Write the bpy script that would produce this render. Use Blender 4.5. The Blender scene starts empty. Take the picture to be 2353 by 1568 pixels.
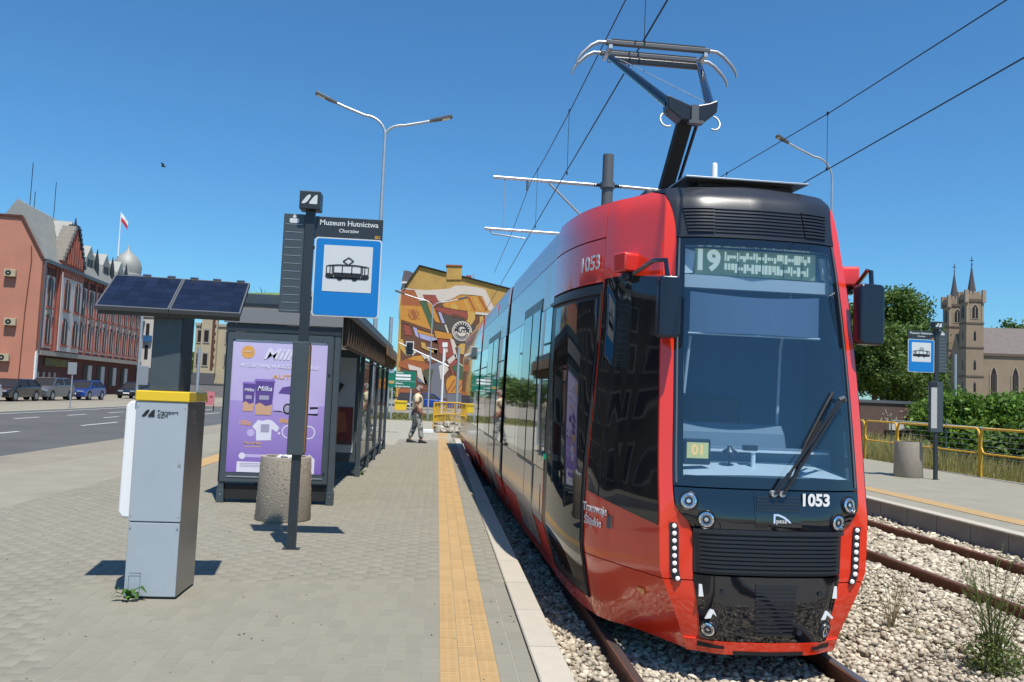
import bpy, bmesh, math, random
import numpy as np
from mathutils import Vector, Matrix, Euler
R = math.radians
PI = math.pi
random.seed(7)
RNG = np.random.default_rng(7)
SC = bpy.context.scene
COL = SC.collection

# ------------------------------------------------------------------ camera
cam_d = bpy.data.cameras.new('camera')
cam_d.sensor_width = 36.0
cam_d.lens = 36.0 * 1900.0 / 2353.0
cam_d.clip_start = 0.1
cam_d.clip_end = 4000
cam = bpy.data.objects.new('camera', cam_d)
COL.objects.link(cam)
_p, _y, _r = R(3.7617), R(-4.9674), R(2.36)
cam.matrix_world = (Matrix.Translation((0, 0, 1.55)) @ Matrix.Rotation(_y, 4, 'Z') @ Matrix.Rotation(PI / 2 + _p, 4, 'X')
                    @ Matrix.Rotation(_r, 4, 'Z'))
SC.camera = cam

# ------------------------------------------------------------------ light
SUN_DIR = Vector((0.135, -0.42, 1.0)).normalized()      # towards the sun
world = bpy.data.worlds.new('World')
SC.world = world
world.use_nodes = True
wn = world.node_tree
wn.nodes.clear()
sky = wn.nodes.new('ShaderNodeTexSky')
sky.sky_type = 'NISHITA'
sky.sun_disc = False
sky.sun_elevation = math.asin(SUN_DIR.z)
sky.sun_rotation = math.atan2(SUN_DIR.x, SUN_DIR.y)
sky.altitude = 280
sky.air_density = 1.15
sky.dust_density = 0.35
sky.ozone_density = 3.0
bg = wn.nodes.new('ShaderNodeBackground')
bg.inputs['Strength'].default_value = 0.107
wo = wn.nodes.new('ShaderNodeOutputWorld')
tint = wn.nodes.new('ShaderNodeVectorMath')       # clear deep-blue June sky
tint.operation = 'MULTIPLY'
tint.inputs[1].default_value = (0.45, 0.86, 1.13)
wn.links.new(sky.outputs[0], tint.inputs[0])
wn.links.new(tint.outputs[0], bg.inputs['Color'])
wn.links.new(bg.outputs[0], wo.inputs['Surface'])
sun_d = bpy.data.lights.new('sun', 'SUN')
sun_d.energy = 5.0
sun_d.angle = R(0.53)
sun_d.color = (1.0, 0.955, 0.88)
sun = bpy.data.objects.new('sun', sun_d)
sun.rotation_euler = SUN_DIR.to_track_quat('Z', 'Y').to_euler()
sun.location = (0, -5, 30)
COL.objects.link(sun)
SC.view_settings.view_transform = 'Standard'
SC.view_settings.look = 'None'
SC.view_settings.gamma = 1.0
SC.view_settings.use_curve_mapping = False
SC.view_settings.exposure = 0.22
SC.cycles.max_bounces = 7
SC.cycles.transparent_max_bounces = 12
SC.cycles.caustics_reflective = False
SC.cycles.caustics_refractive = False

# ------------------------------------------------------------------ materials
def _new(name):
    m = bpy.data.materials.new(name)
    m.use_nodes = True
    nt = m.node_tree
    return m, nt, nt.nodes['Principled BSDF'], nt.links

def mat(name, col, rough=0.5, metal=0.0, coat=0.0, spec=0.5, vary=0.0, vscale=3.0, bump=0.0, bscale=40.0, isl=0.0, hue=None, emit=None, estr=0.0,
        trans=0.0, dirt=0.0, dcol=(0.12, 0.10, 0.08), dscale=1.2, coat_rough=0.03, ior=1.5):
    m, nt, b, L = _new(name)
    c = (*col, 1.0)
    b.inputs['Base Color'].default_value = c
    b.inputs['Roughness'].default_value = rough
    b.inputs['Metallic'].default_value = metal
    b.inputs['Coat Weight'].default_value = coat
    b.inputs['Coat Roughness'].default_value = coat_rough
    b.inputs['Specular IOR Level'].default_value = spec
    b.inputs['IOR'].default_value = ior
    if emit:
        b.inputs['Emission Color'].default_value = (*emit, 1)
        b.inputs['Emission Strength'].default_value = estr
    if vary or bump or isl or dirt:
        tc = nt.nodes.new('ShaderNodeTexCoord')
        out = None
        if vary:
            n = nt.nodes.new('ShaderNodeTexNoise'); n.inputs['Scale'].default_value = vscale
            n.inputs['Detail'].default_value = 6; n.inputs['Roughness'].default_value = 0.65
            L.new(tc.outputs['Object'], n.inputs['Vector'])
            mr = nt.nodes.new('ShaderNodeMapRange')
            mr.inputs['From Min'].default_value = 0.25; mr.inputs['From Max'].default_value = 0.75
            mr.inputs['To Min'].default_value = 1 - vary; mr.inputs['To Max'].default_value = 1 + vary
            L.new(n.outputs['Fac'], mr.inputs['Value'])
            out = mr.outputs[0]
        if isl:
            g = nt.nodes.new('ShaderNodeNewGeometry')
            oi = nt.nodes.new('ShaderNodeObjectInfo')
            ad = nt.nodes.new('ShaderNodeMath'); ad.operation = 'ADD'
            L.new(g.outputs['Random Per Island'], ad.inputs[0]); L.new(oi.outputs['Random'], ad.inputs[1])
            fr = nt.nodes.new('ShaderNodeMath'); fr.operation = 'FRACT'; L.new(ad.outputs[0], fr.inputs[0])
            mr = nt.nodes.new('ShaderNodeMapRange')
            mr.inputs['To Min'].default_value = 1 - isl; mr.inputs['To Max'].default_value = 1 + isl
            L.new(fr.outputs[0], mr.inputs['Value'])
            if out:
                mu = nt.nodes.new('ShaderNodeMath'); mu.operation = 'MULTIPLY'
                L.new(out, mu.inputs[0]); L.new(mr.outputs[0], mu.inputs[1]); out = mu.outputs[0]
            else:
                out = mr.outputs[0]
        colsock = None
        if out:
            vm = nt.nodes.new('ShaderNodeVectorMath'); vm.operation = 'SCALE'
            vm.inputs[0].default_value = col
            L.new(out, vm.inputs['Scale'])
            colsock = vm.outputs[0]
            if hue:     # every piece leans towards a second tone by its own amount
                wn_ = nt.nodes.new('ShaderNodeTexWhiteNoise'); wn_.noise_dimensions = '1D'
                g2 = nt.nodes.new('ShaderNodeNewGeometry'); L.new(g2.outputs['Random Per Island'], wn_.inputs['W'])
                hp = nt.nodes.new('ShaderNodeMath'); hp.operation = 'POWER'; hp.inputs[1].default_value = 2.0; L.new(wn_.outputs['Value'], hp.inputs[0])
                hm = nt.nodes.new('ShaderNodeMix'); hm.data_type = 'RGBA'; hm.inputs['B'].default_value = (*hue, 1)
                L.new(colsock, hm.inputs['A']); L.new(hp.outputs[0], hm.inputs['Factor']); colsock = hm.outputs['Result']
        if dirt:
            n2 = nt.nodes.new('ShaderNodeTexNoise'); n2.inputs['Scale'].default_value = dscale
            n2.inputs['Detail'].default_value = 8; n2.inputs['Roughness'].default_value = 0.7
            L.new(tc.outputs['Object'], n2.inputs['Vector'])
            rp = nt.nodes.new('ShaderNodeMapRange'); rp.inputs['From Min'].default_value = 0.52; rp.inputs['From Max'].default_value = 0.72
            rp.inputs['To Max'].default_value = dirt
            L.new(n2.outputs['Fac'], rp.inputs['Value'])
            mx = nt.nodes.new('ShaderNodeMix'); mx.data_type = 'RGBA'
            mx.inputs['A'].default_value = c; mx.inputs['B'].default_value = (*dcol, 1)
            if colsock: L.new(colsock, mx.inputs['A'])
            L.new(rp.outputs[0], mx.inputs['Factor'])
            colsock = mx.outputs['Result']
        if colsock: L.new(colsock, b.inputs['Base Color'])
        if bump:
            n3 = nt.nodes.new('ShaderNodeTexNoise'); n3.inputs['Scale'].default_value = bscale
            n3.inputs['Detail'].default_value = 4
            L.new(tc.outputs['Object'], n3.inputs['Vector'])
            bp = nt.nodes.new('ShaderNodeBump'); bp.inputs['Strength'].default_value = bump
            bp.inputs['Distance'].default_value = 0.02
            L.new(n3.outputs['Fac'], bp.inputs['Height']); L.new(bp.outputs[0], b.inputs['Normal'])
    return m

def glass(name, tint=(0.8, 0.85, 0.85), ior=1.5, boost=1.0, body=None, bodyfac=0.0):
    """thin architectural glass: tinted transparency with a Fresnel reflection"""
    m = bpy.data.materials.new(name); m.use_nodes = True
    nt = m.node_tree; nt.nodes.clear(); L = nt.links
    o = nt.nodes.new('ShaderNodeOutputMaterial'); mx = nt.nodes.new('ShaderNodeMixShader')
    t = nt.nodes.new('ShaderNodeBsdfTransparent'); t.inputs[0].default_value = (*tint, 1)
    g = nt.nodes.new('ShaderNodeBsdfGlossy'); g.inputs['Roughness'].default_value = 0.01
    f = nt.nodes.new('ShaderNodeFresnel'); f.inputs['IOR'].default_value = ior
    mu = nt.nodes.new('ShaderNodeMath'); mu.operation = 'MULTIPLY'; mu.use_clamp = True; mu.inputs[1].default_value = boost
    ge = nt.nodes.new('ShaderNodeNewGeometry'); io = nt.nodes.new('ShaderNodeMapRange')     # same reflectance from both sides
    io.inputs['To Min'].default_value = ior; io.inputs['To Max'].default_value = 1 / ior
    L.new(ge.outputs['Backfacing'], io.inputs['Value']); L.new(io.outputs[0], f.inputs['IOR'])
    L.new(f.outputs[0], mu.inputs[0]); L.new(mu.outputs[0], mx.inputs[0])
    L.new(t.outputs[0], mx.inputs[1]); L.new(g.outputs[0], mx.inputs[2]); L.new(mx.outputs[0], o.inputs['Surface'])
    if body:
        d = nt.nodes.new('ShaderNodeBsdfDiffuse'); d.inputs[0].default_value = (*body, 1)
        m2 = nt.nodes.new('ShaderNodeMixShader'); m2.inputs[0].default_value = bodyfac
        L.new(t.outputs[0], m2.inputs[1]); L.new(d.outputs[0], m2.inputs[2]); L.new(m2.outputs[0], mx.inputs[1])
    return m

def leafmat(name, col, isl=0.4, trans=0.35, hue=None):
    m, nt, b, L = _new(name)
    g = nt.nodes.new('ShaderNodeNewGeometry')
    mr = nt.nodes.new('ShaderNodeMapRange'); mr.inputs['To Min'].default_value = 1 - isl; mr.inputs['To Max'].default_value = 1 + isl
    L.new(g.outputs['Random Per Island'], mr.inputs['Value'])
    vm = nt.nodes.new('ShaderNodeVectorMath'); vm.operation = 'SCALE'; vm.inputs[0].default_value = col
    L.new(mr.outputs[0], vm.inputs['Scale'])
    src = vm.outputs[0]
    if hue:
        wn_ = nt.nodes.new('ShaderNodeTexWhiteNoise'); wn_.noise_dimensions = '1D'
        L.new(g.outputs['Random Per Island'], wn_.inputs['W'])
        mx = nt.nodes.new('ShaderNodeMix'); mx.data_type = 'RGBA'
        mx.inputs['B'].default_value = (*hue, 1)
        L.new(src, mx.inputs['A']); L.new(wn_.outputs['Value'], mx.inputs['Factor']); src = mx.outputs['Result']
    L.new(src, b.inputs['Base Color'])
    b.inputs['Roughness'].default_value = 0.55
    b.inputs['Specular IOR Level'].default_value = 0.35
    tr = nt.nodes.new('ShaderNodeBsdfTranslucent'); L.new(src, tr.inputs[0])
    ms = nt.nodes.new('ShaderNodeMixShader'); ms.inputs[0].default_value = trans
    o = [n for n in nt.nodes if n.type == 'OUTPUT_MATERIAL'][0]
    L.new(b.outputs[0], ms.inputs[1]); L.new(tr.outputs[0], ms.inputs[2]); L.new(ms.outputs[0], o.inputs['Surface'])
    return m

M = {}
M['red'] = mat('red_paint', (0.80, 0.042, 0.014), 0.22, coat=1.0, spec=0.5)
M['red_lo'] = mat('red_paint_low', (0.80, 0.045, 0.020), 0.35, coat=0.12, spec=0.3, dirt=0.12, dcol=(0.25, 0.06, 0.04), dscale=2.5)
M['silver'] = mat('silver_paint', (0.50, 0.49, 0.51), 0.25, metal=0.35, coat=0.55, coat_rough=0.05, bump=0.02, bscale=1.5)
M['black_gloss'] = mat('black_gloss', (0.006, 0.008, 0.012), 0.05, coat=1.0, spec=0.6)
M['black_satin'] = mat('black_satin', (0.020, 0.023, 0.030), 0.32, spec=0.5, bump=0.05, bscale=300)
M['black_matt'] = mat('black_matt', (0.014, 0.014, 0.015), 0.7)
M['dark_glass'] = mat('dark_glass', (0.010, 0.012, 0.014), 0.02, coat=1.0, spec=0.8, ior=1.6)
M['door_glass'] = mat('door_dark_glass', (0.012, 0.013, 0.015), 0.03, spec=0.5, coat=0.45)
M['rubber'] = mat('rubber', (0.02, 0.02, 0.02), 0.8)
M['steel'] = mat('bright_steel', (0.62, 0.62, 0.62), 0.28, metal=1.0)
M['alu'] = mat('aluminium', (0.40, 0.42, 0.44), 0.45, metal=0.85)
M['zinc'] = mat('zinc_steel', (0.50, 0.52, 0.54), 0.45, metal=0.7, vary=0.12, vscale=6)
M['white'] = mat('white_paint', (0.80, 0.80, 0.79), 0.35)
M['whiteflat'] = mat('white_print', (0.78, 0.78, 0.77), 0.5)
M['anthracite'] = mat('anthracite_steel', (0.026, 0.034, 0.042), 0.42, spec=0.5, vary=0.1, vscale=8)
M['slate'] = mat('slate_steel', (0.058, 0.074, 0.086), 0.42, spec=0.5, vary=0.1, vscale=8)
M['greypost'] = mat('grey_post', (0.10, 0.105, 0.115), 0.5)
M['lamp_lens'] = mat('lamp_lens', (0.75, 0.78, 0.8), 0.06, metal=0.7, coat=1.0)
M['lamp_chrome'] = mat('lamp_chrome', (0.85, 0.86, 0.88), 0.12, metal=1.0)
M['led'] = mat('led_bulb', (0.85, 0.85, 0.83), 0.15, coat=1.0, emit=(1, 0.98, 0.92), estr=0.25)

# ------------------------------------------------------------------ object helpers
def tag(o, label=None, cat=None, group=None, kind=None):
    if label: o['label'] = label
    if cat: o['category'] = cat
    if group: o['group'] = group
    if kind: o['kind'] = kind
    return o

def thing(name, label, cat, loc=(0, 0, 0), rz=0.0, group=None):
    o = bpy.data.objects.new(name, None)
    o.empty_display_size = 0.2
    COL.objects.link(o)
    o.location = loc
    o.rotation_euler = (0, 0, rz)
    return tag(o, label, cat, group)

def link(name, me, parent=None):
    o = bpy.data.objects.new(name, me)
    COL.objects.link(o)
    if parent is not None: o.parent = parent
    return o

def copy_tree(src, loc, rz=None, label=None, group=None, parent=None, scale=None):
    c = src.copy(); COL.objects.link(c)
    if parent is not None: c.parent = parent
    else:
        c.location = loc
        if rz is not None: c.rotation_euler = (0, 0, rz)
        if scale is not None: c.scale = scale
    if label: c['label'] = label
    if group: c['group'] = group
    for ch in src.children: copy_tree(ch, None, parent=c)
    return c

def npmesh(name, verts, faces, m=None, smooth=False):
    """verts (n,3) array, faces (k,3|4) int array"""
    verts = np.asarray(verts, np.float32); faces = np.asarray(faces, np.int32)
    k, w = faces.shape
    me = bpy.data.meshes.new(name)
    me.vertices.add(len(verts)); me.vertices.foreach_set('co', verts.ravel())
    me.loops.add(k * w); me.loops.foreach_set('vertex_index', faces.ravel())
    me.polygons.add(k); me.polygons.foreach_set('loop_start', np.arange(0, k * w, w, dtype=np.int32))
    if smooth: me.polygons.foreach_set('use_smooth', np.ones(k, bool))
    if m: me.materials.append(m)
    me.update(calc_edges=True)
    return me

class MB:
    def __init__(s): s.v = []; s.f = []
    def add(s, vs, fs):
        b = len(s.v); s.v += [tuple(p) for p in vs]; s.f += [tuple(b + i for i in f) for f in fs]; return s
    def box(s, x0, x1, y0, y1, z0, z1, mtx=None):
        vs = [(x0, y0, z0), (x1, y0, z0), (x1, y1, z0), (x0, y1, z0), (x0, y0, z1), (x1, y0, z1), (x1, y1, z1), (x0, y1, z1)]
        if mtx is not None: vs = [tuple(mtx @ Vector(p)) for p in vs]
        return s.add(vs, [(0, 3, 2, 1), (4, 5, 6, 7), (0, 1, 5, 4), (1, 2, 6, 5), (2, 3, 7, 6), (3, 0, 4, 7)])
    def cbox(s, cx, cy, cz, sx, sy, sz, rot=None):
        m = Matrix.Translation((cx, cy, cz))
        if rot is not None: m = m @ Euler(rot).to_matrix().to_4x4()
        return s.box(-sx / 2, sx / 2, -sy / 2, sy / 2, -sz / 2, sz / 2, m)
    def prism(s, poly, a, b, axis='z'):
        """extrude a 2-D polygon between a and b along axis; poly in (x,y) / (x,z) / (y,z)"""
        n = len(poly)
        def P(p, t):
            return (p[0], p[1], t) if axis == 'z' else ((p[0], t, p[1]) if axis == 'y' else (t, p[0], p[1]))
        vs = [P(p, a) for p in poly] + [P(p, b) for p in poly]
        fs = [tuple(range(n))[::-1], tuple(range(n, 2 * n))] + [(i, (i + 1) % n, n + (i + 1) % n, n + i) for i in range(n)]
        return s.add(vs, fs)
    def tube(s, pts, r, n=8, caps=True):
        pts = [Vector(p) for p in pts]
        rs = r if isinstance(r, (list, tuple)) else [r] * len(pts)
        rings = []
        d0 = (pts[1] - pts[0]).normalized()
        ref = Vector((0, 0, 1)) if abs(d0.z) < 0.9 else Vector((1, 0, 0))
        x = d0.cross(ref).normalized()
        for i, p in enumerate(pts):
            d = (pts[min(i + 1, len(pts) - 1)] - pts[max(i - 1, 0)]).normalized()
            x = (x - d * x.dot(d)).normalized()
            y = d.cross(x)
            rings.append([p + (x * math.cos(2 * PI * k / n) + y * math.sin(2 * PI * k / n)) * rs[i] for k in range(n)])
        vs = [q for rg in rings for q in rg]; fs = []
        for i in range(len(pts) - 1):
            for k in range(n):
                a = i * n + k; b = i * n + (k + 1) % n
                fs.append((a, b, b + n, a + n))
        if caps: fs += [tuple(range(n))[::-1], tuple(range((len(pts) - 1) * n, len(pts) * n))]
        return s.add(vs, fs)
    def bar(s, p, q, w, h=None, up=(0, 0, 1)):
        """rectangular bar from p to q"""
        h = h or w
        p, q = Vector(p), Vector(q); d = (q - p).normalized(); u = Vector(up)
        if abs(d.dot(u)) > 0.98: u = Vector((0, 1, 0))
        x = d.cross(u).normalized(); y = x.cross(d)
        vs = [e + x * a * w / 2 + y * b * h / 2 for e in (p, q) for a, b in ((-1, -1), (1, -1), (1, 1), (-1, 1))]
        return s.add(vs, [(0, 1, 2, 3)[::-1], (4, 5, 6, 7), (0, 1, 5, 4), (1, 2, 6, 5), (2, 3, 7, 6), (3, 0, 4, 7)][::1])
    def lathe(s, prof, c=(0, 0, 0), n=24, axis='z', cap=True):
        """profile [(r, t)] turned about an axis through c"""
        vs = []; fs = []
        for r, t in prof:
            for k in range(n):
                a = 2 * PI * k / n; x, y = r * math.cos(a), r * math.sin(a)
                vs.append((c[0] + x, c[1] + y, c[2] + t) if axis == 'z' else ((c[0] + x, c[1] + t, c[2] + y) if axis == 'y' else (c[0] + t, c[1] + x, c[2] + y)))
        for i in range(len(prof) - 1):
            for k in range(n):
                a = i * n + k; b = i * n + (k + 1) % n
                fs.append((a, b, b + n, a + n))
        if cap: fs += [tuple(range(n))[::-1], tuple(range((len(prof) - 1) * n, len(prof) * n))]
        return s.add(vs, fs)
    def disc(s, c, r, n=20, axis='y', r0=0.0, d=0.0):
        vs = []; fs = []
        for k in range(n):
            a = 2 * PI * k / n
            for rr in (r0, r):
                x, y = rr * math.cos(a), rr * math.sin(a)
                vs.append((c[0] + x, c[1], c[2] + y) if axis == 'y' else ((c[0] + x, c[1] + y, c[2]) if axis == 'z' else (c[0], c[1] + x, c[2] + y)))
        if r0 > 0:
            fs = [(2 * k, 2 * k + 1, (2 * k + 3) % (2 * n), (2 * k + 2) % (2 * n)) for k in range(n)]
        else:
            vs = vs[1::2]; fs = [tuple(range(n))]
        return s.add(vs, fs)
    def quad(s, a, b, c, d): return s.add([a, b, c, d], [(0, 1, 2, 3)])
    def poly(s, pts): return s.add(pts, [tuple(range(len(pts)))])
    def grid(s, fn, na, nb):
        vs = [fn(i / na, j / nb) for i in range(na + 1) for j in range(nb + 1)]
        fs = [(i * (nb + 1) + j, (i + 1) * (nb + 1) + j, (i + 1) * (nb + 1) + j + 1, i * (nb + 1) + j + 1) for i in range(na) for j in range(nb)]
        return s.add(vs, fs)
    def mesh(s, name, m, smooth=None, fix=True):
        me = bpy.data.meshes.new(name)
        me.from_pydata([tuple(p) for p in s.v], [], s.f)
        if fix:
            bm = bmesh.new(); bm.from_mesh(me); bmesh.ops.recalc_face_normals(bm, faces=bm.faces); bm.to_mesh(me); bm.free()
        if m: me.materials.append(m)
        if smooth:
            me.polygons.foreach_set('use_smooth', np.ones(len(me.polygons), bool))
            me.set_sharp_from_angle(angle=R(smooth))
        me.update()
        return me
    def build(s, name, m, parent=None, smooth=None, bevel=0.0, label=None, fix=True, seg=2):
        o = link(name, s.mesh(name, m, smooth, fix), parent)
        if bevel:
            md = o.modifiers.new('bevel', 'BEVEL'); md.width = bevel; md.segments = seg; md.limit_method = 'ANGLE'; md.angle_limit = R(35)
            md.harden_normals = False
        if label: o['label'] = label
        return o

def text(name, body, size, loc, rot, m, parent=None, align='CENTER', ext=0.0015, bold=0.0, sx=1.0, shear=0.0):
    cu = bpy.data.curves.new(name, 'FONT')
    cu.body = body; cu.size = size; cu.align_x = align; cu.align_y = 'CENTER'
    cu.extrude = ext; cu.offset = bold; cu.resolution_u = 3; cu.shear = shear
    cu.materials.append(m)
    o = bpy.data.objects.new(name, cu); COL.objects.link(o)
    o.location = loc; o.rotation_euler = rot; o.scale = (sx, 1, 1)
    if parent is not None: o.parent = parent
    return o

FRONT = (PI / 2, 0, 0)          # text facing -Y
LEFTF = (PI / 2, 0, -PI / 2)    # text facing -X
RIGHTF = (PI / 2, 0, PI / 2)    # text facing +X

def rrect(x0, x1, z0, z1, r, n=4):
    pts = []
    for cx, cz, a0 in ((x1 - r, z0 + r, -90), (x1 - r, z1 - r, 0), (x0 + r, z1 - r, 90), (x0 + r, z0 + r, 180)):
        for k in range(n + 1):
            a = R(a0 + 90 * k / n); pts.append((cx + r * math.cos(a), cz + r * math.sin(a)))
    return pts

LOGO_A = [(0.0, 0.10), (0.30, 0.80), (0.42, 0.95), (0.53, 1.0), (0.57, 0.92), (0.55, 0.72), (0.36, 0.22), (0.20, 0.04), (0.06, 0.0)]
LOGO_B = [(0.50, 0.0), (0.50, 0.18), (0.74, 0.74), (0.86, 0.93), (1.0, 1.0), (1.0, 0.0)]

def leaves(n, pos_fn, size, name, m, aspect=0.5, up=0.35, fold=True):
    """many leaf faces: pos_fn(k) -> (k,3) positions. One quad per leaf, folded about its midrib."""
    P = pos_fn(n)
    n = len(P)
    nrm = RNG.normal(size=(n, 3)); nrm[:, 2] += up * 2.0
    nrm /= np.linalg.norm(nrm, axis=1)[:, None]
    t = RNG.normal(size=(n, 3)); t -= nrm * np.sum(t * nrm, 1)[:, None]; t /= np.linalg.norm(t, axis=1)[:, None]
    b = np.cross(nrm, t)
    s = size * RNG.uniform(0.55, 1.25, n)[:, None]
    v0 = P - t * s; v1 = P + b * s * aspect + nrm * s * 0.18; v2 = P + t * s; v3 = P - b * s * aspect + nrm * s * 0.18
    V = np.stack([v0, v1, v2, v3], 1).reshape(-1, 3)
    F = np.arange(n * 4).reshape(n, 4)
    return npmesh(name, V, F, m)

def blades(base, h, lean, w, name, m, colpow=None):
    """grass blades: base (n,3), h (n,), two segments, tapering"""
    n = len(base)
    a = RNG.uniform(0, 2 * PI, n)
    d = np.stack([np.cos(a), np.sin(a), np.zeros(n)], 1)
    side = np.stack([-np.sin(a + 0.7), np.cos(a + 0.7), np.zeros(n)], 1) * (w / 2)
    hh = h[:, None]; up = np.array([[0, 0, 1.0]])
    mid = base + up * hh * 0.55 + d * hh * lean * 0.3
    tip = base + up * hh * 0.97 + d * hh * lean
    V = np.stack([base - side, base + side, mid + side * 0.7, mid - side * 0.7, tip], 1).reshape(-1, 3)
    i = np.arange(n)[:, None] * 5
    F = np.concatenate([i + np.array([[0, 1, 2]]), i + np.array([[0, 2, 3]]), i + np.array([[3, 2, 4]])], 0)
    return npmesh(name, V, F, m)

def ico():
    bm = bmesh.new(); bmesh.ops.create_icosphere(bm, subdivisions=1, radius=1.0)
    v = np.array([q.co[:] for q in bm.verts]); f = np.array([[q.index for q in p.verts] for p in bm.faces]); bm.free()
    return v, f
ICOV, ICOF = ico()
def stones(P, size, name, m, rough=0.24):
    """irregular stones at P (n,3) as one mesh"""
    n = len(P)
    S = size * RNG.uniform(0.55, 1.35, (n, 1)) * np.concatenate([RNG.uniform(0.75, 1.35, (n, 2)), RNG.uniform(0.45, 0.85, (n, 1))], 1)
    V = ICOV[None] * (1 + RNG.normal(0, rough, (n, 12, 1)))
    V = V * S[:, None, :]
    a = RNG.uniform(0, 2 * PI, n); t = RNG.normal(0, 0.35, n)
    c, s_ = np.cos(t)[:, None], np.sin(t)[:, None]
    x, y, z = V[..., 0], V[..., 1] * c - V[..., 2] * s_, V[..., 1] * s_ + V[..., 2] * c
    c, s_ = np.cos(a)[:, None], np.sin(a)[:, None]
    V = np.stack([x * c - y * s_, x * s_ + y * c, z], -1) + P[:, None, :]
    F = (ICOF[None] + (np.arange(n) * 12)[:, None, None]).reshape(-1, 3)
    return npmesh(name, V.reshape(-1, 3), F, m)
# ================================================================== SETTING: ground, road, platforms, track
M['earth'] = mat('dry_earth', (0.20, 0.165, 0.115), 0.95, vary=0.35, vscale=0.6, bump=0.4, bscale=6)
M['asphalt'] = mat('asphalt', (0.090, 0.089, 0.086), 0.85, vary=0.22, vscale=0.35, bump=0.3, bscale=120, dirt=0.35, dcol=(0.11, 0.108, 0.10), dscale=0.25)
M['oldasphalt'] = mat('pale_worn_asphalt', (0.245, 0.216, 0.165), 0.9, vary=0.16, vscale=0.7, bump=0.3, bscale=90, dirt=0.5, dcol=(0.15, 0.135, 0.11), dscale=0.5)
M['sidepave'] = mat('concrete_paving', (0.265, 0.242, 0.183), 0.85, vary=0.12, vscale=1.5)
M['paver'] = mat('grey_paver', (0.238, 0.219, 0.168), 0.82, vary=0.07, vscale=9, isl=0.05, bump=0.08, bscale=160, dirt=0.40, dcol=(0.175, 0.158, 0.122), dscale=.55)
M['joint'] = mat('joint_sand', (0.315, 0.29, 0.225), 0.95, vary=0.2, vscale=5)
M['tactile'] = mat('yellow_tactile', (0.42, 0.272, 0.118), 0.8, vary=0.12, vscale=7, isl=0.07, bump=0.15, bscale=160, dirt=0.3, dcol=(0.31, 0.215, 0.11), dscale=3)
M['kerb'] = mat('pale_kerb', (0.46, 0.41, 0.325), 0.8, vary=0.08, vscale=6, isl=0.05, bump=0.12, bscale=120, dirt=0.2, dcol=(0.30, 0.27, 0.23), dscale=4)
M['precast'] = mat('grey_precast', (0.27, 0.245, 0.225), 0.85, vary=0.1, vscale=3, isl=0.05, bump=0.2, bscale=60)
M['roadpaint'] = mat('road_paint', (0.55, 0.55, 0.53), 0.7, vary=0.15, vscale=4)
M['ballast'] = mat('ballast_stone', (0.54, 0.475, 0.365), 0.9, isl=0.36, hue=(0.27, 0.215, 0.15), vary=0.25, vscale=9)
M['ballastbed'] = mat('ballast_bed', (0.27, 0.24, 0.20), 0.95, vary=0.5, vscale=25, bump=1.0, bscale=18)
M['rail'] = mat('rusty_rail', (0.16, 0.062, 0.034), 0.75, vary=0.3, vscale=12)
M['railtop'] = mat('polished_rail', (0.23, 0.20, 0.19), 0.4, metal=0.8)
M['railrust'] = mat('rust_rail_head', (0.20, 0.085, 0.050), 0.6, metal=0.2)
M['sleeper'] = mat('concrete_sleeper', (0.24, 0.215, 0.18), 0.9, vary=0.2, vscale=6)
M['grassbase'] = mat('meadow_ground', (0.22, 0.19, 0.08), 0.95, vary=0.4, vscale=0.9, bump=0.6, bscale=9)
M['drygrass'] = leafmat('dry_grass', (0.46, 0.37, 0.17), 0.35, 0.35, hue=(0.19, 0.22, 0.05))
M['greengrass'] = leafmat('green_grass', (0.10, 0.13, 0.03), 0.35, 0.3, hue=(0.20, 0.19, 0.06))

def struct(name, mb, m, **kw):
    o = mb.build(name, m, **kw); o['kind'] = 'structure'; return o

g = MB()
g.quad((-1500, -300, -.45), (-6.4, -300, -.45), (-6.4, 1500, -.45), (-1500, 1500, -.45))
g.quad((-6.4, -300, -.45), (13.7, -300, -.45), (13.7, 1500, -.45), (-6.4, 1500, -.45))
g.quad((13.7, -300, -.45), (1500, -300, -.45), (1500, 1500, -.45), (13.7, 1500, -.45))
struct('ground', g, M['earth'])

# left: carriageway, worn asphalt strip, far kerb
road = MB().box(-18.4, -8.7, -60, 140, -.44, -.10)
struct('road', road, M['asphalt'])
apron = MB().box(-8.7, -6.9, -60, 60, -.44, -.092)
struct('road_shoulder', apron, M['oldasphalt'])
mk = MB()
for X, y0, L, gap, w in ((-12.2, 14.9, 3.2, 4.3, .13), (-15.9, 15.0, 1.9, 2.6, .13), (-14.0, 36.5, 1.6, 2.2, .12)):
    y = y0
    while y < 75:
        mk.box(X - w / 2, X + w / 2, y, y + L, -.0995, -.096); y += L + gap
for X in (-18.2,):
    mk.box(X - .06, X + .06, -20, 120, -.0995, -.096)
struct('road_markings', mk, M['roadpaint'])
struct('far_pavement', MB().box(-23.0, -18.4, -60, 140, -.44, -.04), M['sidepave'])
struct('far_kerb', MB().box(-18.55, -18.38, -60, 140, -.44, -.02), M['kerb'])
struct('parking_strip', MB().box(-34.5, -23.0, -60, 140, -.44, -.10), M['oldasphalt'])

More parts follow.
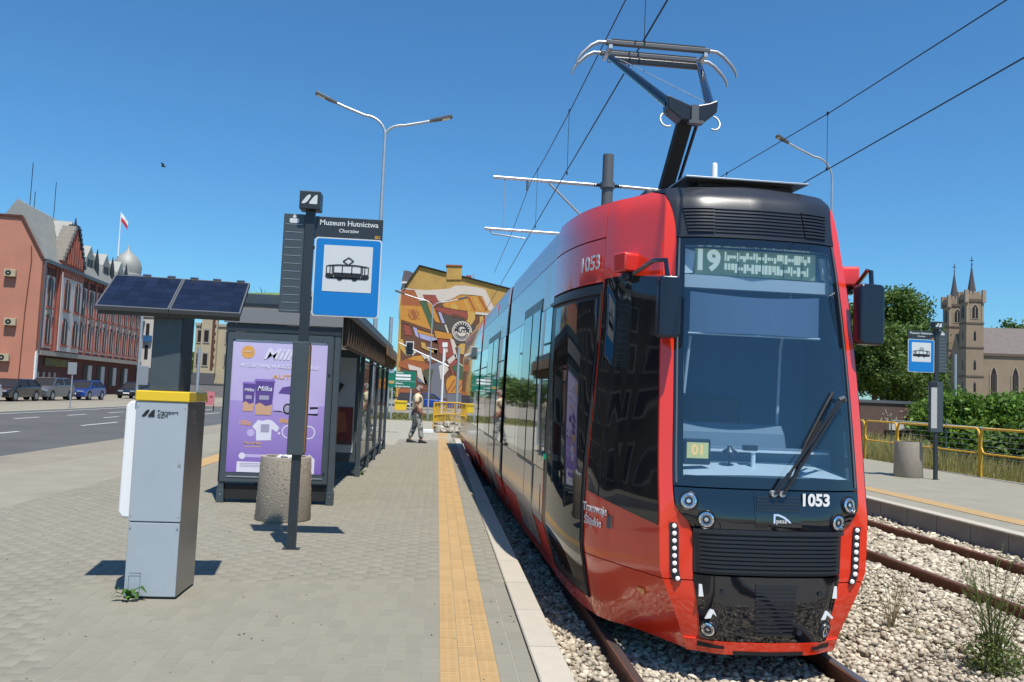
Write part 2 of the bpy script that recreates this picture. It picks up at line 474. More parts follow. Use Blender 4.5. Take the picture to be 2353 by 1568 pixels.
# left platform slab: paving laid on it
struct('platform_base', MB().box(-4.955, .55, -12, 45, -.44, -.0026), M['joint'])
struct('footpath', MB().box(-6.9, -4.955, -60, 60, -.44, -.012), M['sidepave'])
struct('far_path', MB().box(-2.9, .8, 31.4, 58, -.44, -.004), M['sidepave'])
pave = thing('pavement', None, None); pave['kind'] = 'structure'
PW, PL, JT = .1035, .2035, .0028
def paver_verts(x, y, w, l, top, t=.045, ch=.0028):
    return [(x, y, -t), (x + w, y, -t), (x + w, y + l, -t), (x, y + l, -t),
            (x, y, top - ch * .7), (x + w, y, top - ch * .7), (x + w, y + l, top - ch * .7), (x, y + l, top - ch * .7),
            (x + ch, y + ch, top), (x + w - ch, y + ch, top), (x + w - ch, y + l - ch, top), (x + ch, y + l - ch, top)]
PF = [(0, 1, 5, 4), (1, 2, 6, 5), (2, 3, 7, 6), (3, 0, 4, 7), (4, 5, 9, 8), (5, 6, 10, 9), (6, 7, 11, 10), (7, 4, 8, 11), (8, 9, 10, 11)]
def pieces_mesh(name, m, w, l):
    mb = MB(); mb.add(paver_verts(0, 0, w, l, 0.0), PF); return mb.mesh(name, m)
pv_me = pieces_mesh('paver', M['paver'], PW - JT, PL - JT)
tc_me = None
cells = []
ncol = 0
x = .085 - PW
cols = []
while x > -5.0:
    cols.append(x); x -= PW
x = .425
while x < .53:
    cols.append(x); x += PW
cols2 = [(.425, .098), (.527, .098), (.629, .0)]
colx = [(c, PW - JT) for c in cols if c < .1] + [(.4125, .1045), (.5195, .1045)]
for ci, (cx, w) in enumerate(colx):
    off = (ci % 2) * PL / 2 - .3
    ymax = 27.0 if cx > -1.2 else (24.0 if cx > -3 else 20.0)
    y = 3.4 + off
    while y < ymax:
        cells.append((cx, y, w)); y += PL
def vis(c):      # in view: right of the left frame edge
    return c[1] > 4.3 and c[0] > -0.415 * c[1] - .15
near = sorted([c for c in cells if vis(c)], key=lambda c: c[1] + .15 * abs(c[0]))
NEAR = set(near[:300])
for cx, y, w in near[:300]:
    o = link('paver', pv_me, pave)
    o.location = (cx, y, random.uniform(-.0007, .0005)); o.rotation_euler = (random.uniform(-.0015, .0015), random.uniform(-.002, .002), 0)
V = []; 
for c in cells:
    if c in NEAR: continue
    V.append(paver_verts(c[0], c[1], c[2], PL - JT, random.uniform(-.0007, .0005)))
V = np.array(V); nn = len(V)
F = (np.array(PF)[None] + (np.arange(nn) * 12)[:, None, None]).reshape(-1, 4)
o = link('paver_field', npmesh('paver_field', V.reshape(-1, 3), F, M['paver']), pave); o['kind'] = 'stuff'
# tactile strip: three columns of ribbed yellow slabs
strip = thing('tactile_strip', None, None); strip['kind'] = 'structure'
TX, TP = .0845, .1095
def rib_tile(w, l):
    mb = MB(); mb.add(paver_verts(0, 0, w, l, .003), PF)
    k = 0
    for i in range(6):
        yy = .018 + i * (l - .036) / 5
        for xx in (.026, .074):
            mb.cbox(xx, yy, .0032, .030, .009, .003)
    return mb.mesh('tactile_slab', M['tactile'])
tt_me = rib_tile(.1065, .2)
tf_me = pieces_mesh('tactile_slab', M['tactile'], .1065, .2)
k = 0
for j in range(118):
    for i in range(3):
        y = 4.3 + j * .2035 + (i % 2) * .07
        if k < 300:
            o = link('tactile_slab', tt_me if y < 6.4 else tf_me, strip); o.location = (TX + i * TP, y, 0 if y < 6.4 else .003)
        k += 1
V = []
for j in range(100, 142):
    for i in range(3):
        V.append(paver_verts(TX + i * TP, 4.3 + j * .2035 + (i % 2) * .07, .1065, .2, .003))
for j in range(-40, 0):
    for i in range(3):
        V.append(paver_verts(TX + i * TP, 4.3 + j * .2035 + (i % 2) * .07, .1065, .2, .003))
V = np.array(V); F = (np.array(PF)[None] + (np.arange(len(V)) * 12)[:, None, None]).reshape(-1, 4)
o = link('tactile_field', npmesh('tactile_field', V.reshape(-1, 3), F, M['tactile']), strip); o['kind'] = 'stuff'
# second tactile strip crossing the pavement by the shelter
struct('tactile_band', MB().box(-4.72, -4.28, 15.6, 19.5, -.03, .006), M['tactile'])

# platform edge: pale kerb stones
ke = thing('platform_kerb', None, None); ke['kind'] = 'structure'
kb = MB().prism([(0, -.42), (.20, -.42), (.20, -.012), (.188, .004), (.008, .004), (0, -.004)], 0, .862, 'y').mesh('kerb_stone', M['kerb'])
y = -2.6
while y < 28.0:
    o = link('kerb_stone', kb, ke); o.location = (.632, y, random.uniform(-.002, .002)); o.rotation_euler = (0, 0, random.uniform(-.002, .002)); y += .868
struct('platform_end_wall', MB().box(-.2, .83, 28.15, 28.4, -.44, .02), M['kerb'])
struct('far_fill', MB().box(.8, 7.7, 35, 60, -.44, -.10), M['grassbase'])

# right platform
rp = MB().box(7.86, 13.7, -12, 34, -.44, -.004)
struct('opposite_platform', rp, M['sidepave'])
struct('opposite_tactile_line', MB().box(8.38, 8.78, -12, 34, -.02, .004), M['tactile'])
rk = thing('opposite_platform_wall', None, None); rk['kind'] = 'structure'
ub = MB().box(0, .15, 0, .79, -.46, -.03).mesh('wall_block', M['precast'])
cp = MB().prism([(-.03, -.028), (.16, -.028), (.16, .004), (-.02, .004), (-.03, -.006)], 0, .797, 'y').mesh('coping_stone', M['kerb'])
y = 4.95 - 16 * .805
while y < 33:
    o = link('wall_block', ub, rk); o.location = (7.70, y, 0)
    o2 = link('coping_stone', cp, rk); o2.location = (7.70, y, 0)
    y += .805

# track bed: ballast, sleepers, rails
struct('ballast_bed', MB().box(.84, 7.69, -12, 34, -.46, -.385), M['ballastbed'])
sl = MB().prism([(-1.2, -.05), (1.2, -.05), (1.17, .05), (-1.17, .05)], 0, .24, 'y').mesh('sleeper', M['sleeper'])
for cx, nm in ((2.11, 'near_track'), (6.28, 'far_track')):
    tr = thing(nm, None, None); tr['kind'] = 'structure'
    for k in range(38):
        o = link('sleeper', sl, tr); o.location = (cx, 4.1 + k * .65, -.415)
    prof = [(-.065, -.16), (.065, -.16), (.065, -.148), (.012, -.125), (.010, -.045), (.034, -.036), (.034, -.006), (.028, 0), (-.028, 0), (-.034, -.006), (-.034, -.036), (-.010, -.045), (-.012, -.125), (-.065, -.148)]
    for s_ in (-1, 1):
        x0 = cx + s_ * .7525
        rb = MB().prism([(x0 + a, -.222 + b) for a, b in prof], -12, 36, 'y').build('rail', M['rail'], tr, smooth=40)
        MB().box(x0 - .026, x0 + .026, -12, 36, -.2222, -.2195).build('rail_head', M['railtop'] if cx < 4 else M['railrust'], rb)

def ballast_pts(n, x0, x1, y0, y1, z, zs):
    P = np.stack([RNG.uniform(x0, x1, n), y0 + (y1 - y0) * RNG.uniform(0, 1, n), z + RNG.uniform(-zs, zs, n)], 1)
    for cx in (2.11, 6.28):
        for s_ in (-1, 1):
            P = P[np.abs(P[:, 0] - cx - s_ * .7525) > .072]
    return P
Bp = [ballast_pts(80000, .85, 7.68, 4.2, 9.5, -.345, .03), ballast_pts(30000, .85, 7.68, 9.5, 17, -.345, .03),
      ballast_pts(3600, 1.9, 7.68, 17, 30, -.34, .03)]
Bp[0] = Bp[0][(Bp[0][:, 0] < .78 * Bp[0][:, 1] + .6)]
# shoulder heaps against the platform walls and between the tracks
P0 = ballast_pts(8000, 3.3, 5.2, 4.2, 12, -.31, .035); P1 = ballast_pts(900, 7.3, 7.68, 6, 16, -.31, .03)
V0 = stones(np.concatenate([Bp[0], P0]), .0235, 'ballast', M['ballast'])
b1 = link('ballast_stones', V0); tag(b1, kind='stuff')
b2 = link('distant_ballast_stones', stones(np.concatenate([Bp[1], P1]), .037, 'ballast_far', M['ballast'])); tag(b2, kind='stuff')
b3 = link('far_ballast_stones', stones(Bp[2], .07, 'ballast_far', M['ballast'])); tag(b3, kind='stuff')

# grass beyond the right platform and at the end of the path
struct('meadow', MB().box(13.7, 75, -12, 110, -.44, -.07), M['grassbase'])
struct('verge', MB().box(-6.6, .8, 44.2, 58, -.44, .012), M['grassbase'])
n = 16000
bx = np.stack([13.72 + RNG.gamma(1.3, 1.6, n), RNG.uniform(16, 40, n), np.full(n, -.07)], 1)
o = link('tall_dry_grass', blades(bx, RNG.uniform(.22, .62, n), .28, .014, 'tall_dry_grass', M['drygrass'])); tag(o, kind='stuff')
n = 6000
bx = np.stack([RNG.uniform(14.5, 40, n), RNG.uniform(22, 60, n), np.full(n, -.07)], 1)
o = link('meadow_grass', blades(bx, RNG.uniform(.25, .7, n), .3, .035, 'meadow_grass', M['drygrass'])); tag(o, kind='stuff')
n = 5000
bx = np.stack([RNG.uniform(-6.4, .8, n), RNG.uniform(44.3, 57, n), np.full(n, .01)], 1)
o = link('verge_grass', blades(bx, RNG.uniform(.05, .16, n), .5, .03, 'verge_grass', M['greengrass'])); tag(o, kind='stuff')

n = 240
P = np.stack([RNG.uniform(-4.9, .62, n), 4.4 + 18 * RNG.uniform(0, 1, n) ** 1.4, np.full(n, .0035)], 1)
o = link('paving_debris', stones(P, .0058, 'paving_debris', mat('dry_debris', (.15, .125, .085), .95, isl=.6))); tag(o, kind='stuff')
# ================================================================== THE TRAM
TR_LOC, TR_RZ = (2.292, 5.45, 0.0), R(1.1)
tram = thing('tram', 'red tram with black front, route number 19 and fleet number 1053 at the platform', 'tram', TR_LOC, TR_RZ)

# plan outline of the half body at several heights: 8 stations from the nose centre to the rear
_U = {  # z : u of stations 1..7
 -.12: (.30, .44, .53, .74, .98, 1.06, 1.06), .05: (.34, .455, .585, .81, 1.02, 1.11, 1.11), .25: (.37, .49, .67, .88, 1.055, 1.175, 1.175),
 .41: (.38, .522, .735, .925, 1.085, 1.23, 1.23), .71: (.40, .532, .745, .93, 1.085, 1.23, 1.23), .77: (.40, .59, .745, .93, 1.085, 1.23, 1.23),
 .87: (.42, .658, .745, .93, 1.08, 1.23, 1.23), 1.0: (.42, .665, .745, .925, 1.075, 1.23, 1.23), 1.6: (.42, .652, .735, .895, 1.03, 1.22, 1.23),
 2.3: (.40, .628, .71, .86, .985, 1.20, 1.22), 2.72: (.39, .602, .68, .835, .965, 1.185, 1.21), 2.92: (.38, .588, .668, .825, .955, 1.178, 1.20),
 3.06: (.37, .575, .655, .815, .945, 1.165, 1.19), 3.17: (.35, .555, .625, .79, .925, 1.145, 1.165)}
_N = {-.12: .05, .05: .02, .25: .0, .41: 0, .71: .0, .77: .0, .87: .015, 1.0: .04, 1.6: .12, 2.3: .23, 2.72: .31, 2.92: .36, 3.06: .41, 3.17: .52}
_V = np.array([0, .03, .10, .145, .58, 1.02, 2.30, 19.3]); _W = np.array([1, 1, 1, 1, .75, .35, 0, 0])
ZKEY = np.array(sorted(_U)); 
UKEY = np.array([(0,) + _U[z] for z in ZKEY]); VKEY = np.array([_V + _W * _N[z] for z in ZKEY])
def _pchip(xk, yk, x):
    h = np.diff(xk); d = np.diff(yk, axis=0) / (h[:, None] if yk.ndim > 1 else h)
    m = np.zeros_like(yk)
    m[0], m[-1] = d[0], d[-1]
    a, b = d[:-1], d[1:]
    mm = np.where(a * b > 0, 2 * a * b / np.where(np.abs(a + b) < 1e-9, 1e-9, a + b), 0)
    m[1:-1] = mm
    i = int(np.clip(np.searchsorted(xk, x) - 1, 0, len(xk) - 2))
    t = (x - xk[i]) / h[i]
    return ((1 + 2 * t) * (1 - t) ** 2) * yk[i] + t * (1 - t) ** 2 * h[i] * m[i] + t * t * (3 - 2 * t) * yk[i + 1] + t * t * (t - 1) * h[i] * m[i + 1]
_SK = np.arange(8.0)
def surf(s, z):
    sg = -1 if s < 0 else 1
    z = min(max(z, -.12), 3.17)
    if z < .41:     # below the knee the flank folds inwards in straight facets
        i = max(0, int(np.searchsorted(ZKEY, z)) - 1); t = (z - ZKEY[i]) / (ZKEY[i + 1] - ZKEY[i])
        u = UKEY[i] + (UKEY[i + 1] - UKEY[i]) * t; v = VKEY[i] + (VKEY[i + 1] - VKEY[i]) * t
    else: u = _pchip(ZKEY[3:], UKEY[3:], z); v = _pchip(ZKEY[3:], VKEY[3:], z)
    a = min(abs(s), 7.0)
    if a < 2: x, y = _pchip(_SK[:3], u[:3], a), _pchip(_SK[:3], v[:3], a)
    elif a < 3: x, y = u[2] + (u[3] - u[2]) * (a - 2), v[2] + (v[3] - v[2]) * (a - 2)      # flat front frame with a crisp corner
    else: x, y = _pchip(_SK[3:], u[3:], a), _pchip(_SK[3:], v[3:], a)
    return Vector((sg * float(x), float(y), z))
def snorm(s, z):
    e = .004
    ds = surf(s + e, z) - surf(s - e, z); dz = surf(s, min(z + e, 3.169)) - surf(s, z - e)
    n = ds.cross(dz)
    return n.normalized()
def sv(v):      # station on the straight rear part for a distance v behind the nose
    return 6 + (v - 2.30) / 17.0
def spt(s, z, off=0.0): return surf(s, z) + snorm(s, z) * off
def s_of_u(u, z):
    lo, hi = 0.0, 7.0
    for _ in range(26):
        mid = (lo + hi) / 2
        if surf(mid, z).x < abs(u): lo = mid
        else: hi = mid
    return math.copysign(lo, u)
def patch(name, m, region, na, nb, off=0.0, parent=None, thick=.02, smooth=40, label=None):
    """skin panel: region(a,b)->(s,z); the rim is turned in by `thick`"""
    mb = MB()
    def fn(a, b):
        s, z = region(a, b); return spt(s, z, off)
    mb.grid(fn, na, nb)
    if thick:
        rim = [(i / na, 0) for i in range(na)] + [(1, j / nb) for j in range(nb)] + [(1 - i / na, 1) for i in range(na)] + [(0, 1 - j / nb) for j in range(nb)]
        n = len(rim); base = len(mb.v)
        for a, b in rim:
            s, z = region(a, b); mb.v.append(tuple(spt(s, z, off)))
        for a, b in rim:
            s, z = region(a, b); mb.v.append(tuple(spt(s, z, off - thick)))
        for i in range(n): mb.f.append((base + i, base + (i + 1) % n, base + n + (i + 1) % n, base + n + i))
    o = mb.build(name, m, tram if parent is None else parent, smooth=smooth, label=label, fix=False)
    return o
def rect(s0, s1, z0, z1):
    return lambda a, b: (s0 + (s1 - s0) * a, z0 + (z1 - z0) * b)
def lerp(a, b, t): return a + (b - a) * t

# --- dark inner skin that closes the joints between the panels
for sg in (-1, 1):
    patch('inner_skin', M['black_matt'], (lambda sg: lambda a, b: (sg * lerp(2.02, 7, a ** 1.3), lerp(-.11, 3.15, b)))(sg), 60, 26, -.035, thick=0)
# --- lower front: bumper, black lower panel, grille, headlight panel
bump = patch('bumper', M['red'], rect(-2.9, 2.9, -.12, -.035), 30, 5, .012, thick=.05)
for sg in (-1, 1):
    patch('bumper_slot', M['black_matt'], (lambda sg: lambda a, b: (sg * lerp(.95, 2.15, a), lerp(-.082, -.062 + .012 * a, b)))(sg), 8, 1, .016, bump, thick=.0)
patch('bumper_notch', M['black_matt'], rect(-.75, .75, -.118, -.092), 8, 1, .016, bump, thick=0)
patch('lower_panel', M['black_gloss'], rect(-1.97, 1.97, -.03, .402), 24, 8, .008)
patch('grille_panel', M['black_satin'], rect(-1.97, 1.97, .412, .705), 24, 6, .0)
for k in range(9):
    z = .432 + k * .0275
    w = 1.62
    patch('grille_rib', M['black_satin'], (lambda z, w: lambda a, b: (lerp(-w, w, a), z + .017 * b))(z, w), 20, 3, .022, thick=.03)
patch('grille_lip', M['black_satin'], rect(-1.9, 1.9, .684, .712), 20, 3, .028, thick=.04)
mask = patch('headlight_panel', M['black_gloss'], rect(-1.97, 1.97, .716, .975), 24, 8, .008)
# centre flap with slats, round logo mark
patch('centre_flap', M['black_gloss'], rect(-.30, .44, .735, .965), 8, 4, .014, thick=.01)
for k in range(5):
    patch('flap_slat', M['black_satin'], rect(-.27, .41, .84 + k * .021, .851 + k * .021), 6, 1, .021, thick=.01)
for k in range(13):
    patch('lower_slat', M['black_satin'], rect(-.29, .40, .02 + k * .0265, .034 + k * .0265), 6, 1, .016, thick=.01)
mk_ = MB()
p0 = spt(.12, .785, .018)
mk_.prism([(p0.x - .06 + q[0] * .125, p0.z - .022 + q[1] * .062) for q in [(0, 0), (0, 1), (.3, 1), (.62, .75), (.85, .4), (1, .08), (.88, .08), (.72, .36), (.5, .62), (.26, .8), (.1, .82), (.1, 0)]], p0.y - .002, p0.y + .004, 'y')
mk_.build('emblem', mat('emblem_blue_white', (.55, .66, .85), .3), tram)
text('emblem_lettering', 'pesa', .042, (p0.x - .005, p0.y - .002, p0.z - .006), FRONT, M['whiteflat'], tram)
# lamps
def lampset(s, z, r, name='headlight'):
    c = spt(s, z, .004); n = snorm(s, z)
    q = n.to_track_quat('Z', 'Y').to_matrix().to_4x4(); T = Matrix.Translation(c) @ q
    def L(prof, nm, m, par):
        mb = MB().lathe(prof, n=28); mb.v = [tuple(T @ Vector(v)) for v in mb.v]
        return mb.build(nm, m, par, smooth=35)
    h = L([(r * 1.28, -.01), (r * 1.28, .010), (r * 1.22, .016), (r * 1.08, .010), (r * 1.05, -.005)], name, M['black_satin'], tram)
    L([(r * 1.04, .0), (r * 1.0, .016), (r * .82, .020), (r * .76, .006)], 'lamp_ring', M['lamp_chrome'], h)
    L([(r * .76, .004), (r * .60, .012), (r * .36, .017), (r * .10, .019)], 'lens', M['lamp_lens'], h)
    L([(r * .56, .016), (r * .54, .020), (r * .30, .021), (r * .28, .017)], 'lens_hood', M['black_satin'], h)
HL = [(-.565, .888, .052), (-.455, .775, .05), (.565, .888, .05), (.465, .775, .048), (-.405, .045, .046), (.405, .045, .046)]
for u, z, r in HL: lampset(s_of_u(u, z), z, r, 'headlight' if z > .3 else 'fog_lamp')
for u, z in ((-.565, .965), (-.455, .85), (.55, .965), (.45, .85)):
    pass
# LED running light strips in the red frame
def s_frame(sg, z): return sg * (2.47)
for sg in (-1, 1):
    hb = patch('running_light', M['black_satin'], (lambda sg: lambda a, b: (sg * lerp(2.42, 2.68, a) , lerp(.345, .735, b)))(sg), 3, 10, .012, thick=.012)
    for k in range(8):
        z = .365 + k * .05
        c = spt(sg * (2.55 - (.04 if k == 0 else 0)), z, .016); n = snorm(sg * 2.5, z)
        T = Matrix.Translation(c) @ n.to_track_quat('Z', 'Y').to_matrix().to_4x4()
        mb = MB().lathe([(.016, -.006), (.0145, .006), (.007, .011), (.002, .012)], n=14); mb.v = [tuple(T @ Vector(v)) for v in mb.v]
        mb.build('led_bulb', M['led'], hb, smooth=60)
for sg in (-1, 1):
    uu = .475
    c = spt(s_of_u(sg * .463, .30), .30, .010); MB().box(c.x - .017, c.x + .017, c.y - .004, c.y + .012, .258, .338).build('reflector', M['white'], tram)
    c = spt(s_of_u(sg * .395, .15), .15, .012)
    mb = MB().prism([(c.x - .045, c.z - .03), (c.x - .012, c.z + .032), (c.x + .008, c.z + .03), (c.x + .05, c.z - .012), (c.x + .04, c.z - .022), (c.x + .006, c.z + .006), (c.x - .008, c.z - .026)], c.y - .006, c.y + .012, 'y')
    mb.build('jacking_mark', M['whiteflat'], tram)
    for u, z in ((.34, .30), (.20, .04)):
        c = spt(s_of_u(sg * u, z), z, .012)
        MB().lathe([(.018, -.004), (.016, .004), (.008, .002)], (c.x, c.y - .004, c.z), 14, 'y').build('tow_cap', M['black_satin'], tram, smooth=40)
text('fleet_number', '1053', .112, tuple(spt(s_of_u(.30, .915), .915, .019)), (PI / 2, 0, R(5)), M['whiteflat'], tram, bold=.004)

# --- red shell: corner frames and cab sides
def red_edge(z):        # station where the red frame starts
    if z < 2.70: return 2.0
    t = min(1, (z - 2.72) / .449)
    return 2.0 + 1.35 * t ** 2.4
for sg in (-1, 1):
    nm = 'cab_shell'
    patch(nm, M['red'], (lambda sg: lambda a, b: (sg * lerp(max(3.0, red_edge(lerp(.36, 3.168, b))), 5.02, a), lerp(.36, 3.168, b)))(sg), 26, 44, 0, thick=.03)
    patch('front_frame', M['red'], (lambda sg: lambda a, b: (sg * lerp(min(3.0, red_edge(lerp(.36, 3.168, b))), 3.0, a), lerp(.36, 3.168, b)))(sg), 6, 44, 0, thick=.03)
    patch('cab_skirt', M['red'], (lambda sg: lambda a, b: (sg * lerp(3.0, 5.02, a), lerp(-.115, .352, b)))(sg), 22, 12, 0, thick=.03)
    patch('front_frame', M['red'], (lambda sg: lambda a, b: (sg * lerp(2.0, 3.0, a), lerp(-.115, .352, b)))(sg), 6, 12, 0, thick=.03)
    # raised lip of the red frame beside the mask
    # panel above the door
    patch('door_header', M['red'], (lambda sg: lambda a, b: (sg * lerp(5.035, 6.0, a), lerp(2.50, 2.86, b)))(sg), 10, 6, 0, thick=.02)
    patch('cantrail', M['red'], (lambda sg: lambda a, b: (sg * lerp(5.035, 6.0, a), lerp(2.872, 3.168, b)))(sg), 10, 6, 0, thick=.02)
    sh = patch('door_sill', M['red'], (lambda sg: lambda a, b: (sg * lerp(5.035, 6.0, a), lerp(-.115, .0, b)))(sg), 10, 3, 0, thick=.02)
    # red post behind the door
    patch('door_post', M['red'], (lambda sg: lambda a, b: (sg * lerp(6.003, 6.012, a), lerp(-.115, .95, b)))(sg), 2, 12, .004, thick=.02)
    # cab side window
    def cabwin(a, b, sg=sg):
        s = lerp(3.03, 4.97, a)
        zl = .71 + .13 * a; zt = 2.535 - .085 * (1 - a) ** 2 - .02 * a
        return sg * s, lerp(zl, zt, b)
    patch('cab_side_window', M['door_glass'], cabwin, 24, 20, .006, thick=.012)
    # front door of two glazed leaves
    dr = patch('door', M['black_satin'], (lambda sg: lambda a, b: (sg * lerp(5.03, 5.995, a), lerp(.01, 2.48, b)))(sg), 10, 30, .0, thick=.02)
    patch('door_glass', M['door_glass'], (lambda sg: lambda a, b: (sg * lerp(5.11, 5.90, a), lerp(.10, 2.36, b)))(sg), 10, 26, .006, dr, thick=.01)
    patch('door_seal', M['rubber'], (lambda sg: lambda a, b: (sg * lerp(5.028, 5.065, a), lerp(.01, 2.42, b)))(sg), 1, 26, .014, dr, thick=.02)
    patch('door_rail', M['black_satin'], (lambda sg: lambda a, b: (sg * lerp(5.03, 6.0, a), lerp(2.395, 2.425, b)))(sg), 8, 1, .03, dr, thick=.03)
    c = spt(sg * 5.955, 1.0, .012)
    MB().lathe([(.026, -.01), (.025, .010), (.017, .014), (.016, .008)], tuple(c), 18, 'x').build('door_button', mat('button_green', (.03, .42, .22), .3, emit=(.05, .8, .4), estr=.15), dr, smooth=40)
# writing on the left flank
def side_text(name, body, size, s, z, bold=.002, sx=1.0):
    c = spt(s, z, .008); n = snorm(s, z)
    rz = math.atan2(n.y, n.x) + PI / 2
    return text(name, body, size, tuple(c), (PI / 2, 0, rz), M['whiteflat'], tram, bold=bold, sx=sx)
side_text('side_number', '1053', .17, -5.33, 2.665, .003)
side_text('operator_name', 'Tramwaje', .088, -4.70, .715, .001)
side_text('operator_name', 'Śląskie', .088, -4.75, .615, .001)
patch('service_flap', M['greypost'], (lambda a, b: (-lerp(4.16, 4.29, a), lerp(.60, .69, b))), 3, 3, .012, thick=.015)
patch('side_marker', mat('amber_lens', (.75, .22, .02), .2, coat=1), (lambda a, b: (-lerp(3.52, 3.66, a), lerp(.20, .235, b))), 3, 2, .01, thick=.012)
patch('camera_hatch', M['red'], (lambda a, b: (-lerp(3.05, 4.1, a), lerp(2.46, 2.72, b))), 8, 4, .004, thick=.006)

# --- windscreen
def half_u(s0): return s0
fr = []
ZB, ZT = .985, 2.745
frame = patch('windscreen_frame', M['black_gloss'], rect(-1.98, -1.70, ZB, ZT), 4, 24, .004, thick=.03)
patch('windscreen_frame', M['black_gloss'], rect(1.70, 1.98, ZB, ZT), 4, 24, .004, thick=.03)
patch('windscreen_frame', M['black_gloss'], rect(-1.70, 1.70, ZB, 1.06), 16, 2, .004, thick=.03)
patch('windscreen_frame', M['black_gloss'], rect(-1.70, 1.70, 2.69, ZT), 16, 2, .004, thick=.03)
M['screen'] = glass('windscreen_glass', (.74, .86, .95), 1.62, 1.35, (.16, .40, .74), .06)  # pale blue haze on the screen painted in as a diffuse share
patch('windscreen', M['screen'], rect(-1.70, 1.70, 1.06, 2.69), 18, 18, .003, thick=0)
for s0 in (-1.92, 1.86):        # grey side trims
    patch('screen_trim', M['greypost'], rect(s0, s0 + .05, ZB + .02, ZT), 1, 24, .012, thick=.012)
# --- black roof cap with louvres
cap = patch('front_cap', M['black_satin'], (lambda a, b: (lerp(-1, 1, a) * red_edge(lerp(2.755, 3.169, b)), lerp(2.755, 3.169, b))), 40, 16, .006, thick=.02)
for k in range(8):
    z = 2.79 + k * .026
    w = 1.45 + .03 * k
    for s0, s1 in ((-w - .15, -.85), (-.83, .83), (.85, w + .15)):
        deep = .016 if abs(s0) > .84 or s0 > 0 else .011
        patch('louvre', M['black_satin'], rect(s0, s1, z, z + (.013 if deep > .012 else .010)), 8, 1, .02 if deep > .012 else .014, cap, thick=.03)
for k in range(7):
    z = 2.803 + k * .026
    for s0, s1 in ((-1.6, -.85), (.85, 1.6)):
        patch('louvre_gap', M['black_matt'], rect(s0, s1, z + .001, z + .012), 6, 1, .009, cap, thick=0)
# black roof cover of the cab
def roofz(u, v): return 3.14 + .10 * (1 - (u / 1.1) ** 2)
rm = MB()
for sg in (-1, 1):
    pass
def rooffn(a, b):       # a along, b across
    s = lerp(.02, 5.6, a); L_ = surf(-s, 3.169); R_ = surf(s, 3.169)
    p = L_.lerp(R_, b); h = .06 * math.sin(PI * b) * min(1, a * 2.2); return (p.x, p.y, p.z + h)
rm.grid(rooffn, 30, 12)
rm.build('cab_roof', M['black_satin'], tram, smooth=40)
for sg in (-1, 1):
    patch('roof_edge', M['black_satin'], (lambda sg: lambda a, b: (sg * lerp(5.06, 5.6, a), lerp(3.1682, 3.169, b)))(sg), 20, 5, .0, thick=.0)

# --- rear modules: silver body with windows, doors, bellows
M['lilac'] = mat('lilac_sky_sheen', (.52, .44, .52), .3, metal=.1, coat=.5, coat_rough=.08)  # lavender of the reflected sky is put into the base colour
M['beige'] = mat('silver_paving_sheen', (.60, .50, .40), .25, metal=.15, coat=.5, coat_rough=.06)  # silver flank, with the paving's beige reflection painted into its colour
ends = [(2.31, 8.35), (8.75, 12.7), (13.0, 18.9)]
def vrect(sg, v0, v1, z0, z1): return (lambda a, b: (sg * sv(lerp(v0, v1, a)), lerp(z0, z1, b)))
for v0, v1 in ends:
    for sg in (-1, 1):
        col_u = M['silver'] if v0 < 12 else M['red']
        patch('side_panel', M['beige'], vrect(sg, v0, v1, .36, .86), 2, 5, 0, thick=.02)
        patch('upper_panel', M['silver'] if v0 < 12 else M['red'], vrect(sg, v0, v1, 2.42, 2.86), 2, 5, 0, thick=.02)
        patch('roof_cove', M['lilac'] if v0 < 12 else M['red'], vrect(sg, v0, v1, 2.868, 3.135), 2, 8, 0, thick=.02)
        # windows between pillars
        n = max(2, round((v1 - v0) / 1.35)); w = (v1 - v0) / n
        for k in range(n):
            a0, a1 = v0 + k * w + .012, v0 + (k + 1) * w - .012
            wd = patch('window', M['dark_glass'], vrect(sg, a0, a1, .87, 2.41), 2, 6, .004, thick=.02)
            if sg < 0 and k % 2 == 0:
                patch('window_vent', M['rubber'], vrect(sg, a0 + .10, a0 + .13, 1.3, 2.15), 1, 4, .010, wd, thick=0)
                patch('window_bar', M['black_satin'], vrect(sg, a0 + .1, a1 - .1, 2.05, 2.07), 1, 1, .010, wd, thick=0)
    # skirts over the bogies
    for sg in (-1, 1):
        vv = v0 + .05
        while vv < v1 - .5:
            patch('skirt_panel', M['red_lo'], vrect(sg, vv, min(vv + 1.75, v1), -.10, .345), 2, 6, .0, thick=.03)
            vv += 1.80
    rr = MB()
    rr.grid(lambda a, b: ((b * 2 - 1) * 1.14, lerp(v0, v1, a), 3.135 + .08 * math.sin(PI * b)), 4, 10)
    rr.build('roof', M['lilac'], tram, smooth=40)
    MB().box(-.96, .96, v0 + .3, v1 - .3, 3.15, 3.36).build('roof_fairing', M['lilac'], tram, bevel=.06) if v0 > 8 else None
for a, b in ((8.36, 8.74), (12.71, 12.99)):
    mb = MB()
    n = 9
    for k in range(n):
        t0 = lerp(a, b, k / n); t1 = lerp(a, b, (k + 1) / n); o_ = .0 if k % 2 else .05
        mb.box(-1.16 + o_, 1.16 - o_, t0, t1, .0, 3.1 - o_)
    mb.build('bellows', M['rubber'], tram)
    for sg in (-1, 1):
        MB().box(sg * 1.185 - .012, sg * 1.185 + .012, a - .12, a - .005, 2.45, 3.05).build('joint_strip', M['red'], tram)
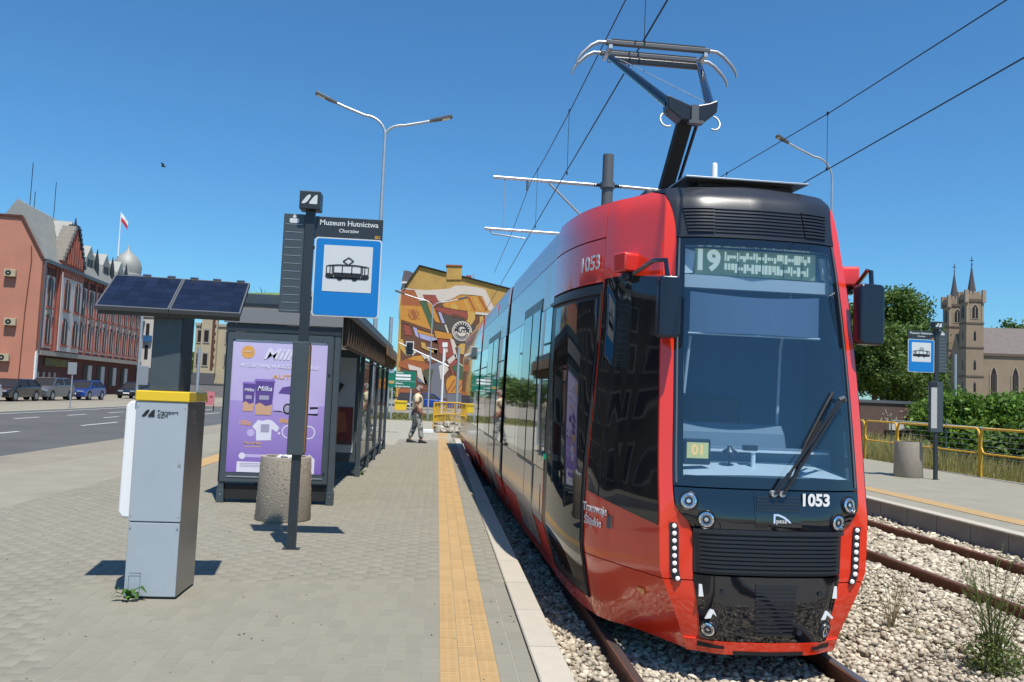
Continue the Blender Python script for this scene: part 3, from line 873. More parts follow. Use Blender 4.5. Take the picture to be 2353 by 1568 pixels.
# double sliding door in the first silver module
dd = MB()
for v in (4.55, 5.2, 5.85):
    pass
door2 = patch('passenger_door', M['black_satin'], vrect(-1, 4.4, 6.5, .04, 2.56), 2, 8, .006, thick=.02)
for a0, a1 in ((4.46, 5.42), (5.48, 6.44)):
    patch('door_leaf', M['beige'], vrect(-1, a0, a1, .06, .84), 2, 5, .012, door2, thick=.01)
    patch('door_glass', M['door_glass'], vrect(-1, a0 + .03, a1 - .03, .88, 2.45), 2, 6, .012, door2, thick=.01)
door3 = patch('passenger_door', M['black_satin'], vrect(-1, 9.6, 11.4, .04, 2.56), 2, 8, .006, thick=.02)
for a0, a1 in ((9.66, 10.46), (10.52, 11.34)):
    patch('door_leaf', M['beige'], vrect(-1, a0, a1, .06, .84), 2, 5, .012, door3, thick=.01)
    patch('door_glass', M['door_glass'], vrect(-1, a0 + .03, a1 - .03, .88, 2.45), 2, 6, .012, door3, thick=.01)
for v_, z0, z1 in ((3.0, .92, 1.22), (3.1, .42, .72)):
    patch('panel_outline', M['black_satin'], vrect(-1, v_, v_ + .12, z0, z1), 1, 1, .0025, thick=0)
    patch('small_hatch', M['beige'], vrect(-1, v_ + .02, v_ + .10, z0 + .02, z1 - .02), 1, 1, .005, thick=0)
MB().box(-1.05, 1.05, 18.9, 19.0, -.1, 3.2).build('rear_end', M['red'], tram)
MB().box(-.9, .9, 1.4, 18.9, -.16, -.06).build('underframe', M['black_matt'], tram)
MB().box(-1.1, 1.1, 2.45, 18.9, .02, .10).build('cabin_floor', M['greypost'], tram)
for v in (2.0, 3.8, 10.0, 11.8, 15, 16.8):
    for sg in (-1, 1):
        MB().lathe([(.30, -.06), (.34, -.055), (.34, .03), (.30, .06)], (sg * .7525, v, .115), 24, 'x').build('wheel', M['rubber'], tram, smooth=40)

# --- cab interior seen through the windscreen
M['dash'] = mat('pale_dash', (.50, .53, .54), .6)
M['dash2'] = mat('grey_blue_dash', (.13, .175, .215), .6)
M['cabwall'] = mat('blue_grey_cab_wall', (.05, .15, .29), .55)
M['blind'] = mat('sun_blind', (.11, .16, .235), .6)
MB().grid(lambda a, b: (lerp(-.60, .60, a), lerp(.06, .42, b) + .06 * abs(a * 2 - 1) ** 2, 1.055 + .055 * b + .02 * math.sin(PI * a)), 14, 6).build('dashboard', M['dash'], tram, smooth=60)
MB().box(-.66, .66, .50, .56, .95, 1.24).build('dash_riser', M['dash2'], tram, bevel=.01)
hood = MB().prism([(.56, 1.22), (.60, 1.34), (.66, 1.41), (.98, 1.41), (.98, 1.05), (.56, 1.05)], -.66, .34, 'x').build('instrument_hood', M['dash2'], tram, bevel=.015)
for k in range(13):
    MB().bar((-.34 + k * .05, .655, 1.412), (-.375 + k * .05, .80, 1.414), .008, .006).build('hood_slit', M['black_matt'], hood)
MB().box(-.62, .62, .47, .50, 1.205, 1.222).build('dash_strip', M['white'], tram)
wl = MB().box(-1.02, 1.02, 1.72, 1.78, .1, 2.95).build('cab_wall', M['cabwall'], tram)
for x0, x1, z0, z1 in ((-.95, -.3, .2, 2.3), (-.26, .22, 1.55, 2.25), (-.26, .22, 1.05, 1.5), (.28, .95, .2, 2.3)):
    MB().box(x0, x1, 1.70, 1.722, z0, z1).build('wall_panel', M['cabwall'], wl, bevel=.006)
MB().box(-.62, .62, .45, 1.75, .04, .08).build('cab_floor', M['black_matt'], tram)
MB().box(-.62, .62, .72, 1.75, 2.93, 2.96).build('cab_ceiling', M['cabwall'], tram)
MB().grid(lambda a, b: (lerp(-.49, .49, a), .40 - .08 * math.sin(PI * a), lerp(2.06, 2.36 - .035 * math.sin(PI * a), b)), 12, 4).build('sun_blind', M['blind'], tram, smooth=60)
MB().tube([(-.50, .40, 2.055), (0, .33, 2.05), (.50, .40, 2.055)], .008).build('blind_rail', M['dash'], tram)
bx_ = MB().prism([(-.60, 2.40), (.60, 2.40), (.60, 2.69), (-.60, 2.69)], .46, .50, 'y').build('display_box', M['dash2'], tram)
MB().prism([(-.60, 2.39), (.60, 2.39), (.58, 2.475), (-.57, 2.485)], .40, .46, 'y').build('box_sill', M['dash'], bx_)
MB().prism([(-.60, 2.485), (-.47, 2.50), (-.455, 2.66), (-.60, 2.69)], .42, .46, 'y').build('box_cheek', M['white'], bx_)
MB().prism([(.60, 2.42), (.53, 2.52), (.50, 2.66), (.58, 2.66)], .42, .46, 'y').build('box_cheek', M['dash'], bx_)
disp = MB().box(-.45, .47, .425, .46, 2.492, 2.685).build('destination_display', mat('display_board', (.26, .34, .20), .5, emit=(.30, .42, .18), estr=.12), tram)
M['ledtxt'] = mat('display_text', (.74, .77, .64), .5, emit=(.9, .95, .75), estr=.40)
text('route_number', '19', .205, (-.365, .420, 2.592), FRONT, M['ledtxt'], disp, bold=.008)
db = MB(); rr_ = random.Random(3)
for row in range(2):
    x = -.23
    while x < .41:
        w = rr_.uniform(.007, .022)
        db.box(x, x + w, .418, .424, 2.602 - row * .085 + rr_.choice((0, .02)), 2.668 - row * .085 - rr_.choice((0, .0, .025))); x += w + rr_.uniform(.004, .010)
db.build('display_lines', M['ledtxt'], disp)
for x in (-.13, .05, .22, .36): MB().box(x, x + .004, .4165, .42, 2.495, 2.68).build('display_divider', M['black_satin'], disp)
mon = MB().box(-.555, -.36, .25, .28, 1.12, 1.30).build('dash_monitor', M['black_satin'], tram, bevel=.01)
MB().box(-.535, -.38, .245, .25, 1.165, 1.275).build('screen', mat('monitor_screen', (.35, .30, .12), .4, emit=(.6, .65, .25), estr=.5), mon)
text('monitor_digits', '01', .10, (-.455, .243, 1.22), FRONT, mat('monitor_digit', (.7, .35, .1), .5, emit=(1, .6, .2), estr=.6), mon, bold=.003)
MB().lathe([(.008, 0), (.008, .09), (.055, .10), (.05, .12), (.02, .135), (.014, .155)], (-.19, .34, 1.10), 20).build('dome_aerial', M['black_satin'], tram, smooth=50)
MB().lathe([(.038, 0), (.036, .012), (.016, .02), (.015, .12), (.022, .125)], (-.03, .30, 1.09), 18).build('white_stand', M['white'], tram, smooth=50)
MB().cbox(-.04, .34, 1.245, .10, .06, .04).build('camera_unit', M['black_satin'], tram, bevel=.008)
MB().tube([(.33, .75, 1.05), (.37, .78, 2.0), (.38, .6, 2.5)], .012).build('hand_rail', M['dash'], tram)
MB().tube([(-.50, .46, 1.62), (-.47, .44, 2.04)], .012).build('hand_rail', M['dash'], tram)
seat = MB().box(-.22, .26, 1.25, 1.36, 1.0, 1.62).build('driver_seat', M['black_matt'], tram, bevel=.04)

# --- wipers
wz = lambda u, z, o: spt(s_of_u(u, z) if abs(u) > .001 else .001, z, o)
for du in (0.0, .055):
    a = wz(-.005 + du, .955, .03); b = wz(.50 + du * .25, 1.60, .045)
    piv = MB().lathe([(.022, -.02), (.022, .02), (.012, .03)], (a.x, a.y, a.z), 14, 'y').build('wiper_pivot', M['zinc'], tram, smooth=40)
    MB().bar(a + Vector((0, -.02, 0)), a.lerp(b, .22) + Vector((0, -.03, 0)), .034, .018).build('wiper_arm_root', M['black_satin'], tram, bevel=.004)
    MB().bar(a.lerp(b, .18) + Vector((0, -.03, 0)), b + Vector((0, -.015, 0)), .017, .014).build('wiper_arm', M['black_satin'], tram, bevel=.003)
e1, e2 = wz(.50, 1.60, .05), wz(.515, 1.59, .05)
MB().tube([wz(.495, 1.605, .05), wz(.53, 1.62, .055), wz(.545, 1.60, .05)], .016).build('wiper_joint', M['greypost'], tram)
bl = MB()
bl.tube([wz(.13, 1.02, .02), wz(.25, 1.30, .022), wz(.42, 1.58, .022), wz(.475, 1.66, .022)], .010, 6)
bl.bar(wz(.20, 1.17, .035), wz(.36, 1.45, .035), .022, .02)
bl.build('wiper_blade', M['black_matt'], tram)

# --- mirrors
def mirror(sg, u, v, z0, z1, w, d, hinge):
    ar = MB().tube(hinge, .017, 10).build('mirror_arm', M['black_gloss'], tram, smooth=50)
    mb = MB()
    prof = rrect(-w / 2, w / 2, 0, z1 - z0, .035, 4)
    mb.prism(prof, -d / 2, d / 2, 'y')
    mb.v = [tuple(Matrix.Translation((u, v, z0)) @ Matrix.Rotation(R(sg * 8), 4, 'Z') @ Vector(p)) for p in mb.v]
    h = mb.build('mirror_housing', mat('mirror_shell', (.006, .010, .026), .30, coat=.25), tram, smooth=40, bevel=.014)
    return h
def boxpod(sg, s, z):
    c = spt(s, z, .05); n = snorm(s, z)
    mb = MB().prism([(-.075, -.07), (.07, -.07), (.078, .06), (.06, .078), (-.07, .078), (-.085, .05)], -.07, .07, 'y')
    rz = math.atan2(n.y, n.x) + PI / 2
    mb.v = [tuple(Matrix.Translation(c) @ Matrix.Rotation(rz, 4, 'Z') @ Vector(p)) for p in mb.v]
    mb.build('camera_pod', mat('pod_red', (.68, .04, .03), .3, coat=.6), tram, smooth=40, bevel=.015)
    c2 = spt(s, z - .10, .03)
    MB().cbox(c2.x, c2.y, c2.z, .08, .08, .06, (0, 0, rz)).build('pod_base', M['black_satin'], tram, bevel=.01)
    return c2
cl = boxpod(-1, -3.95, 2.59)
mirror(-1, -.725, .16, 1.99, 2.42, .155, .15, [tuple(cl), (cl.x + .04, cl.y - .1, 2.52), (-.80, .30, 2.55), (-.745, .18, 2.54), (-.735, .16, 2.42)])
cr = boxpod(1, 3.5, 2.55)
mirror(1, .80, .26, 2.02, 2.46, .20, .10, [tuple(cr), (cr.x, cr.y - .12, 2.47), (.81, .30, 2.57), (.82, .27, 2.56), (.82, .26, 2.45)])

# --- roof equipment
rp_ = MB().prism([(.55, 3.245), (1.00, 3.262), (1.00, 3.276), (.55, 3.259)], -.50, .47, 'x').build('roof_plate', M['alu'], tram, bevel=.003)
MB().prism([(.68, 3.15), (.95, 3.15), (.95, 3.255), (.68, 3.245)], -.36, .40, 'x').build('roof_box', M['black_satin'], tram)
MB().box(-.68, -.42, 1.0, 1.3, 3.17, 3.26).build('roof_box', M['greypost'], tram, bevel=.02)
MB().lathe([(.03, 0), (.03, .02), (.024, .04), (.022, .17), (.016, .185), (.004, .19)], (-.10, 1.05, 3.33), 16).build('roof_aerial', M['white'], tram, smooth=50)
MB().lathe([(.07, 0), (.07, .03), (.05, .04), (.0, .042)], (.33, .95, 3.285), 18, cap=False).build('roof_dome', M['greypost'], tram, smooth=50)
MB().box(-.6, .6, 1.45, 5.6, 3.19, 3.29).build('roof_deck', M['greypost'], tram, bevel=.03)
# pantograph
pan_m = M['black_satin']
pt = []
KZ, KV, KU = 4.34, 2.12, .02
HZ, HV, HU = 5.40, 3.30, -.02
knee = MB().prism([(KU - .245, KZ + .10), (KU - .235, KZ - .03), (KU - .10, KZ - .13), (KU + .12, KZ - .13), (KU + .24, KZ - .03), (KU + .25, KZ + .09), (KU + .16, KZ + .05), (KU + .0, KZ + .01), (KU - .13, KZ + .06)], KV - .09, KV + .09, 'y').build('knee_casting', pan_m, tram, bevel=.012)
MB().bar((KU - .02, KV + .05, KZ - .06), (KU - .02, KV + 1.15, 3.30), .135, .12).build('lower_arm', M['black_matt'], tram, bevel=.015)
MB().tube([(KU + .10, KV + .10, KZ - .12), (KU + .10, KV + 1.3, 3.25)], .018).build('guide_rod', M['black_satin'], tram)
for sg, nm in ((-1, 'upper_tube'), (1, 'upper_tube')):
    MB().tube([(KU + sg * .20, KV, KZ + .04), (HU + sg * .50, HV - .05, HZ - .13)], [.052, .036], 12).build(nm, M['black_gloss'], tram, smooth=50)
MB().tube([(KU + .24, KV, KZ + .05), (HU - .44, HV - .05, HZ - .12)], .005, 5).build('tension_wire', M['zinc'], tram)
MB().bar((HU - .52, HV + .02, HZ - .12), (HU + .52, HV + .02, HZ - .12), .05, .06).build('head_tube', pan_m, tram, bevel=.008)
for dv in (-.14, .14):
    st = MB().box(HU - .58, HU + .58, HV + dv - .03, HV + dv + .03, HZ - .025, HZ + .02).build('contact_strip', M['greypost'], tram, bevel=.006)
    MB().box(HU - .52, HU + .52, HV + dv - .026, HV + dv + .026, HZ + .021, HZ + .035).build('carbon', M['black_matt'], st)
    for sg in (-1, 1):
        pts = [(HU + sg * .56, HV + dv, HZ), (HU + sg * .66, HV + dv, HZ - .005), (HU + sg * .74, HV + dv, HZ - .05), (HU + sg * .84, HV + dv, HZ - .15), (HU + sg * .885, HV + dv, HZ - .22), (HU + sg * .89, HV + dv, HZ - .27)]
        MB().tube(pts, [.019, .021, .021, .019, .016, .012], 10).build('horn', M['alu'], tram, smooth=50)
for sg in (-1, 1):
    MB().box(HU + sg * .53 - .02, HU + sg * .53 + .02, HV - .17, HV + .17, HZ - .075, HZ - .03).build('head_bracket', M['zinc'], tram)
    MB().tube([(HU + sg * .5, HV, HZ - .05), (HU + sg * .5, HV, HZ - .15)], .02).build('spring', M['steel'], tram)
    cx = KU + sg * .24
    lp = [(cx + sg * (-.01 + .062 * math.sin(t)), KV - .02 + .03 * math.cos(t), KZ - .12 + .075 * math.cos(t)) for t in np.linspace(.1, PI + .5, 12)]
    MB().tube(lp, .010, 8).build('copper_loop', M['zinc'], tram, smooth=60)
MB().cbox(KU + .02, KV - .10, KZ - .06, .07, .02, .15).build('knee_bracket', M['greypost'], tram)
MB().cbox(KU + .03, KV - .09, KZ - .15, .14, .06, .03).build('knee_foot', M['greypost'], tram)
# ================================================================== LEFT PLATFORM THINGS
M['mach_grey'] = mat('grey_coated_steel', (.36, .405, .44), .45, spec=.5, vary=.05, vscale=3, dirt=.16, dcol=(.25, .26, .26), dscale=2.2)
M['mach_side'] = mat('brushed_steel', (.25, .245, .25), .30, metal=.85, vary=.06, vscale=5)
M['yellow'] = mat('yellow_enamel', (.78, .52, .02), .3, coat=.5)
M['yellow_rail'] = mat('yellow_rail_paint', (.66, .37, .022), .45, vary=.15, vscale=5)
M['cell'] = mat('solar_cell', (.010, .014, .032), .30, spec=.35, isl=.3)
M['ink'] = mat('black_print', (.012, .013, .016), .5)
M['blue'] = mat('sign_blue', (.008, .19, .53), .4, spec=.4)
M['signwhite'] = mat('sign_white', (.62, .64, .64), .45)
M['orange_txt'] = mat('orange_print', (.80, .38, .03), .5)
M['paper'] = mat('paper', (.45, .45, .44), .7)
M['wood'] = mat('brown_timber', (.075, .045, .024), .6, vary=.3, vscale=7)
M['amber_lit'] = mat('sunlit_amber', (.26, .14, .045), .55, vary=.25, vscale=7)  # sunlit copy of the timber tone, sunlight put into the colour
M['pane'] = glass('clear_pane', (.80, .84, .85), 1.5)
M['concrete'] = mat('pebble_concrete', (.36, .31, .245), .9, vary=.16, vscale=55, bump=.5, bscale=110)
M['pebble'] = mat('set_pebble', (.36, .30, .23), .85, isl=.45)

def logo(name, x, z, w, h, y, m, parent, rot=None):
    mb = MB()
    for pl in (LOGO_A, LOGO_B): mb.prism([(x + p[0] * w, z + p[1] * h) for p in pl], y - .002, y + .004, 'y')
    return mb.build(name, m, parent)

# --- ticket machine
tm = thing('ticket_machine', 'grey ticket machine with yellow top band and white side casing under a solar panel', 'ticket machine', (-1.975, 6.405, 0))
MB().box(-.178, .178, -.218, .228, .015, .538).build('lower_body', M['mach_grey'], tm, bevel=.006)
ub_ = MB().box(-.18, .18, -.222, .23, .543, 1.40).build('upper_body', M['mach_grey'], tm, bevel=.006)
MB().box(.1795, .1825, -.215, .224, .02, 1.395).build('side_plate', M['mach_side'], tm)
MB().box(-.165, .165, -.20, .21, 0, .02).build('plinth', M['black_matt'], tm)
MB().box(-.188, .19, -.23, .238, 1.402, 1.478).build('top_band', M['yellow'], tm, bevel=.008)
MB().box(-.17, .17, -.21, .22, .5375, .5435).build('joint_line', M['black_matt'], tm)
MB().prism([(-.262, .60), (-.235, .565), (-.181, .56), (-.181, 1.40), (-.225, 1.40), (-.258, 1.365)], -.20, .21, 'y').build('side_casing', M['white'], tm, bevel=.012)
MB().box(-.275, -.262, -.15, -.13, 1.0, 1.02).build('button', M['black_satin'], tm)
for z0, z1, x0, x1 in ((.03, .16, -.15, -.148), (.03, .18, -.071, -.069), (.16, .1615, -.15, -.07), (.18, .1815, -.15, -.07)):
    MB().box(x0, x1, -.2195, -.2182, z0, z1).build('hatch_line', M['black_satin'], tm)
logo('logo_mark', -.135, 1.29, .088, .052, -.2235, M['ink'], tm)
text('lettering', 'Transport', .036, (-.03, -.2235, 1.325), FRONT, M['ink'], tm, 'LEFT')
text('lettering', 'GZM', .036, (-.03, -.2235, 1.296), FRONT, M['ink'], tm, 'LEFT')
for yy, zz, w, h in ((-.07, 1.32, .05, .02), (-.10, 1.29, .03, .05), (-.06, 1.24, .06, .012), (-.05, 1.19, .03, .014)):
    MB().box(.1826, .1832, yy, yy + w, zz, zz + h).build('etched_mark', M['greypost'], tm)
MB().box(-.108, .098, -.20, .08, 1.478, 2.06).build('mast', M['slate'], tm, bevel=.006)
MB().box(.0982, .104, -.19, .07, 1.478, 2.06).build('mast_edge', M['anthracite'], tm)
for x, z in ((-.165, 1.36), (.165, 1.36), (-.165, .58), (.165, .58), (-.163, .50), (.163, .50)):
    MB().lathe([(.006, 0), (.005, -.002), (0, -.0022)], (x, -.222, z), 10, 'y', cap=False).build('screw', M['steel'], tm)
MB().lathe([(.012, 0), (.011, -.003), (.004, -.0035), (.003, -.001)], (.15, -.222, .95), 14, 'y').build('lock', M['steel'], tm)
# solar modules on top
def on_panel(a, b, off=0.0):       # a across 0..1, b up the slope 0..1
    p = Vector((lerp(-.49, .49, a), lerp(-.32, .14, b), lerp(2.035, 2.315, b))) + Vector((0, -.52, .855)) * off
    return tuple(Matrix.Rotation(R(6), 4, 'Z') @ p)
def slab(mb, a0, a1, b0, b1, o0, o1):
    vs = [on_panel(a, b, o) for o in (o0, o1) for a, b in ((a0, b0), (a1, b0), (a1, b1), (a0, b1))]
    return mb.add(vs, [(0, 3, 2, 1), (4, 5, 6, 7), (0, 1, 5, 4), (1, 2, 6, 5), (2, 3, 7, 6), (3, 0, 4, 7)])
for i in range(2):
    a0 = i * .502; a1 = a0 + .498
    pn = slab(MB(), a0, a1, 0, 1, 0, .028).build('solar_module', M['black_satin'], tm)
    slab(slab(slab(slab(MB(), a0, a1, -.005, .022, .0, .032), a0, a1, .978, 1.0, 0, .032), a0, a0 + .010, .022, .978, 0, .032), a1 - .010, a1, .022, .978, 0, .032).build('module_frame', M['greypost'], pn)
    for c in range(6):
        for r in range(6):
            u0 = a0 + .014 + c * (.470 / 6); v0 = .03 + r * (.94 / 6)
            slab(MB(), u0 + .001, u0 + .470 / 6 - .001, v0 + .002, v0 + .94 / 6 - .002, .028, .0305).build('solar_cell', M['cell'], pn)
for a in (.2, .38, .55, .72, .9):
    slab(MB(), a, a + .06, .99, 1.02, .02, .045).build('panel_clip', M['steel'], tm)
slab(MB(), .01, .99, .06, .12, -.05, -.002).build('panel_rail', M['anthracite'], tm)
slab(MB(), .01, .99, .85, .92, -.05, -.002).build('panel_rail', M['anthracite'], tm)

# --- tram stop signs
def pictogram(par, x, z, w, y):
    """old tram pictogram on the white field, w wide, centred at x, bottom at z"""
    mb = MB(); P = lambda pts: mb.prism([(x + a * w, z + b * w) for a, b in pts], y - .002, y + .002, 'y')
    P([(-.49, .30), (-.44, .33), (-.2, .355), (.2, .355), (.44, .33), (.49, .30), (.44, .305), (.2, .325), (-.2, .325), (-.44, .305)])
    P([(-.50, .06), (-.46, .02), (-.32, .02), (-.32, .12), (-.46, .14), (-.50, .10)])
    P([(.50, .06), (.46, .02), (.32, .02), (.32, .12), (.46, .14), (.50, .10)])
    P([(-.31, .16), (.31, .16), (.31, .03), (.24, .02), (.20, -.02), (.14, -.02), (.10, .02), (-.10, .02), (-.14, -.02), (-.20, -.02), (-.24, .02), (-.31, .03)])
    for a in (-.48, -.40, -.345, -.315, -.12, .10, .315, .345, .40, .48): P([(a - .011, .12), (a + .011, .12), (a + .011, .315), (a - .011, .315)])
    P([(-.4, .02), (.4, .02), (.4, .045), (-.4, .045)])
    for p, q in (((0, .355), (-.11, .43)), ((-.11, .43), (.02, .52)), ((.02, .52), (.13, .44)), ((.13, .44), (.02, .355))):
        mb.bar((x + p[0] * w, y, z + p[1] * w), (x + q[0] * w, y, z + q[1] * w), .010 * w / .4, .004, (0, 1, 0))
    return mb.build('tram_pictogram', M['ink'], par)

def stop_sign(loc, label, f=1, dz=0.0, k=1.0, wide_case=False):
    t = thing('tram_stop_sign', label, 'stop sign', loc, 0, 'tram stop signs on the two platforms')
    X = lambda a, b: (min(f * a, f * b) * k, max(f * a, f * b) * k)
    MB().box(-.042, .042, -.03, .03, 0, .95 + dz).build('lower_post', M['anthracite'], t, bevel=.004)
    MB().box(-.08, .08, -.05, .05, 0, .008).build('base_plate', M['anthracite'], t)
    MB().box(-.043, .047, -.03, .03, 1.9 + dz, 3.275 + dz).build('upper_post', M['anthracite'], t, bevel=.004)
    if not wide_case:
        cs = MB().box(-.088, .068, -.055, .04, .895 + dz, 1.985 + dz).build('timetable_case', M['slate'], t, bevel=.006)
        MB().box(.0682, .080, -.045, .035, .92 + dz, 1.955 + dz).build('case_door', M['amber_lit'], cs)  # golden reflection of the timetable painted as a lit amber face
        MB().box(.080, .0835, -.048, -.040, .9 + dz, 1.97 + dz).build('door_edge', M['black_satin'], cs)
    else:
        cs = MB().box(-.16, .15, -.05, .05, .86 + dz, 2.04 + dz).build('timetable_case', M['slate'], t, bevel=.006)
        MB().box(-.148, -.005, -.054, -.050, .95 + dz, 1.90 + dz).build('timetable_sheet', M['paper'], cs)
        MB().box(-.155, .0, -.0525, -.0502, 1.90 + dz, 2.03 + dz).build('case_head', M['black_satin'], cs)
    c = MB().box(-.10, .10, -.09, .09, 3.275 + dz, 3.455 + dz).build('sign_cube', M['anthracite'], t, bevel=.008)
    logo('logo_mark', -.078, 3.325 + dz, .15, .092, -.092, M['signwhite'], c)
    x0, x1 = X(-.25, -.048)
    lp = MB().box(x0, x1, -.012, .012, 2.265 + dz, 3.235 + dz).build('line_board', M['slate'], t, bevel=.003)
    for i in range(12):
        MB().box(x0 + .02 * k, x1 - .02 * k, -.0145, -.012, 3.13 + dz - i * .077, 3.134 + dz - i * .077).build('board_line', M['greypost'] if 0 else M['zinc'], lp)
    ic = MB()
    cx = (x0 + x1) / 2
    ic.prism(rrect(cx - .045, cx + .045, 3.145 + dz, 3.19 + dz, .01, 2), -.0145, -.012, 'y')
    ic.prism([(cx - .018, 3.205 + dz), (cx, 3.235 + dz), (cx + .018, 3.205 + dz), (cx, 3.19 + dz)], -.0145, -.012, 'y')
    ic.build('tram_symbol', M['signwhite'], lp)
    x0, x1 = X(.052, .71)
    hd = MB().box(x0, x1, -.012, .012, 3.005 + dz, 3.225 + dz).build('name_board', M['anthracite'], t, bevel=.003)
    cx = (x0 + x1) / 2
    text('stop_name', 'Muzeum Hutnictwa', .072 * k, (cx, -.0135, 3.165 + dz), FRONT, M['signwhite'], hd, bold=.0012)
    text('town_name', 'Chorzów', .050 * k, (cx, -.0135, 3.092 + dz), FRONT, M['signwhite'], hd, bold=.0008)
    text('stop_number', '021', .038 * k, (x1 - .045 * k, -.0135, 3.045 + dz), FRONT, M['orange_txt'], hd, bold=.001)
    x0, x1 = X(.064, .712)
    bs = MB().prism(rrect(x0, x1, 2.245 + dz, 3.02 + dz, .03), -.022, -.012, 'y').build('sign_plate', M['signwhite'], t)
    MB().prism(rrect(x0 + .012, x1 - .012, 2.257 + dz, 3.008 + dz, .028), -.0245, -.022, 'y').build('blue_field', M['blue'], bs)
    MB().prism(rrect(x0 + .09, x1 - .086, 2.49 + dz, 2.945 + dz, .004, 1), -.027, -.0245, 'y').build('white_field', M['signwhite'], bs)
    pictogram(bs, (x0 + x1) / 2 + .002, 2.61 + dz, .42 * k, -.029)
    for z in (2.4, 2.9): MB().box(min(0, f * .2), max(0, f * .2), -.011, .02, z + dz, z + .03 + dz).build('clamp', M['anthracite'], t)
    return t
stop_sign((-1.325, 8.17, 0), 'dark tram stop sign with blue tram plate beside the ticket machine', 1)
stop_sign((11.65, 18.5, 0), 'dark tram stop sign with blue tram plate on the platform across the tracks', -1, .24, 1.0, True)

# --- concrete litter bins
def litter_bin(loc, label, r0, r1, h, litter):
    t = thing('litter_bin', label, 'litter bin', loc, 0, 'concrete litter bins on the platforms')
    mb = MB().lathe([(r0 * .97, 0), (r0, .015), (r1, h - .02), (r1 * .985, h), (r1 * .80, h), (r1 * .78, h - .10), (r1 * .76, h - .3)], n=40)
    b = mb.build('shell', M['concrete'], t, smooth=35)
    n = 1800
    a = RNG.uniform(0, 2 * PI, n); z = RNG.uniform(.02, h - .03, n); rr = r0 + (r1 - r0) * z / h - .0035
    P = np.stack([rr * np.cos(a), rr * np.sin(a), z], 1)
    q = link('aggregate', stones(P, .0065, 'aggregate', M['pebble']), t); q['kind'] = 'stuff'
    MB().lathe([(r1 * .77, h - .28), (r1 * .5, h - .22), (.0, h - .18)], n=24, cap=False).build('liner', M['black_matt'], t)
    if litter:
        mb = MB(); v, f = ICOV, ICOF
        for cx, cy, s in ((.02, -.12, .07), (.09, -.08, .06), (-.06, -.05, .06), (.13, -.10, .045), (.07, .0, .08)):
            vv = v * (1 + RNG.normal(0, .18, (12, 1))) * s * np.array([1, 1, .7]) + np.array([cx, cy, h - .015])
            mb.add([tuple(p) for p in vv], [tuple(q) for q in f])
        mb.build('rubbish', mat('rubbish_bag', (.62, .62, .64), .4), t, smooth=50)
    return t
litter_bin((-1.735, 9.98, 0), 'stubby round pebble-concrete litter bin with white rubbish, behind the near stop sign', .318, .287, .73, True)
litter_bin((11.29, 19.02, 0), 'round concrete litter bin on the platform across the tracks', .325, .30, .835, False)

# --- waiting shelter
sh = thing('tram_shelter', 'dark steel waiting shelter with planted roof and timber fins, poster on its end wall', 'shelter', (-2.08, 11.25, 0))
X0, X1, YL = -.74, .76, 11.0
def post(x, y, w=.075, h=2.6, foot=True):
    p = MB().box(x - w / 2, x + w / 2, y - .05, y + .05, 0.17 if foot else 0, h).build('post', M['slate'], sh, bevel=.004)
    if foot:
        MB().box(x - w * .62, x + w * .62, y - .062, y + .062, 0, .175).build('post_foot', M['slate'], p, bevel=.004)
        MB().lathe([(.010, 0), (.010, -.006), (.0, -.007)], (x, y - .062, .11), 10, 'y', cap=False).build('bolt', M['steel'], p)
legs = [0, 3.75, 5.6, 7.4, 9.2, 10.9]
for y in legs: post(X1 - .04, y)
for y in legs: post(X0 + .05, y)
# end wall: advert case
cs = MB().box(X0 + .005, X1 - .085, -.05, .10, .27, 2.245)
case = cs.build('poster_case', M['slate'], sh, bevel=.006)
bz = MB().box(X0 + .03, X1 - .10, -.065, -.05, 2.145, 2.235).box(X0 + .03, X1 - .10, -.065, -.05, .28, .385).box(X0 + .03, X0 + .10, -.065, -.05, .385, 2.145).box(X1 - .165, X1 - .10, -.065, -.05, .385, 2.145)
bz.build('case_bezel', M['slate'], case)
MB().box(X0 + .12, X1 - .15, -.072, -.065, .34, .352).build('case_trim', M['zinc'], case)
MB().box(X0 + .13, X1 - .18, -.058, -.050, 2.125, 2.165).build('case_top_strip', M['zinc'], case)
MB().box(X0 + .1, X1 - .1, -.02, .06, .05, .24).build('shade_filler', M['black_matt'], sh)  # black block standing in for the shade below the poster case
for z in (.42, 1.72): MB().lathe([(.014, 0), (.013, -.01), (0, -.012)], (X1 - .13, -.065, z), 12, 'y', cap=False).build('case_lock', M['black_satin'], case)
# beams and roof
MB().box(X0 - .03, X1 + .02, -.09, -.04, 2.36, 2.565).build('end_fascia', M['mach_side'] if 0 else mat('grey_fascia', (.20, .20, .205), .45), sh, bevel=.004)
MB().box(X0, X1, -.06, 0, 2.25, 2.35).build('end_beam', M['anthracite'], sh)
MB().box(X0 - .1, X1 + .10, -.05, YL + .95, 2.585, 2.63).build('soffit', M['black_satin'], sh)
MB().box(X0 - .02, X1 + .03, .1, YL + .9, 2.63, 2.775).build('roof_tray', M['slate'], sh, bevel=.006)
MB().box(X0 - .08, X0 - .02, -.05, YL + .9, 2.4, 2.75).build('roof_edge', M['slate'], sh)
gr = MB().grid(lambda a, b: (lerp(X0, X1 - .02, a), lerp(.15, YL + .85, b), 2.78 + .075 * math.sin(PI * a) ** .3 * min(1, b * 300)), 6, 30).build('planted_mat', mat('sedum_mat', (.13, .21, .05), .95, vary=.5, vscale=8, bump=.8, bscale=40), sh)
n = 700
P = np.stack([RNG.uniform(X0 + .05, X1 - .08, n), RNG.uniform(.4, YL, n), np.full(n, 2.84)], 1)
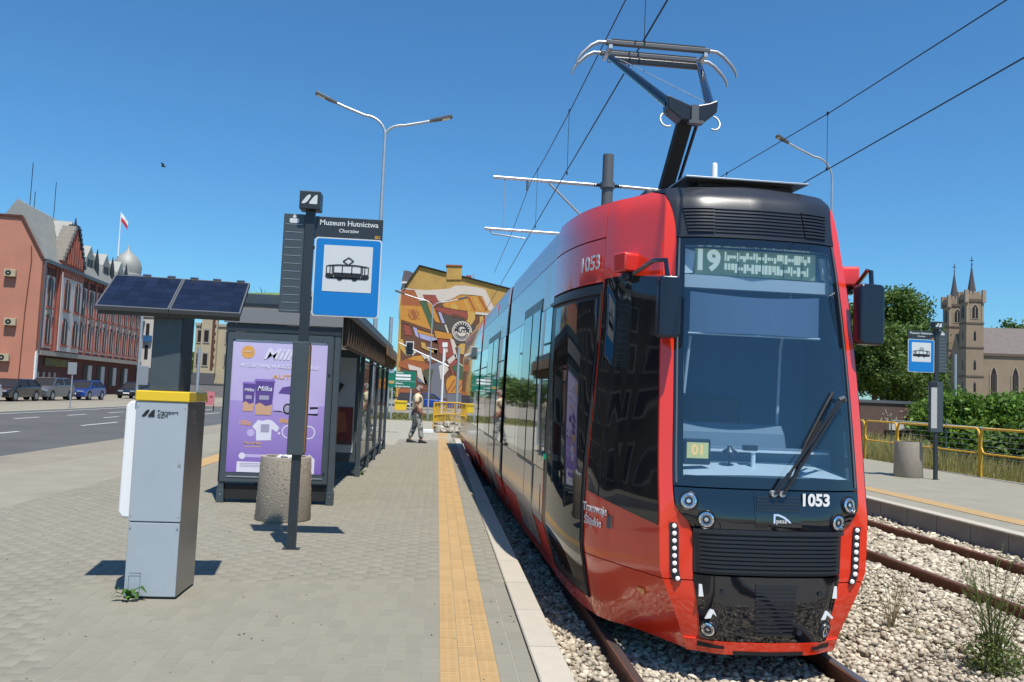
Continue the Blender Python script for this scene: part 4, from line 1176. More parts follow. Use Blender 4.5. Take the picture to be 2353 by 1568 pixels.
o = link('roof_sedum', blades(P, RNG.uniform(.03, .10, n), .6, .012, 'roof_sedum', M['greengrass']), sh); o['kind'] = 'stuff'
yw = mat('yellow_wort', (.32, .26, .06), .8)
for cx, cy, hh in ((.22, 1.0, .13), (.42, 1.4, .10), (.50, 1.1, .12), (.58, 2.0, .09), (.30, 2.6, .12), (.1, 1.9, .08)):
    mb = MB()
    for k in range(14):
        a = random.uniform(0, 2 * PI); l = random.uniform(.05, .13)
        mb.bar((cx, cy, 2.83), (cx + math.cos(a) * l, cy + math.sin(a) * l, 2.86 + hh * random.uniform(.4, 1)), .012, .006)
    mb.build('roof_plant', yw, sh)
# timber fins along the platform side
MB().box(X1 - .01, X1 + .11, -.08, YL + .95, 2.50, 2.585).build('timber_beam', M['wood'], sh)
MB().box(X1 + .02, X1 + .06, .0, YL * .98, 2.10, 2.125).build('fin_rail', M['wood'], sh)
k = 0
y = .08
while y < YL + .7:
    MB().box(X1 + .005, X1 + .09, y, y + .038, 2.125, 2.50).build('timber_fin', M['wood'] if y < 8.2 else M['amber_lit'], sh); y += .34
MB().box(X1 - .3, X1 + .15, YL + .78, YL + .95, 2.22, 2.56).build('timber_end', M['amber_lit'], sh)
MB().box(X1 + .112, X1 + .135, 7.8, YL + .9, 2.36, 2.60).build('timber_board', M['amber_lit'], sh)
# glazing along the back and the platform side
def pane(x, y0, y1, z0=.30, z1=2.05):
    MB().box(x - .004, x + .004, y0, y1, z0, z1).build('glass_pane', M['pane'], sh)
    for z in (z0 - .03, z1):
        MB().box(x - .02, x + .02, y0, y1, z, z + .03).build('pane_rail', M['slate'], sh)
for a, b in zip(legs[:-1], legs[1:]): pane(X0 + .05, a + .06, b - .06)
for a, b in zip(legs[1:-1], legs[2:]): pane(X1 - .04, a + .06, b - .06)
MB().box(X0 + .1, X1 - .08, 10.86, 10.868, .3, 2.05).build('glass_pane', M['pane'], sh)
# bench and inner poster wall
be = MB().box(X0 + .15, X0 + .55, 1.0, 4.4, .44, .48)
bench = be.build('bench', M['wood'], sh, bevel=.01)
for y in (1.3, 2.7, 4.1): MB().box(X0 + .2, X0 + .5, y, y + .06, 0, .44).build('bench_leg', M['slate'], bench)
MB().box(X0 + .1, X1 - .09, 3.70, 3.82, .25, 2.24).build('inner_case', M['slate'], sh, bevel=.006)
MB().box(X0 + .18, X1 - .14, 3.69, 3.70, .42, 2.10).build('inner_sheet', M['paper'], sh)
ip = thing('car_poster', 'red and grey poster seen inside the shelter past its end wall', 'poster', (-2.08, 14.925, 0))
MB().box(-.50, .60, -.004, 0, .62, 1.22).build('red_area', mat('poster_red', (.16, .02, .018), .5), ip)
MB().prism([(.05, 1.25), (.30, 1.42), (.42, 1.62), (.20, 1.70), (-.30, 1.66), (-.5, 1.3)], -.006, -.0042, 'y').build('car_shape', M['ink'], ip)
MB().prism([(.18, 1.0), (.34, 1.15), (.46, 1.12), (.52, .8), (.3, .75)], -.006, -.0042, 'y').build('lamp_shape', mat('poster_rust', (.30, .08, .03), .5), ip)
MB().box(-.5, .6, -.006, -.0042, .56, .615).build('text_strip', mat('poster_brown', (.10, .05, .04), .5), ip)

# --- the lilac advert in the end wall case
ad = thing('advert_poster', 'lilac chocolate advert with cups, car and shirt on the shelter end wall', 'poster', (-2.08, 11.205, 0))
AX0, AX1, AZ0, AZ1 = -.645, .605, .40, 2.125
M['lil1'] = mat('print_pale_lilac', (.52, .43, .72), .35); M['lil2'] = mat('print_lilac', (.27, .17, .52), .35)
M['lil3'] = mat('print_purple', (.11, .06, .26), .35); M['prt_or'] = mat('print_orange', (.72, .36, .08), .35)
M['prt_gold'] = mat('print_gold', (.60, .36, .22), .35); M['prt_w'] = mat('print_white', (.72, .70, .80), .35); M['prt_grey'] = mat('print_grey', (.36, .33, .45), .4)
def grad(name, c0, c1, z0, z1):
    """flat print: colour runs up the sheet"""
    m, nt, b, L = _new(name)
    tc = nt.nodes.new('ShaderNodeTexCoord'); sp = nt.nodes.new('ShaderNodeSeparateXYZ'); L.new(tc.outputs['Object'], sp.inputs[0])
    r = nt.nodes.new('ShaderNodeMapRange'); r.inputs['From Min'].default_value = z0; r.inputs['From Max'].default_value = z1
    L.new(sp.outputs['Z'], r.inputs['Value'])
    mx = nt.nodes.new('ShaderNodeMix'); mx.data_type = 'RGBA'; mx.inputs['A'].default_value = (*c0, 1); mx.inputs['B'].default_value = (*c1, 1)
    L.new(r.outputs[0], mx.inputs['Factor']); L.new(mx.outputs['Result'], b.inputs['Base Color']); b.inputs['Roughness'].default_value = .3
    b.inputs['Coat Weight'].default_value = .6
    return m
MB().box(AX0, AX1, -.006, 0, AZ0, AZ1).build('sheet', grad('print_lilac_fade', (.50, .41, .70), (.56, .49, .74), 1.3, 2.1), ad)
LY = [-.008]
def layer(pts, m, name='printed_shape', lv=1):
    y = -.006 - .0012 * lv
    return MB().prism(pts, y, y + .0011, 'y').build(name, m, ad)
layer([(AX0, AZ0), (AX1, AZ0), (AX1, 1.30), (AX0, 1.34)], grad('print_purple_fade', (.22, .13, .46), (.38, .28, .62), .4, 1.3), 'lower_field')
def circ(cx, cz, r, n=24, sx=1.0): return [(cx + r * sx * math.cos(2 * PI * k / n), cz + r * math.sin(2 * PI * k / n)) for k in range(n)]
layer(circ(-.44, 1.98, .085), M['prt_or'], 'orange_roundel', 2)
text('lettering', 'nowość', .034, (-.44, -.0102, 1.985), FRONT, M['prt_w'], ad)
text('lettering', 'Milka', .20, (.02, -.009, 1.96), FRONT, M['prt_w'], ad, bold=.004, shear=.35, sx=1.25)
text('lettering', 'WYGRYWAJ W KAŻDYM KUBKU!', .062, (-.02, -.009, 1.80), FRONT, M['prt_w'], ad, bold=.001, sx=1.1)
text('lettering', 'AUTO', .075, (.06, -.009, 1.665), FRONT, M['prt_or'], ad, bold=.001, sx=1.6)
def cup(cx, z0, w, h):
    layer([(cx - w * .40, z0), (cx + w * .40, z0), (cx + w * .5, z0 + h), (cx - w * .5, z0 + h)], M['lil3'], 'cup', 3)
    layer([(cx - w * .40, z0), (cx + w * .40, z0), (cx + w * .44, z0 + h * .32), (cx + w * .1, z0 + h * .26), (cx - w * .2, z0 + h * .36), (cx - w * .43, z0 + h * .30)], M['prt_gold'], 'cup_base', 4)
    layer([(cx - w * .55, z0 + h), (cx + w * .55, z0 + h), (cx + w * .5, z0 + h * 1.07), (cx - w * .5, z0 + h * 1.07)], M['lil2'], 'cup_lid', 4)
    text('lettering', 'Milka', w * .36, (cx, -.0118, z0 + h * .78), FRONT, M['prt_w'], ad, bold=.001, shear=.3)
    layer([(cx - w * .25, z0 + h * .45), (cx + w * .25, z0 + h * .45), (cx + w * .25, z0 + h * .58), (cx - w * .25, z0 + h * .58)], M['prt_grey'], 'cup_print', 4)
cup(-.40, 1.20, .16, .36); cup(-.20, 1.16, .25, .44)
layer([(-.08, 1.22), (.02, 1.22), (.10, 1.19), (.50, 1.20), (.52, 1.30), (.48, 1.40), (.38, 1.44), (.26, 1.56), (.12, 1.57), (.0, 1.55), (-.06, 1.44), (-.08, 1.36)], M['lil1'], 'printed_car', 2)
layer([(-.02, 1.45), (.03, 1.53), (.12, 1.55), (.24, 1.54), (.33, 1.45), (.14, 1.44)], M['lil3'], 'printed_car_glass', 3)
layer([(-.08, 1.21), (.5, 1.17), (.52, 1.20), (-.06, 1.23)], M['ink'], 'printed_shadow', 1.5)
for cx in (.11,): layer(circ(cx, 1.25, .072, sx=.8), M['ink'], 'printed_wheel', 3); layer(circ(cx, 1.25, .050, sx=.8), M['prt_grey'], 'printed_rim', 4)
layer([(.40, 1.255), (.51, 1.265), (.51, 1.29), (.40, 1.285)], M['ink'], 'printed_grille', 3)
text('lettering', '100x', .085, (-.43, -.009, 1.045), FRONT, M['prt_or'], ad, bold=.002)
text('lettering', '10x', .085, (.07, -.009, 1.09), FRONT, M['prt_or'], ad, bold=.002)
layer([(-.27, .82), (-.08, .83), (-.08, .98), (-.01, .94), (.02, 1.0), (-.08, 1.09), (-.14, 1.10), (-.20, 1.08), (-.26, 1.09), (-.33, 1.0), (-.28, .95)], M['prt_w'], 'printed_shirt', 2)
layer([(-.22, .93), (-.11, .935), (-.11, 1.04), (-.22, 1.035)], M['prt_grey'], 'shirt_print', 3)
layer(circ(-.345, .92, .05), M['lil1'], 'printed_pouch', 2)
for cx in (.14, .40):
    MB().disc((cx, -.0085, .95), .088, 28, 'y', .074).build('printed_ring', M['prt_w'], ad, fix=False)
layer(circ(.02, .925, .015, 12), M['prt_w'], 'printed_dot', 2)
text('lettering', 'Merch Milka', .046, (-.31, -.009, .785), FRONT, M['prt_gold'], ad, bold=.001)
layer([(-.42, .735), (-.20, .735), (-.20, .745), (-.42, .745)], M['prt_gold'], 'print_line', 2)
layer(circ(-.44, .615, .042), M['prt_w'], 'printed_dot', 2)
layer([(-.40, .60), (.35, .60), (.35, .64), (-.40, .64)], M['lil1'], 'print_bar', 2)
layer([(-.50, AZ0 + .005), (.50, AZ0 + .005), (.50, .60), (.43, .66), (.36, .60), (.36, .54), (-.50, .54)], M['prt_w'], 'white_block', 3)
for z in (.515, .495, .475): layer([(-.46, z), (-.05, z), (-.05, z + .007), (-.46, z + .007)], M['prt_grey'], 'small_print', 4)

# --- double-arm street lamps, mast etc.
def street_lamp(loc, label, h, arms, group='street lamps', r=.085, hl=.75):
    t = thing('street_lamp', label, 'street lamp', loc, 0, group)
    MB().tube([(0, 0, 0), (0, 0, h * .5), (0, 0, h)], [r, r * .78, r * .58], 12).build('pole', M['zinc'], t, smooth=60)
    MB().lathe([(r * 2, 0), (r * 2, .02), (r * 1.2, .03)], n=14).build('base_plate', M['zinc'], t)
    for sx, L_, rise, dy in arms:
        pts = []
        for k in range(9):
            a = (PI / 2) * k / 8
            pts.append((sx * L_ * .40 * (1 - math.cos(a)), dy * .4 * (1 - math.cos(a)), h + rise * .62 * math.sin(a)))
        pts.append((sx * L_ * .8, dy * .8, h + rise * .86))
        pts.append((sx * L_, dy, h + rise))
        MB().tube(pts, r * .52, 10).build('arm', M['zinc'], t, smooth=60)
        d = Vector((sx * L_ * .2, dy * .2, rise * .14)).normalized(); e = Vector(pts[-1])
        q = d.to_track_quat('X', 'Z').to_matrix().to_4x4()
        T = Matrix.Translation(e) @ q
        mb = MB().prism([(-.12, -.05), (.12, -.10), (hl, -.14), (hl + .04, 0), (hl, .14), (.12, .10), (-.12, .05)], -.04, .05, 'z'); mb.v = [tuple(T @ Vector(p)) for p in mb.v]
        hd = mb.build('lamp_head', M['greypost'], t, bevel=.015)
        mb = MB().box(.30, hl - .06, -.10, .10, -.052, -.039); mb.v = [tuple(T @ Vector(p)) for p in mb.v]
        mb.build('lamp_lens', mat('street_lens', (.7, .68, .6), .2), hd)
street_lamp((-2.12, 27.0, 0), 'tall grey street lamp with two arms rising behind the shelter', 9.9, [(-1, 1.72, 1.02, 0), (1, 1.55, .62, 0)], hl=.62)
street_lamp((14.65, 30.0, 0), 'tall grey single-arm street lamp to the right of the tram', 10.3, [(-1, 1.85, 1.35, 0)], hl=.42, r=.075)
street_lamp((-.50, 46.0, 0), 'slim grey two-arm street lamp in front of the painted wall', 6.2, [(-1, 1.7, .75, 0), (1, 1.5, .6, 0)], hl=.40, r=.055)

# --- overhead line: mast with cantilevers and wires
ms = thing('overhead_line_mast', 'dark grey overhead line mast behind the tram with two steel cantilevers', 'mast', (4.06, 20.5, 0))
MB().tube([(0, 0, -.4), (0, 0, 5), (0, 0, 7.78)], [.165, .15, .14], 18).build('pole', M['greypost'], ms, smooth=60)
ca = MB().tube([(-2.92, 0, 7.02), (-.30, 0, 6.98)], .045, 10).tube([(.30, 0, 6.98), (3.0, 0, 6.90)], .045, 10)
ca.build('cantilever', M['alu'], ms, smooth=60)
MB().tube([(-1.5, 0, 6.95), (-.14, 0, 5.7)], .032, 8).tube([(1.5, 0, 6.9), (.14, 0, 5.7)], .032, 8).build('stay', M['alu'], ms, smooth=60)
MB().tube([(-3.08, 0, 5.70), (-.14, 0, 5.66)], .04, 10).tube([(.14, 0, 5.66), (3.0, 0, 5.62)], .04, 10).build('registration_arm', M['alu'], ms, smooth=60)
MB().tube([(-2.95, 0, 5.66), (-2.9, 0, 5.58), (-2.05, 0, 5.50)], .02, 8).build('steady_arm', M['alu'], ms, smooth=60)
MB().tube([(-2.62, 0, 7.0), (-2.62, 0, 5.70)], .014, 6).build('tie_rod', M['zinc'], ms)
for z in (6.98, 5.68):
    MB().lathe([(.19, -.07), (.19, .07)], (0, 0, z), 18).build('clamp', M['greypost'], ms)
    for sg in (-1, 1): MB().lathe([(.03, -.09), (.055, -.06), (.03, -.03), (.055, 0), (.03, .03), (.055, .06), (.03, .09)], (sg * .28, 0, z), 12, 'x').build('insulator', M['black_satin'], ms, smooth=30)
MB().tube([(-2.05, 0, 7.0), (-2.05, 0, 6.72)], .03, 8).build('hanger', M['greypost'], ms)

def wire(name, label, pts, r, group):
    return tag(MB().tube(pts, r, 5).build(name, M['ink'], None, smooth=80), label, 'wire', group)
cy_ = [0.5, 4, 8, 14, 20.5, 27, 34, 40]
wire('contact_wire', 'thin straight wire touching the raised pantograph bars', [(2.06, y, 5.475 if y < 12 else 5.5) for y in cy_], .010, 'overhead wires')
wire('messenger_wire', 'sagging carrying wire just above the one touching the pantograph', [(2.1, 0.5, 6.75), (2.1, 5, 6.58), (2.1, 9.9, 6.52), (2.1, 14.2, 6.62), (2.1, 18, 6.80), (2.1, 20.5, 6.98), (2.1, 26, 6.7), (2.1, 34, 6.6)], .009, 'overhead wires')
wire('contact_wire', 'lower of the two wires over the empty far track', [(6.3, .5, 5.53), (6.3, 8, 5.52), (6.3, 20.5, 5.54), (6.3, 34, 5.5)], .010, 'overhead wires')
wire('messenger_wire', 'upper sagging wire over the empty far track', [(6.3, .5, 6.45), (6.3, 5, 6.32), (6.3, 8.7, 6.32), (6.3, 13, 6.48), (6.3, 18, 6.78), (6.3, 20.5, 6.92), (6.3, 27, 6.6), (6.3, 34, 6.5)], .009, 'overhead wires')
def dropper(x, y, z0, z1, label):
    t = thing('dropper', label, 'dropper wire', (x, y, z0), 0, 'droppers of the overhead line')
    MB().tube([(0, 0, 0), (0, 0, z1 - z0)], .005, 5).build('rod', M['ink'], t)
    MB().cbox(0, 0, .0, .02, .05, .05).build('clip', M['ink'], t); MB().cbox(0, 0, z1 - z0, .02, .05, .05).build('clip', M['ink'], t)
dropper(2.09, 8.75, 5.49, 6.53, 'short vertical dropper meeting the wire right at the pantograph')
dropper(2.09, 14.25, 5.50, 6.63, 'vertical dropper left of the pantograph arm')
dropper(2.09, 19.0, 5.50, 6.86, 'vertical dropper just in front of the upper cantilever')
dropper(6.3, 13.1, 5.54, 6.49, 'vertical dropper beside the single-arm street lamp')
dropper(6.3, 18.0, 5.54, 6.78, 'short dropper above the tram roof plate, far track')
# ================================================================== BACKGROUND, LEFT
M['pinkwall'] = mat('pink_render', (.47, .20, .135), .9, vary=.10, vscale=.35, dirt=.25, dcol=(.38, .165, .105), dscale=.25)
M['brickred'] = mat('red_brickwork', (.33, .10, .07), .9, vary=.18, vscale=1.2)
M['brickdark'] = mat('dark_brickwork', (.105, .034, .026), .9, vary=.2, vscale=1.2)
M['plaster'] = mat('grey_plaster', (.55, .52, .49), .9, vary=.08, vscale=.8)
M['zincroof'] = mat('zinc_roof', (.30, .30, .275), .6, metal=.15, vary=.12, vscale=.7)
M['darkpane'] = mat('dark_window', (.028, .026, .028), .45, spec=.2)
M['stone_trim'] = mat('stone_trim', (.36, .32, .27), .9, vary=.1, vscale=2)
M['cream'] = mat('cream_render', (.42, .36, .24), .9, vary=.1, vscale=.7)
M['ironblack'] = mat('black_iron', (.015, .018, .022), .5)

lb = thing('brick_building', 'long red-brick building with stepped gable, grey roof and pink end wall', 'building', (-33.84, 72.79, -.1), R(4.86))
L_F = 32.0
MB().prism([(-.02, 0), (-26, 0), (-26, 15.0), (-1.9, 15.0), (-.02, 11.6)], .0, .5, 'y').build('end_wall', M['pinkwall'], lb)
MB().box(-12, -.3, .5, L_F, 0, 11.5).build('core', M['brickdark'], lb)
MB().box(-.32, 0, .5, L_F, 3.9, 11.3).build('facade', M['brickred'], lb)
MB().box(-.5, -.25, .5, L_F, 0, 3.45).build('ground_floor', M['brickdark'], lb)
MB().box(-.3, .28, .3, L_F + .2, 3.45, 3.85).build('string_course', M['stone_trim'], lb)
MB().box(-.4, .35, .3, L_F + .2, 11.3, 11.62).build('cornice', M['greypost'], lb)
MB().prism([(-26, 15.0), (-1.9, 15.0), (-.02, 11.6), (.02, 11.72), (-1.85, 15.16), (-26, 15.16)], -.14, .2, 'y').build('end_coping', M['brickdark'], lb)
# mansard roof
rf = MB()
rf.prism([(.25, 11.6), (-1.9, 16.3), (-2.4, 16.6), (-3.3, 15.2), (-12, 15.1), (-12, 11.6)], .2, 10.4, 'y')
rf.prism([(.25, 11.6), (-1.45, 14.5), (-2.3, 15.25), (-12, 15.0), (-12, 11.6)], 10.4, L_F, 'y')
roof = rf.build('roof', M['zincroof'], lb)
for k in range(40):
    y = .6 + k * .8
    MB().bar((.22, y, 11.72), (-1.88, y, 16.34) if y < 10.3 else (-1.43, y, 14.54), .05, .05).build('standing_seam', M['zincroof'], roof) if y < L_F else None
# gable with stepped coping
GY0, GY1, GP = 3.5, 9.5, 6.75
gw = MB().prism([(GY0, 3.9), (GY1, 3.9), (GY1, 12.0), (GY1 - .35, 12.2), (GP + .45, 15.5), (GP - .45, 15.5), (GY0 + .35, 12.2), (GY0, 12.0)], -.2, .30, 'x').build('gable', M['brickred'], lb)
gr_ = MB().prism([(GY0 + .1, 11.9), (GY1 - .1, 11.9), (GP, 16.1)], -7.5, -.15, 'x').build('gable_roof', M['zincroof'], lb)
for sg, ya in ((-1, GY0), (1, GY1)):
    for k in range(9):
        t = k / 8.5; y = ya + .15 * -sg + (GP - sg * -.4 - ya) * t * .93; z = 12.0 + 3.4 * t
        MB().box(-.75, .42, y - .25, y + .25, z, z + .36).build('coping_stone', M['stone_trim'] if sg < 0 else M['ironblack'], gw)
MB().box(-.3, .4, GP - .5, GP + .5, 15.4, 15.75).build('gable_cap', M['ironblack'], gw)
MB().tube([(.1, GP, 15.7), (.1, GP, 16.5)], [.14, .03], 8).build('finial', M['ironblack'], gw)
for k, y in enumerate(np.arange(GY0 + .7, GY1 - .4, .62)):
    top = 12.1 + 3.3 * (1 - abs(y - GP) / 3.0) - .5
    if top > 12.3: MB().box(.30, .42, y - .12, y + .12, 11.9, top).build('gable_strip', M['brickred'], gw)
    if top > 12.8: MB().box(.30, .34, y + .14, y + .44, 12.2, top - .5).build('gable_recess', M['brickdark'] if k % 2 else M['stone_trim'], gw)
MB().box(.30, .36, GY0 + .35, GY1 - .35, 3.95, 11.0).build('gable_panel', M['plaster'], gw)
for y in np.arange(GY0 + .5, GY1 - .3, .55): MB().box(.36, .45, y, y + .24, 10.6, 11.35).build('corbel', M['brickdark'], gw)
def arch(mb, y0, y1, z0, z1, a, b, n=8):
    r = (y1 - y0) / 2; c = (y0 + y1) / 2
    pts = [(y0, z0), (y1, z0)] + [(c + r * math.cos(PI * k / n), z1 - r + r * math.sin(PI * k / n)) for k in range(n + 1)]
    return mb.prism(pts, a, b, 'x')
def bwin(y0, y1, z0, z1, x, par):
    w = arch(MB(), y0 - .10, y1 + .10, z0 - .06, z1 + .10, x, x + .05).build('window', M['brickred'], par)
    arch(MB(), y0, y1, z0, z1, x + .05, x + .056).build('pane', M['darkpane'], w)
    MB().box(x + .05, x + .09, (y0 + y1) / 2 - .04, (y0 + y1) / 2 + .04, z0, z1).build('mullion', M['stone_trim'], w)
    MB().box(x + .0, x + .16, y0 - .22, y1 + .22, z0 - .22, z0 - .1).build('sill', M['brickred'], w)
for yc in (5.15, 7.85):
    bwin(yc - .6, yc + .6, 7.75, 10.35, .36, lb); bwin(yc - .6, yc + .6, 4.6, 6.8, .36, lb)
bays = [2.0, 10.5, 12.9, 15.3, 17.7, 20.1, 22.5, 24.9, 27.3, 29.7]
for yc in bays:
    MB().box(0, .06, yc - .98, yc + .98, 4.1, 10.9).build('plaster_panel', M['plaster'], lb)
    for k in range(4): MB().box(.06, .15, yc - .95 + k * .52, yc - .72 + k * .52, 10.35, 11.0).build('corbel', M['brickdark'], lb)
    bwin(yc - .48, yc + .48, 7.75, 10.2, .06, lb); bwin(yc - .48, yc + .48, 4.5, 6.9, .06, lb)
    MB().box(.06, .14, yc - .62, yc + .62, 7.0, 7.5).build('apron_panel', M['stone_trim'], lb)
for y in [.55, 3.2, 9.6, 11.7, 14.1, 16.5, 18.9, 21.3, 23.7, 26.1, 28.5, 30.9]:
    MB().box(-.05, .13, y - .17, y + .17, 3.9, 11.3).build('pilaster', M['brickred'], lb)
for y in [13.2, 18.4, 23.6]:       # dormers with dark spires
    d = MB().prism([(y - 1.4, 11.9), (y + 1.4, 11.9), (y + 1.2, 13.6), (y, 14.9), (y - 1.2, 13.6)], -3.2, -.4, 'x').build('dormer', M['zincroof'], lb)
    for o_ in (-.6, .25): MB().box(-.42, -.36, y + o_ - .25, y + o_ + .35, 12.2, 13.5).build('dormer_window', M['darkpane'], d)
    MB().tube([(-.3, y + 1.6, 11.8), (-.3, y + 1.6, 13.4), (-.3, y + 1.6, 14.9)], [.30, .25, .02], 6).build('spirelet', M['ironblack'], lb)
# ground floor openings
for k, y in enumerate((1.2, 2.5, 3.8, 5.1)): MB().box(-.25, -.18, y, y + .45, .2, 2.0).build('shop_pier', M['stone_trim'], lb)
for y in (14.2, 18.4, 22.6, 27.0):
    s_ = MB().box(-.25, -.15, y, y + 1.1, .9, 2.9).build('white_shutter', M['plaster'], lb)
    MB().box(-.25, -.2, y - 1.3, y - .1, .7, 2.9).build('shop_window', M['darkpane'], lb)
MB().box(-.25, -.2, 17.0, 18.0, .1, 1.5).build('red_door', mat('dark_red_door', (.16, .01, .015), .5), lb)
sg_ = MB().box(-.25, -.12, 2.6, 8.6, 2.55, 3.25).build('shop_sign', mat('olive_sign', (.10, .085, .02), .6), lb)
text('sign_lettering', 'ODZIEŻ OBUWIE', .42, (-.10, 5.6, 2.98), RIGHTF, mat('sign_gold', (.32, .25, .05), .6), sg_)
text('sign_lettering', 'HURTOWNIA', .36, (-.10, 6.2, 2.66), RIGHTF, mat('sign_gold2', (.32, .25, .05), .6), sg_)
MB().box(-.02, .10, -.05, .35, 0, 3.7).build('white_pier', M['white'], lb)
MB().tube([(.16, .25, 3.7), (.16, .25, 11.5)], .09, 8).build('downpipe', M['greypost'], lb)
MB().tube([(-.95, -.06, 12.6), (-.85, -.06, 11.4), (-1.05, -.06, 7), (-1.15, -.06, 0)], .035, 6).build('wall_cable', M['brickdark'], lb)
for a, y, h in ((-4, 6.9, 4.4), (-4, 12.8, 4.0), (-4, 7.9, 1.9)):
    MB().tube([(a, y, 14.9), (a, y, 17 + h)], .035, 5).build('rooftop_aerial', M['ironblack'], lb)
def ac_unit(x, z, label):
    t = thing('air_conditioner', label, 'air conditioner', (0, 0, 0), R(4.86), 'air conditioners on the pink end wall')
    p = Matrix.Translation((-33.84, 72.79, -.1)) @ Matrix.Rotation(R(4.86), 4, 'Z') @ Vector((x, -.02, z)); t.location = p
    MB().box(-.45, .45, -.38, -.06, 0, .62).build('housing', M['cream'], t, bevel=.03)
    MB().disc((-.10, -.385, .31), .23, 20, 'y').build('fan_grille', M['ironblack'], t, fix=False)
    MB().disc((-.10, -.39, .31), .07, 14, 'y').build('fan_hub', M['cream'], t, fix=False)
    for s_ in (-.3, .3): MB().box(s_ - .02, s_ + .02, -.38, 0, -.06, 0).build('bracket', M['ironblack'], t)
ac_unit(-2.35, 9.85, 'topmost of three cream air conditioners on the pink end wall')
ac_unit(-2.05, 5.75, 'middle one of three cream air conditioners on the pink end wall')
ac_unit(-2.35, 2.75, 'lowest of three cream air conditioners, just above the parked cars')

dm = thing('domed_tower', 'grey domed turret with flagpole behind the red-brick building', 'tower', (-41.4, 112, -.1))
MB().lathe([(1.75, 0), (1.75, 15.3)], n=12).build('shaft', M['brickred'], dm)
MB().lathe([(1.85, 15.2), (1.85, 15.4), (1.70, 15.5), (1.78, 16.4), (1.60, 17.1), (1.15, 17.8), (.55, 18.3), (.20, 18.7), (.08, 19.2), (.02, 19.4)], n=20).build('dome', M['zincroof'], dm, smooth=50)
fp = thing('flagpole', 'white pole with white and red flag above the domed turret', 'flag', (-42.3, 111, 17.5))
MB().tube([(0, 0, 0), (0, 0, 5.9)], [.09, .05], 8).build('pole', M['white'], fp)
def flagfn(z0, z1): return lambda a, b: (a * .95 + .05, .12 * math.sin(a * 5), lerp(z0, z1, b) - a * 1.0 - .15 * a * a)
MB().grid(flagfn(5.2, 5.75), 8, 2).build('flag_white', M['white'], fp); MB().grid(flagfn(4.65, 5.2), 8, 2).build('flag_red', mat('flag_red', (.55, .02, .03), .7), fp)

gb = thing('grey_building', 'pale grey corner building between the brick building and the ticket machine', 'building', (-37.5, 106, -.1))
MB().box(-2.5, 2.0, 0, 8, 0, 9.7).build('wall', M['plaster'], gb)
for k in range(4):
    for z in (4.3, 7.0):
        MB().box(-1.9 + k * 1.0, -1.5 + k * 1.0, -.05, 0, z, z + 1.7).build('window', M['darkpane'], gb)
MB().box(-2.6, 2.1, -.12, 8, 9.5, 9.9).build('cornice', M['stone_trim'], gb)
MB().box(-2.5, 2.0, -.03, 0, 0, 3.2).build('shopfront', M['greypost'], gb)
MB().box(.9, 1.9, -.35, -.05, 6.4, 7.2).build('blue_panel', mat('blue_panel', (.02, .10, .25), .6), gb)

cb = thing('cream_building', 'cream house with bay window seen under the solar panel', 'building', (-30.3, 110, -.1))
MB().box(-1.25, 5, 0, 9, 0, 9.1).build('wall', M['cream'], cb)
MB().box(-.35, 1.6, -.7, 0, 2.9, 10.4).build('bay', M['cream'], cb)
MB().box(-1.35, 5.1, -.15, 9, 9.0, 9.35).build('cornice', M['stone_trim'], cb)
MB().box(-.45, 1.7, -.8, 0, 10.3, 10.6).build('bay_cornice', M['stone_trim'], cb)
for k in range(14): MB().box(1.0, 1.35 + .12 * (k % 2), -.74, -.7, 3.3 + k * .5, 3.7 + k * .5).build('quoin', M['brickdark'], cb)
for x0, x1, yy in ((-.95, -.5, 0), (.05, .62, -.7), (2.6, 3.2, 0)):
    for z in (3.9, 6.9):
        w = MB().box(x0 - .14, x1 + .14, yy - .08, yy, z - .15, z + 1.75).build('window', M['stone_trim'], cb)
        MB().box(x0, x1, yy - .09, yy - .08, z, z + 1.5).build('pane', M['darkpane'], w)
MB().box(-1.2, 1.6, -.75, -.7, 0, 2.9).build('shopfront', M['greypost'], cb)

def sign_pole(loc, h, label, plate=None, r=.06):
    t = thing('sign_pole', label, 'pole', loc, 0, None)
    MB().tube([(0, 0, 0), (0, 0, h)], r, 8).build('post', M['zinc'], t, smooth=60)
    if plate:
        x0, x1, z0, z1 = plate
        MB().box(x0, x1, -r - .03, -r, z0, z1).build('plate', mat('sign_back', (.33, .35, .37), .5, metal=.4), t, bevel=.01)
    MB().lathe([(r * 1.8, 0), (r * 1.8, .05)], n=10).build('foot', M['zinc'], t)
    return t
sign_pole((-15.7, 45, -.1), 5.6, 'thin grey pole with square plate beyond the road, left of the machine', (.05, .55, 1.4, 2.4), .075)
sign_pole((-11.25, 40, -.1), 3.3, 'thin grey pole rising behind the yellow top of the ticket machine', None, .075)
sign_pole((-19.0, 45, -.1), 2.4, 'grey road sign seen from behind in front of the brick shopfront', (-.22, .22, 1.8, 2.42), .035)
pk = thing('notice_board', 'small pink notice board at the roadside right of the ticket machine', 'notice board', (-13.3, 50, -.1))
MB().box(-.28, .28, -.04, 0, .35, 1.15).build('panel', mat('pink_panel', (.60, .20, .22), .6), pk)
MB().box(-.16, -.10, -.046, -.04, .5, .85).build('print_mark', mat('pink_print', (.30, .03, .05), .6), pk)
MB().box(.02, .18, -.046, -.04, .8, .9).build('print_mark', mat('pink_print2', (.30, .03, .05), .6), pk)
for x in (-.25, .25): MB().box(x - .025, x + .025, -.03, 0, 0, .36).build('leg', M['ironblack'], pk)
lw = thing('low_wall', 'low grey boundary wall in front of the cream house', 'wall', (-26.5, 100, -.1))
MB().box(-5, 6, 0, .3, 0, 1.5).build('masonry', mat('grey_masonry', (.20, .19, .19), .9, vary=.2), lw); MB().box(-5.1, 6.1, -.06, .36, 1.5, 1.62).build('coping', M['greypost'], lw)

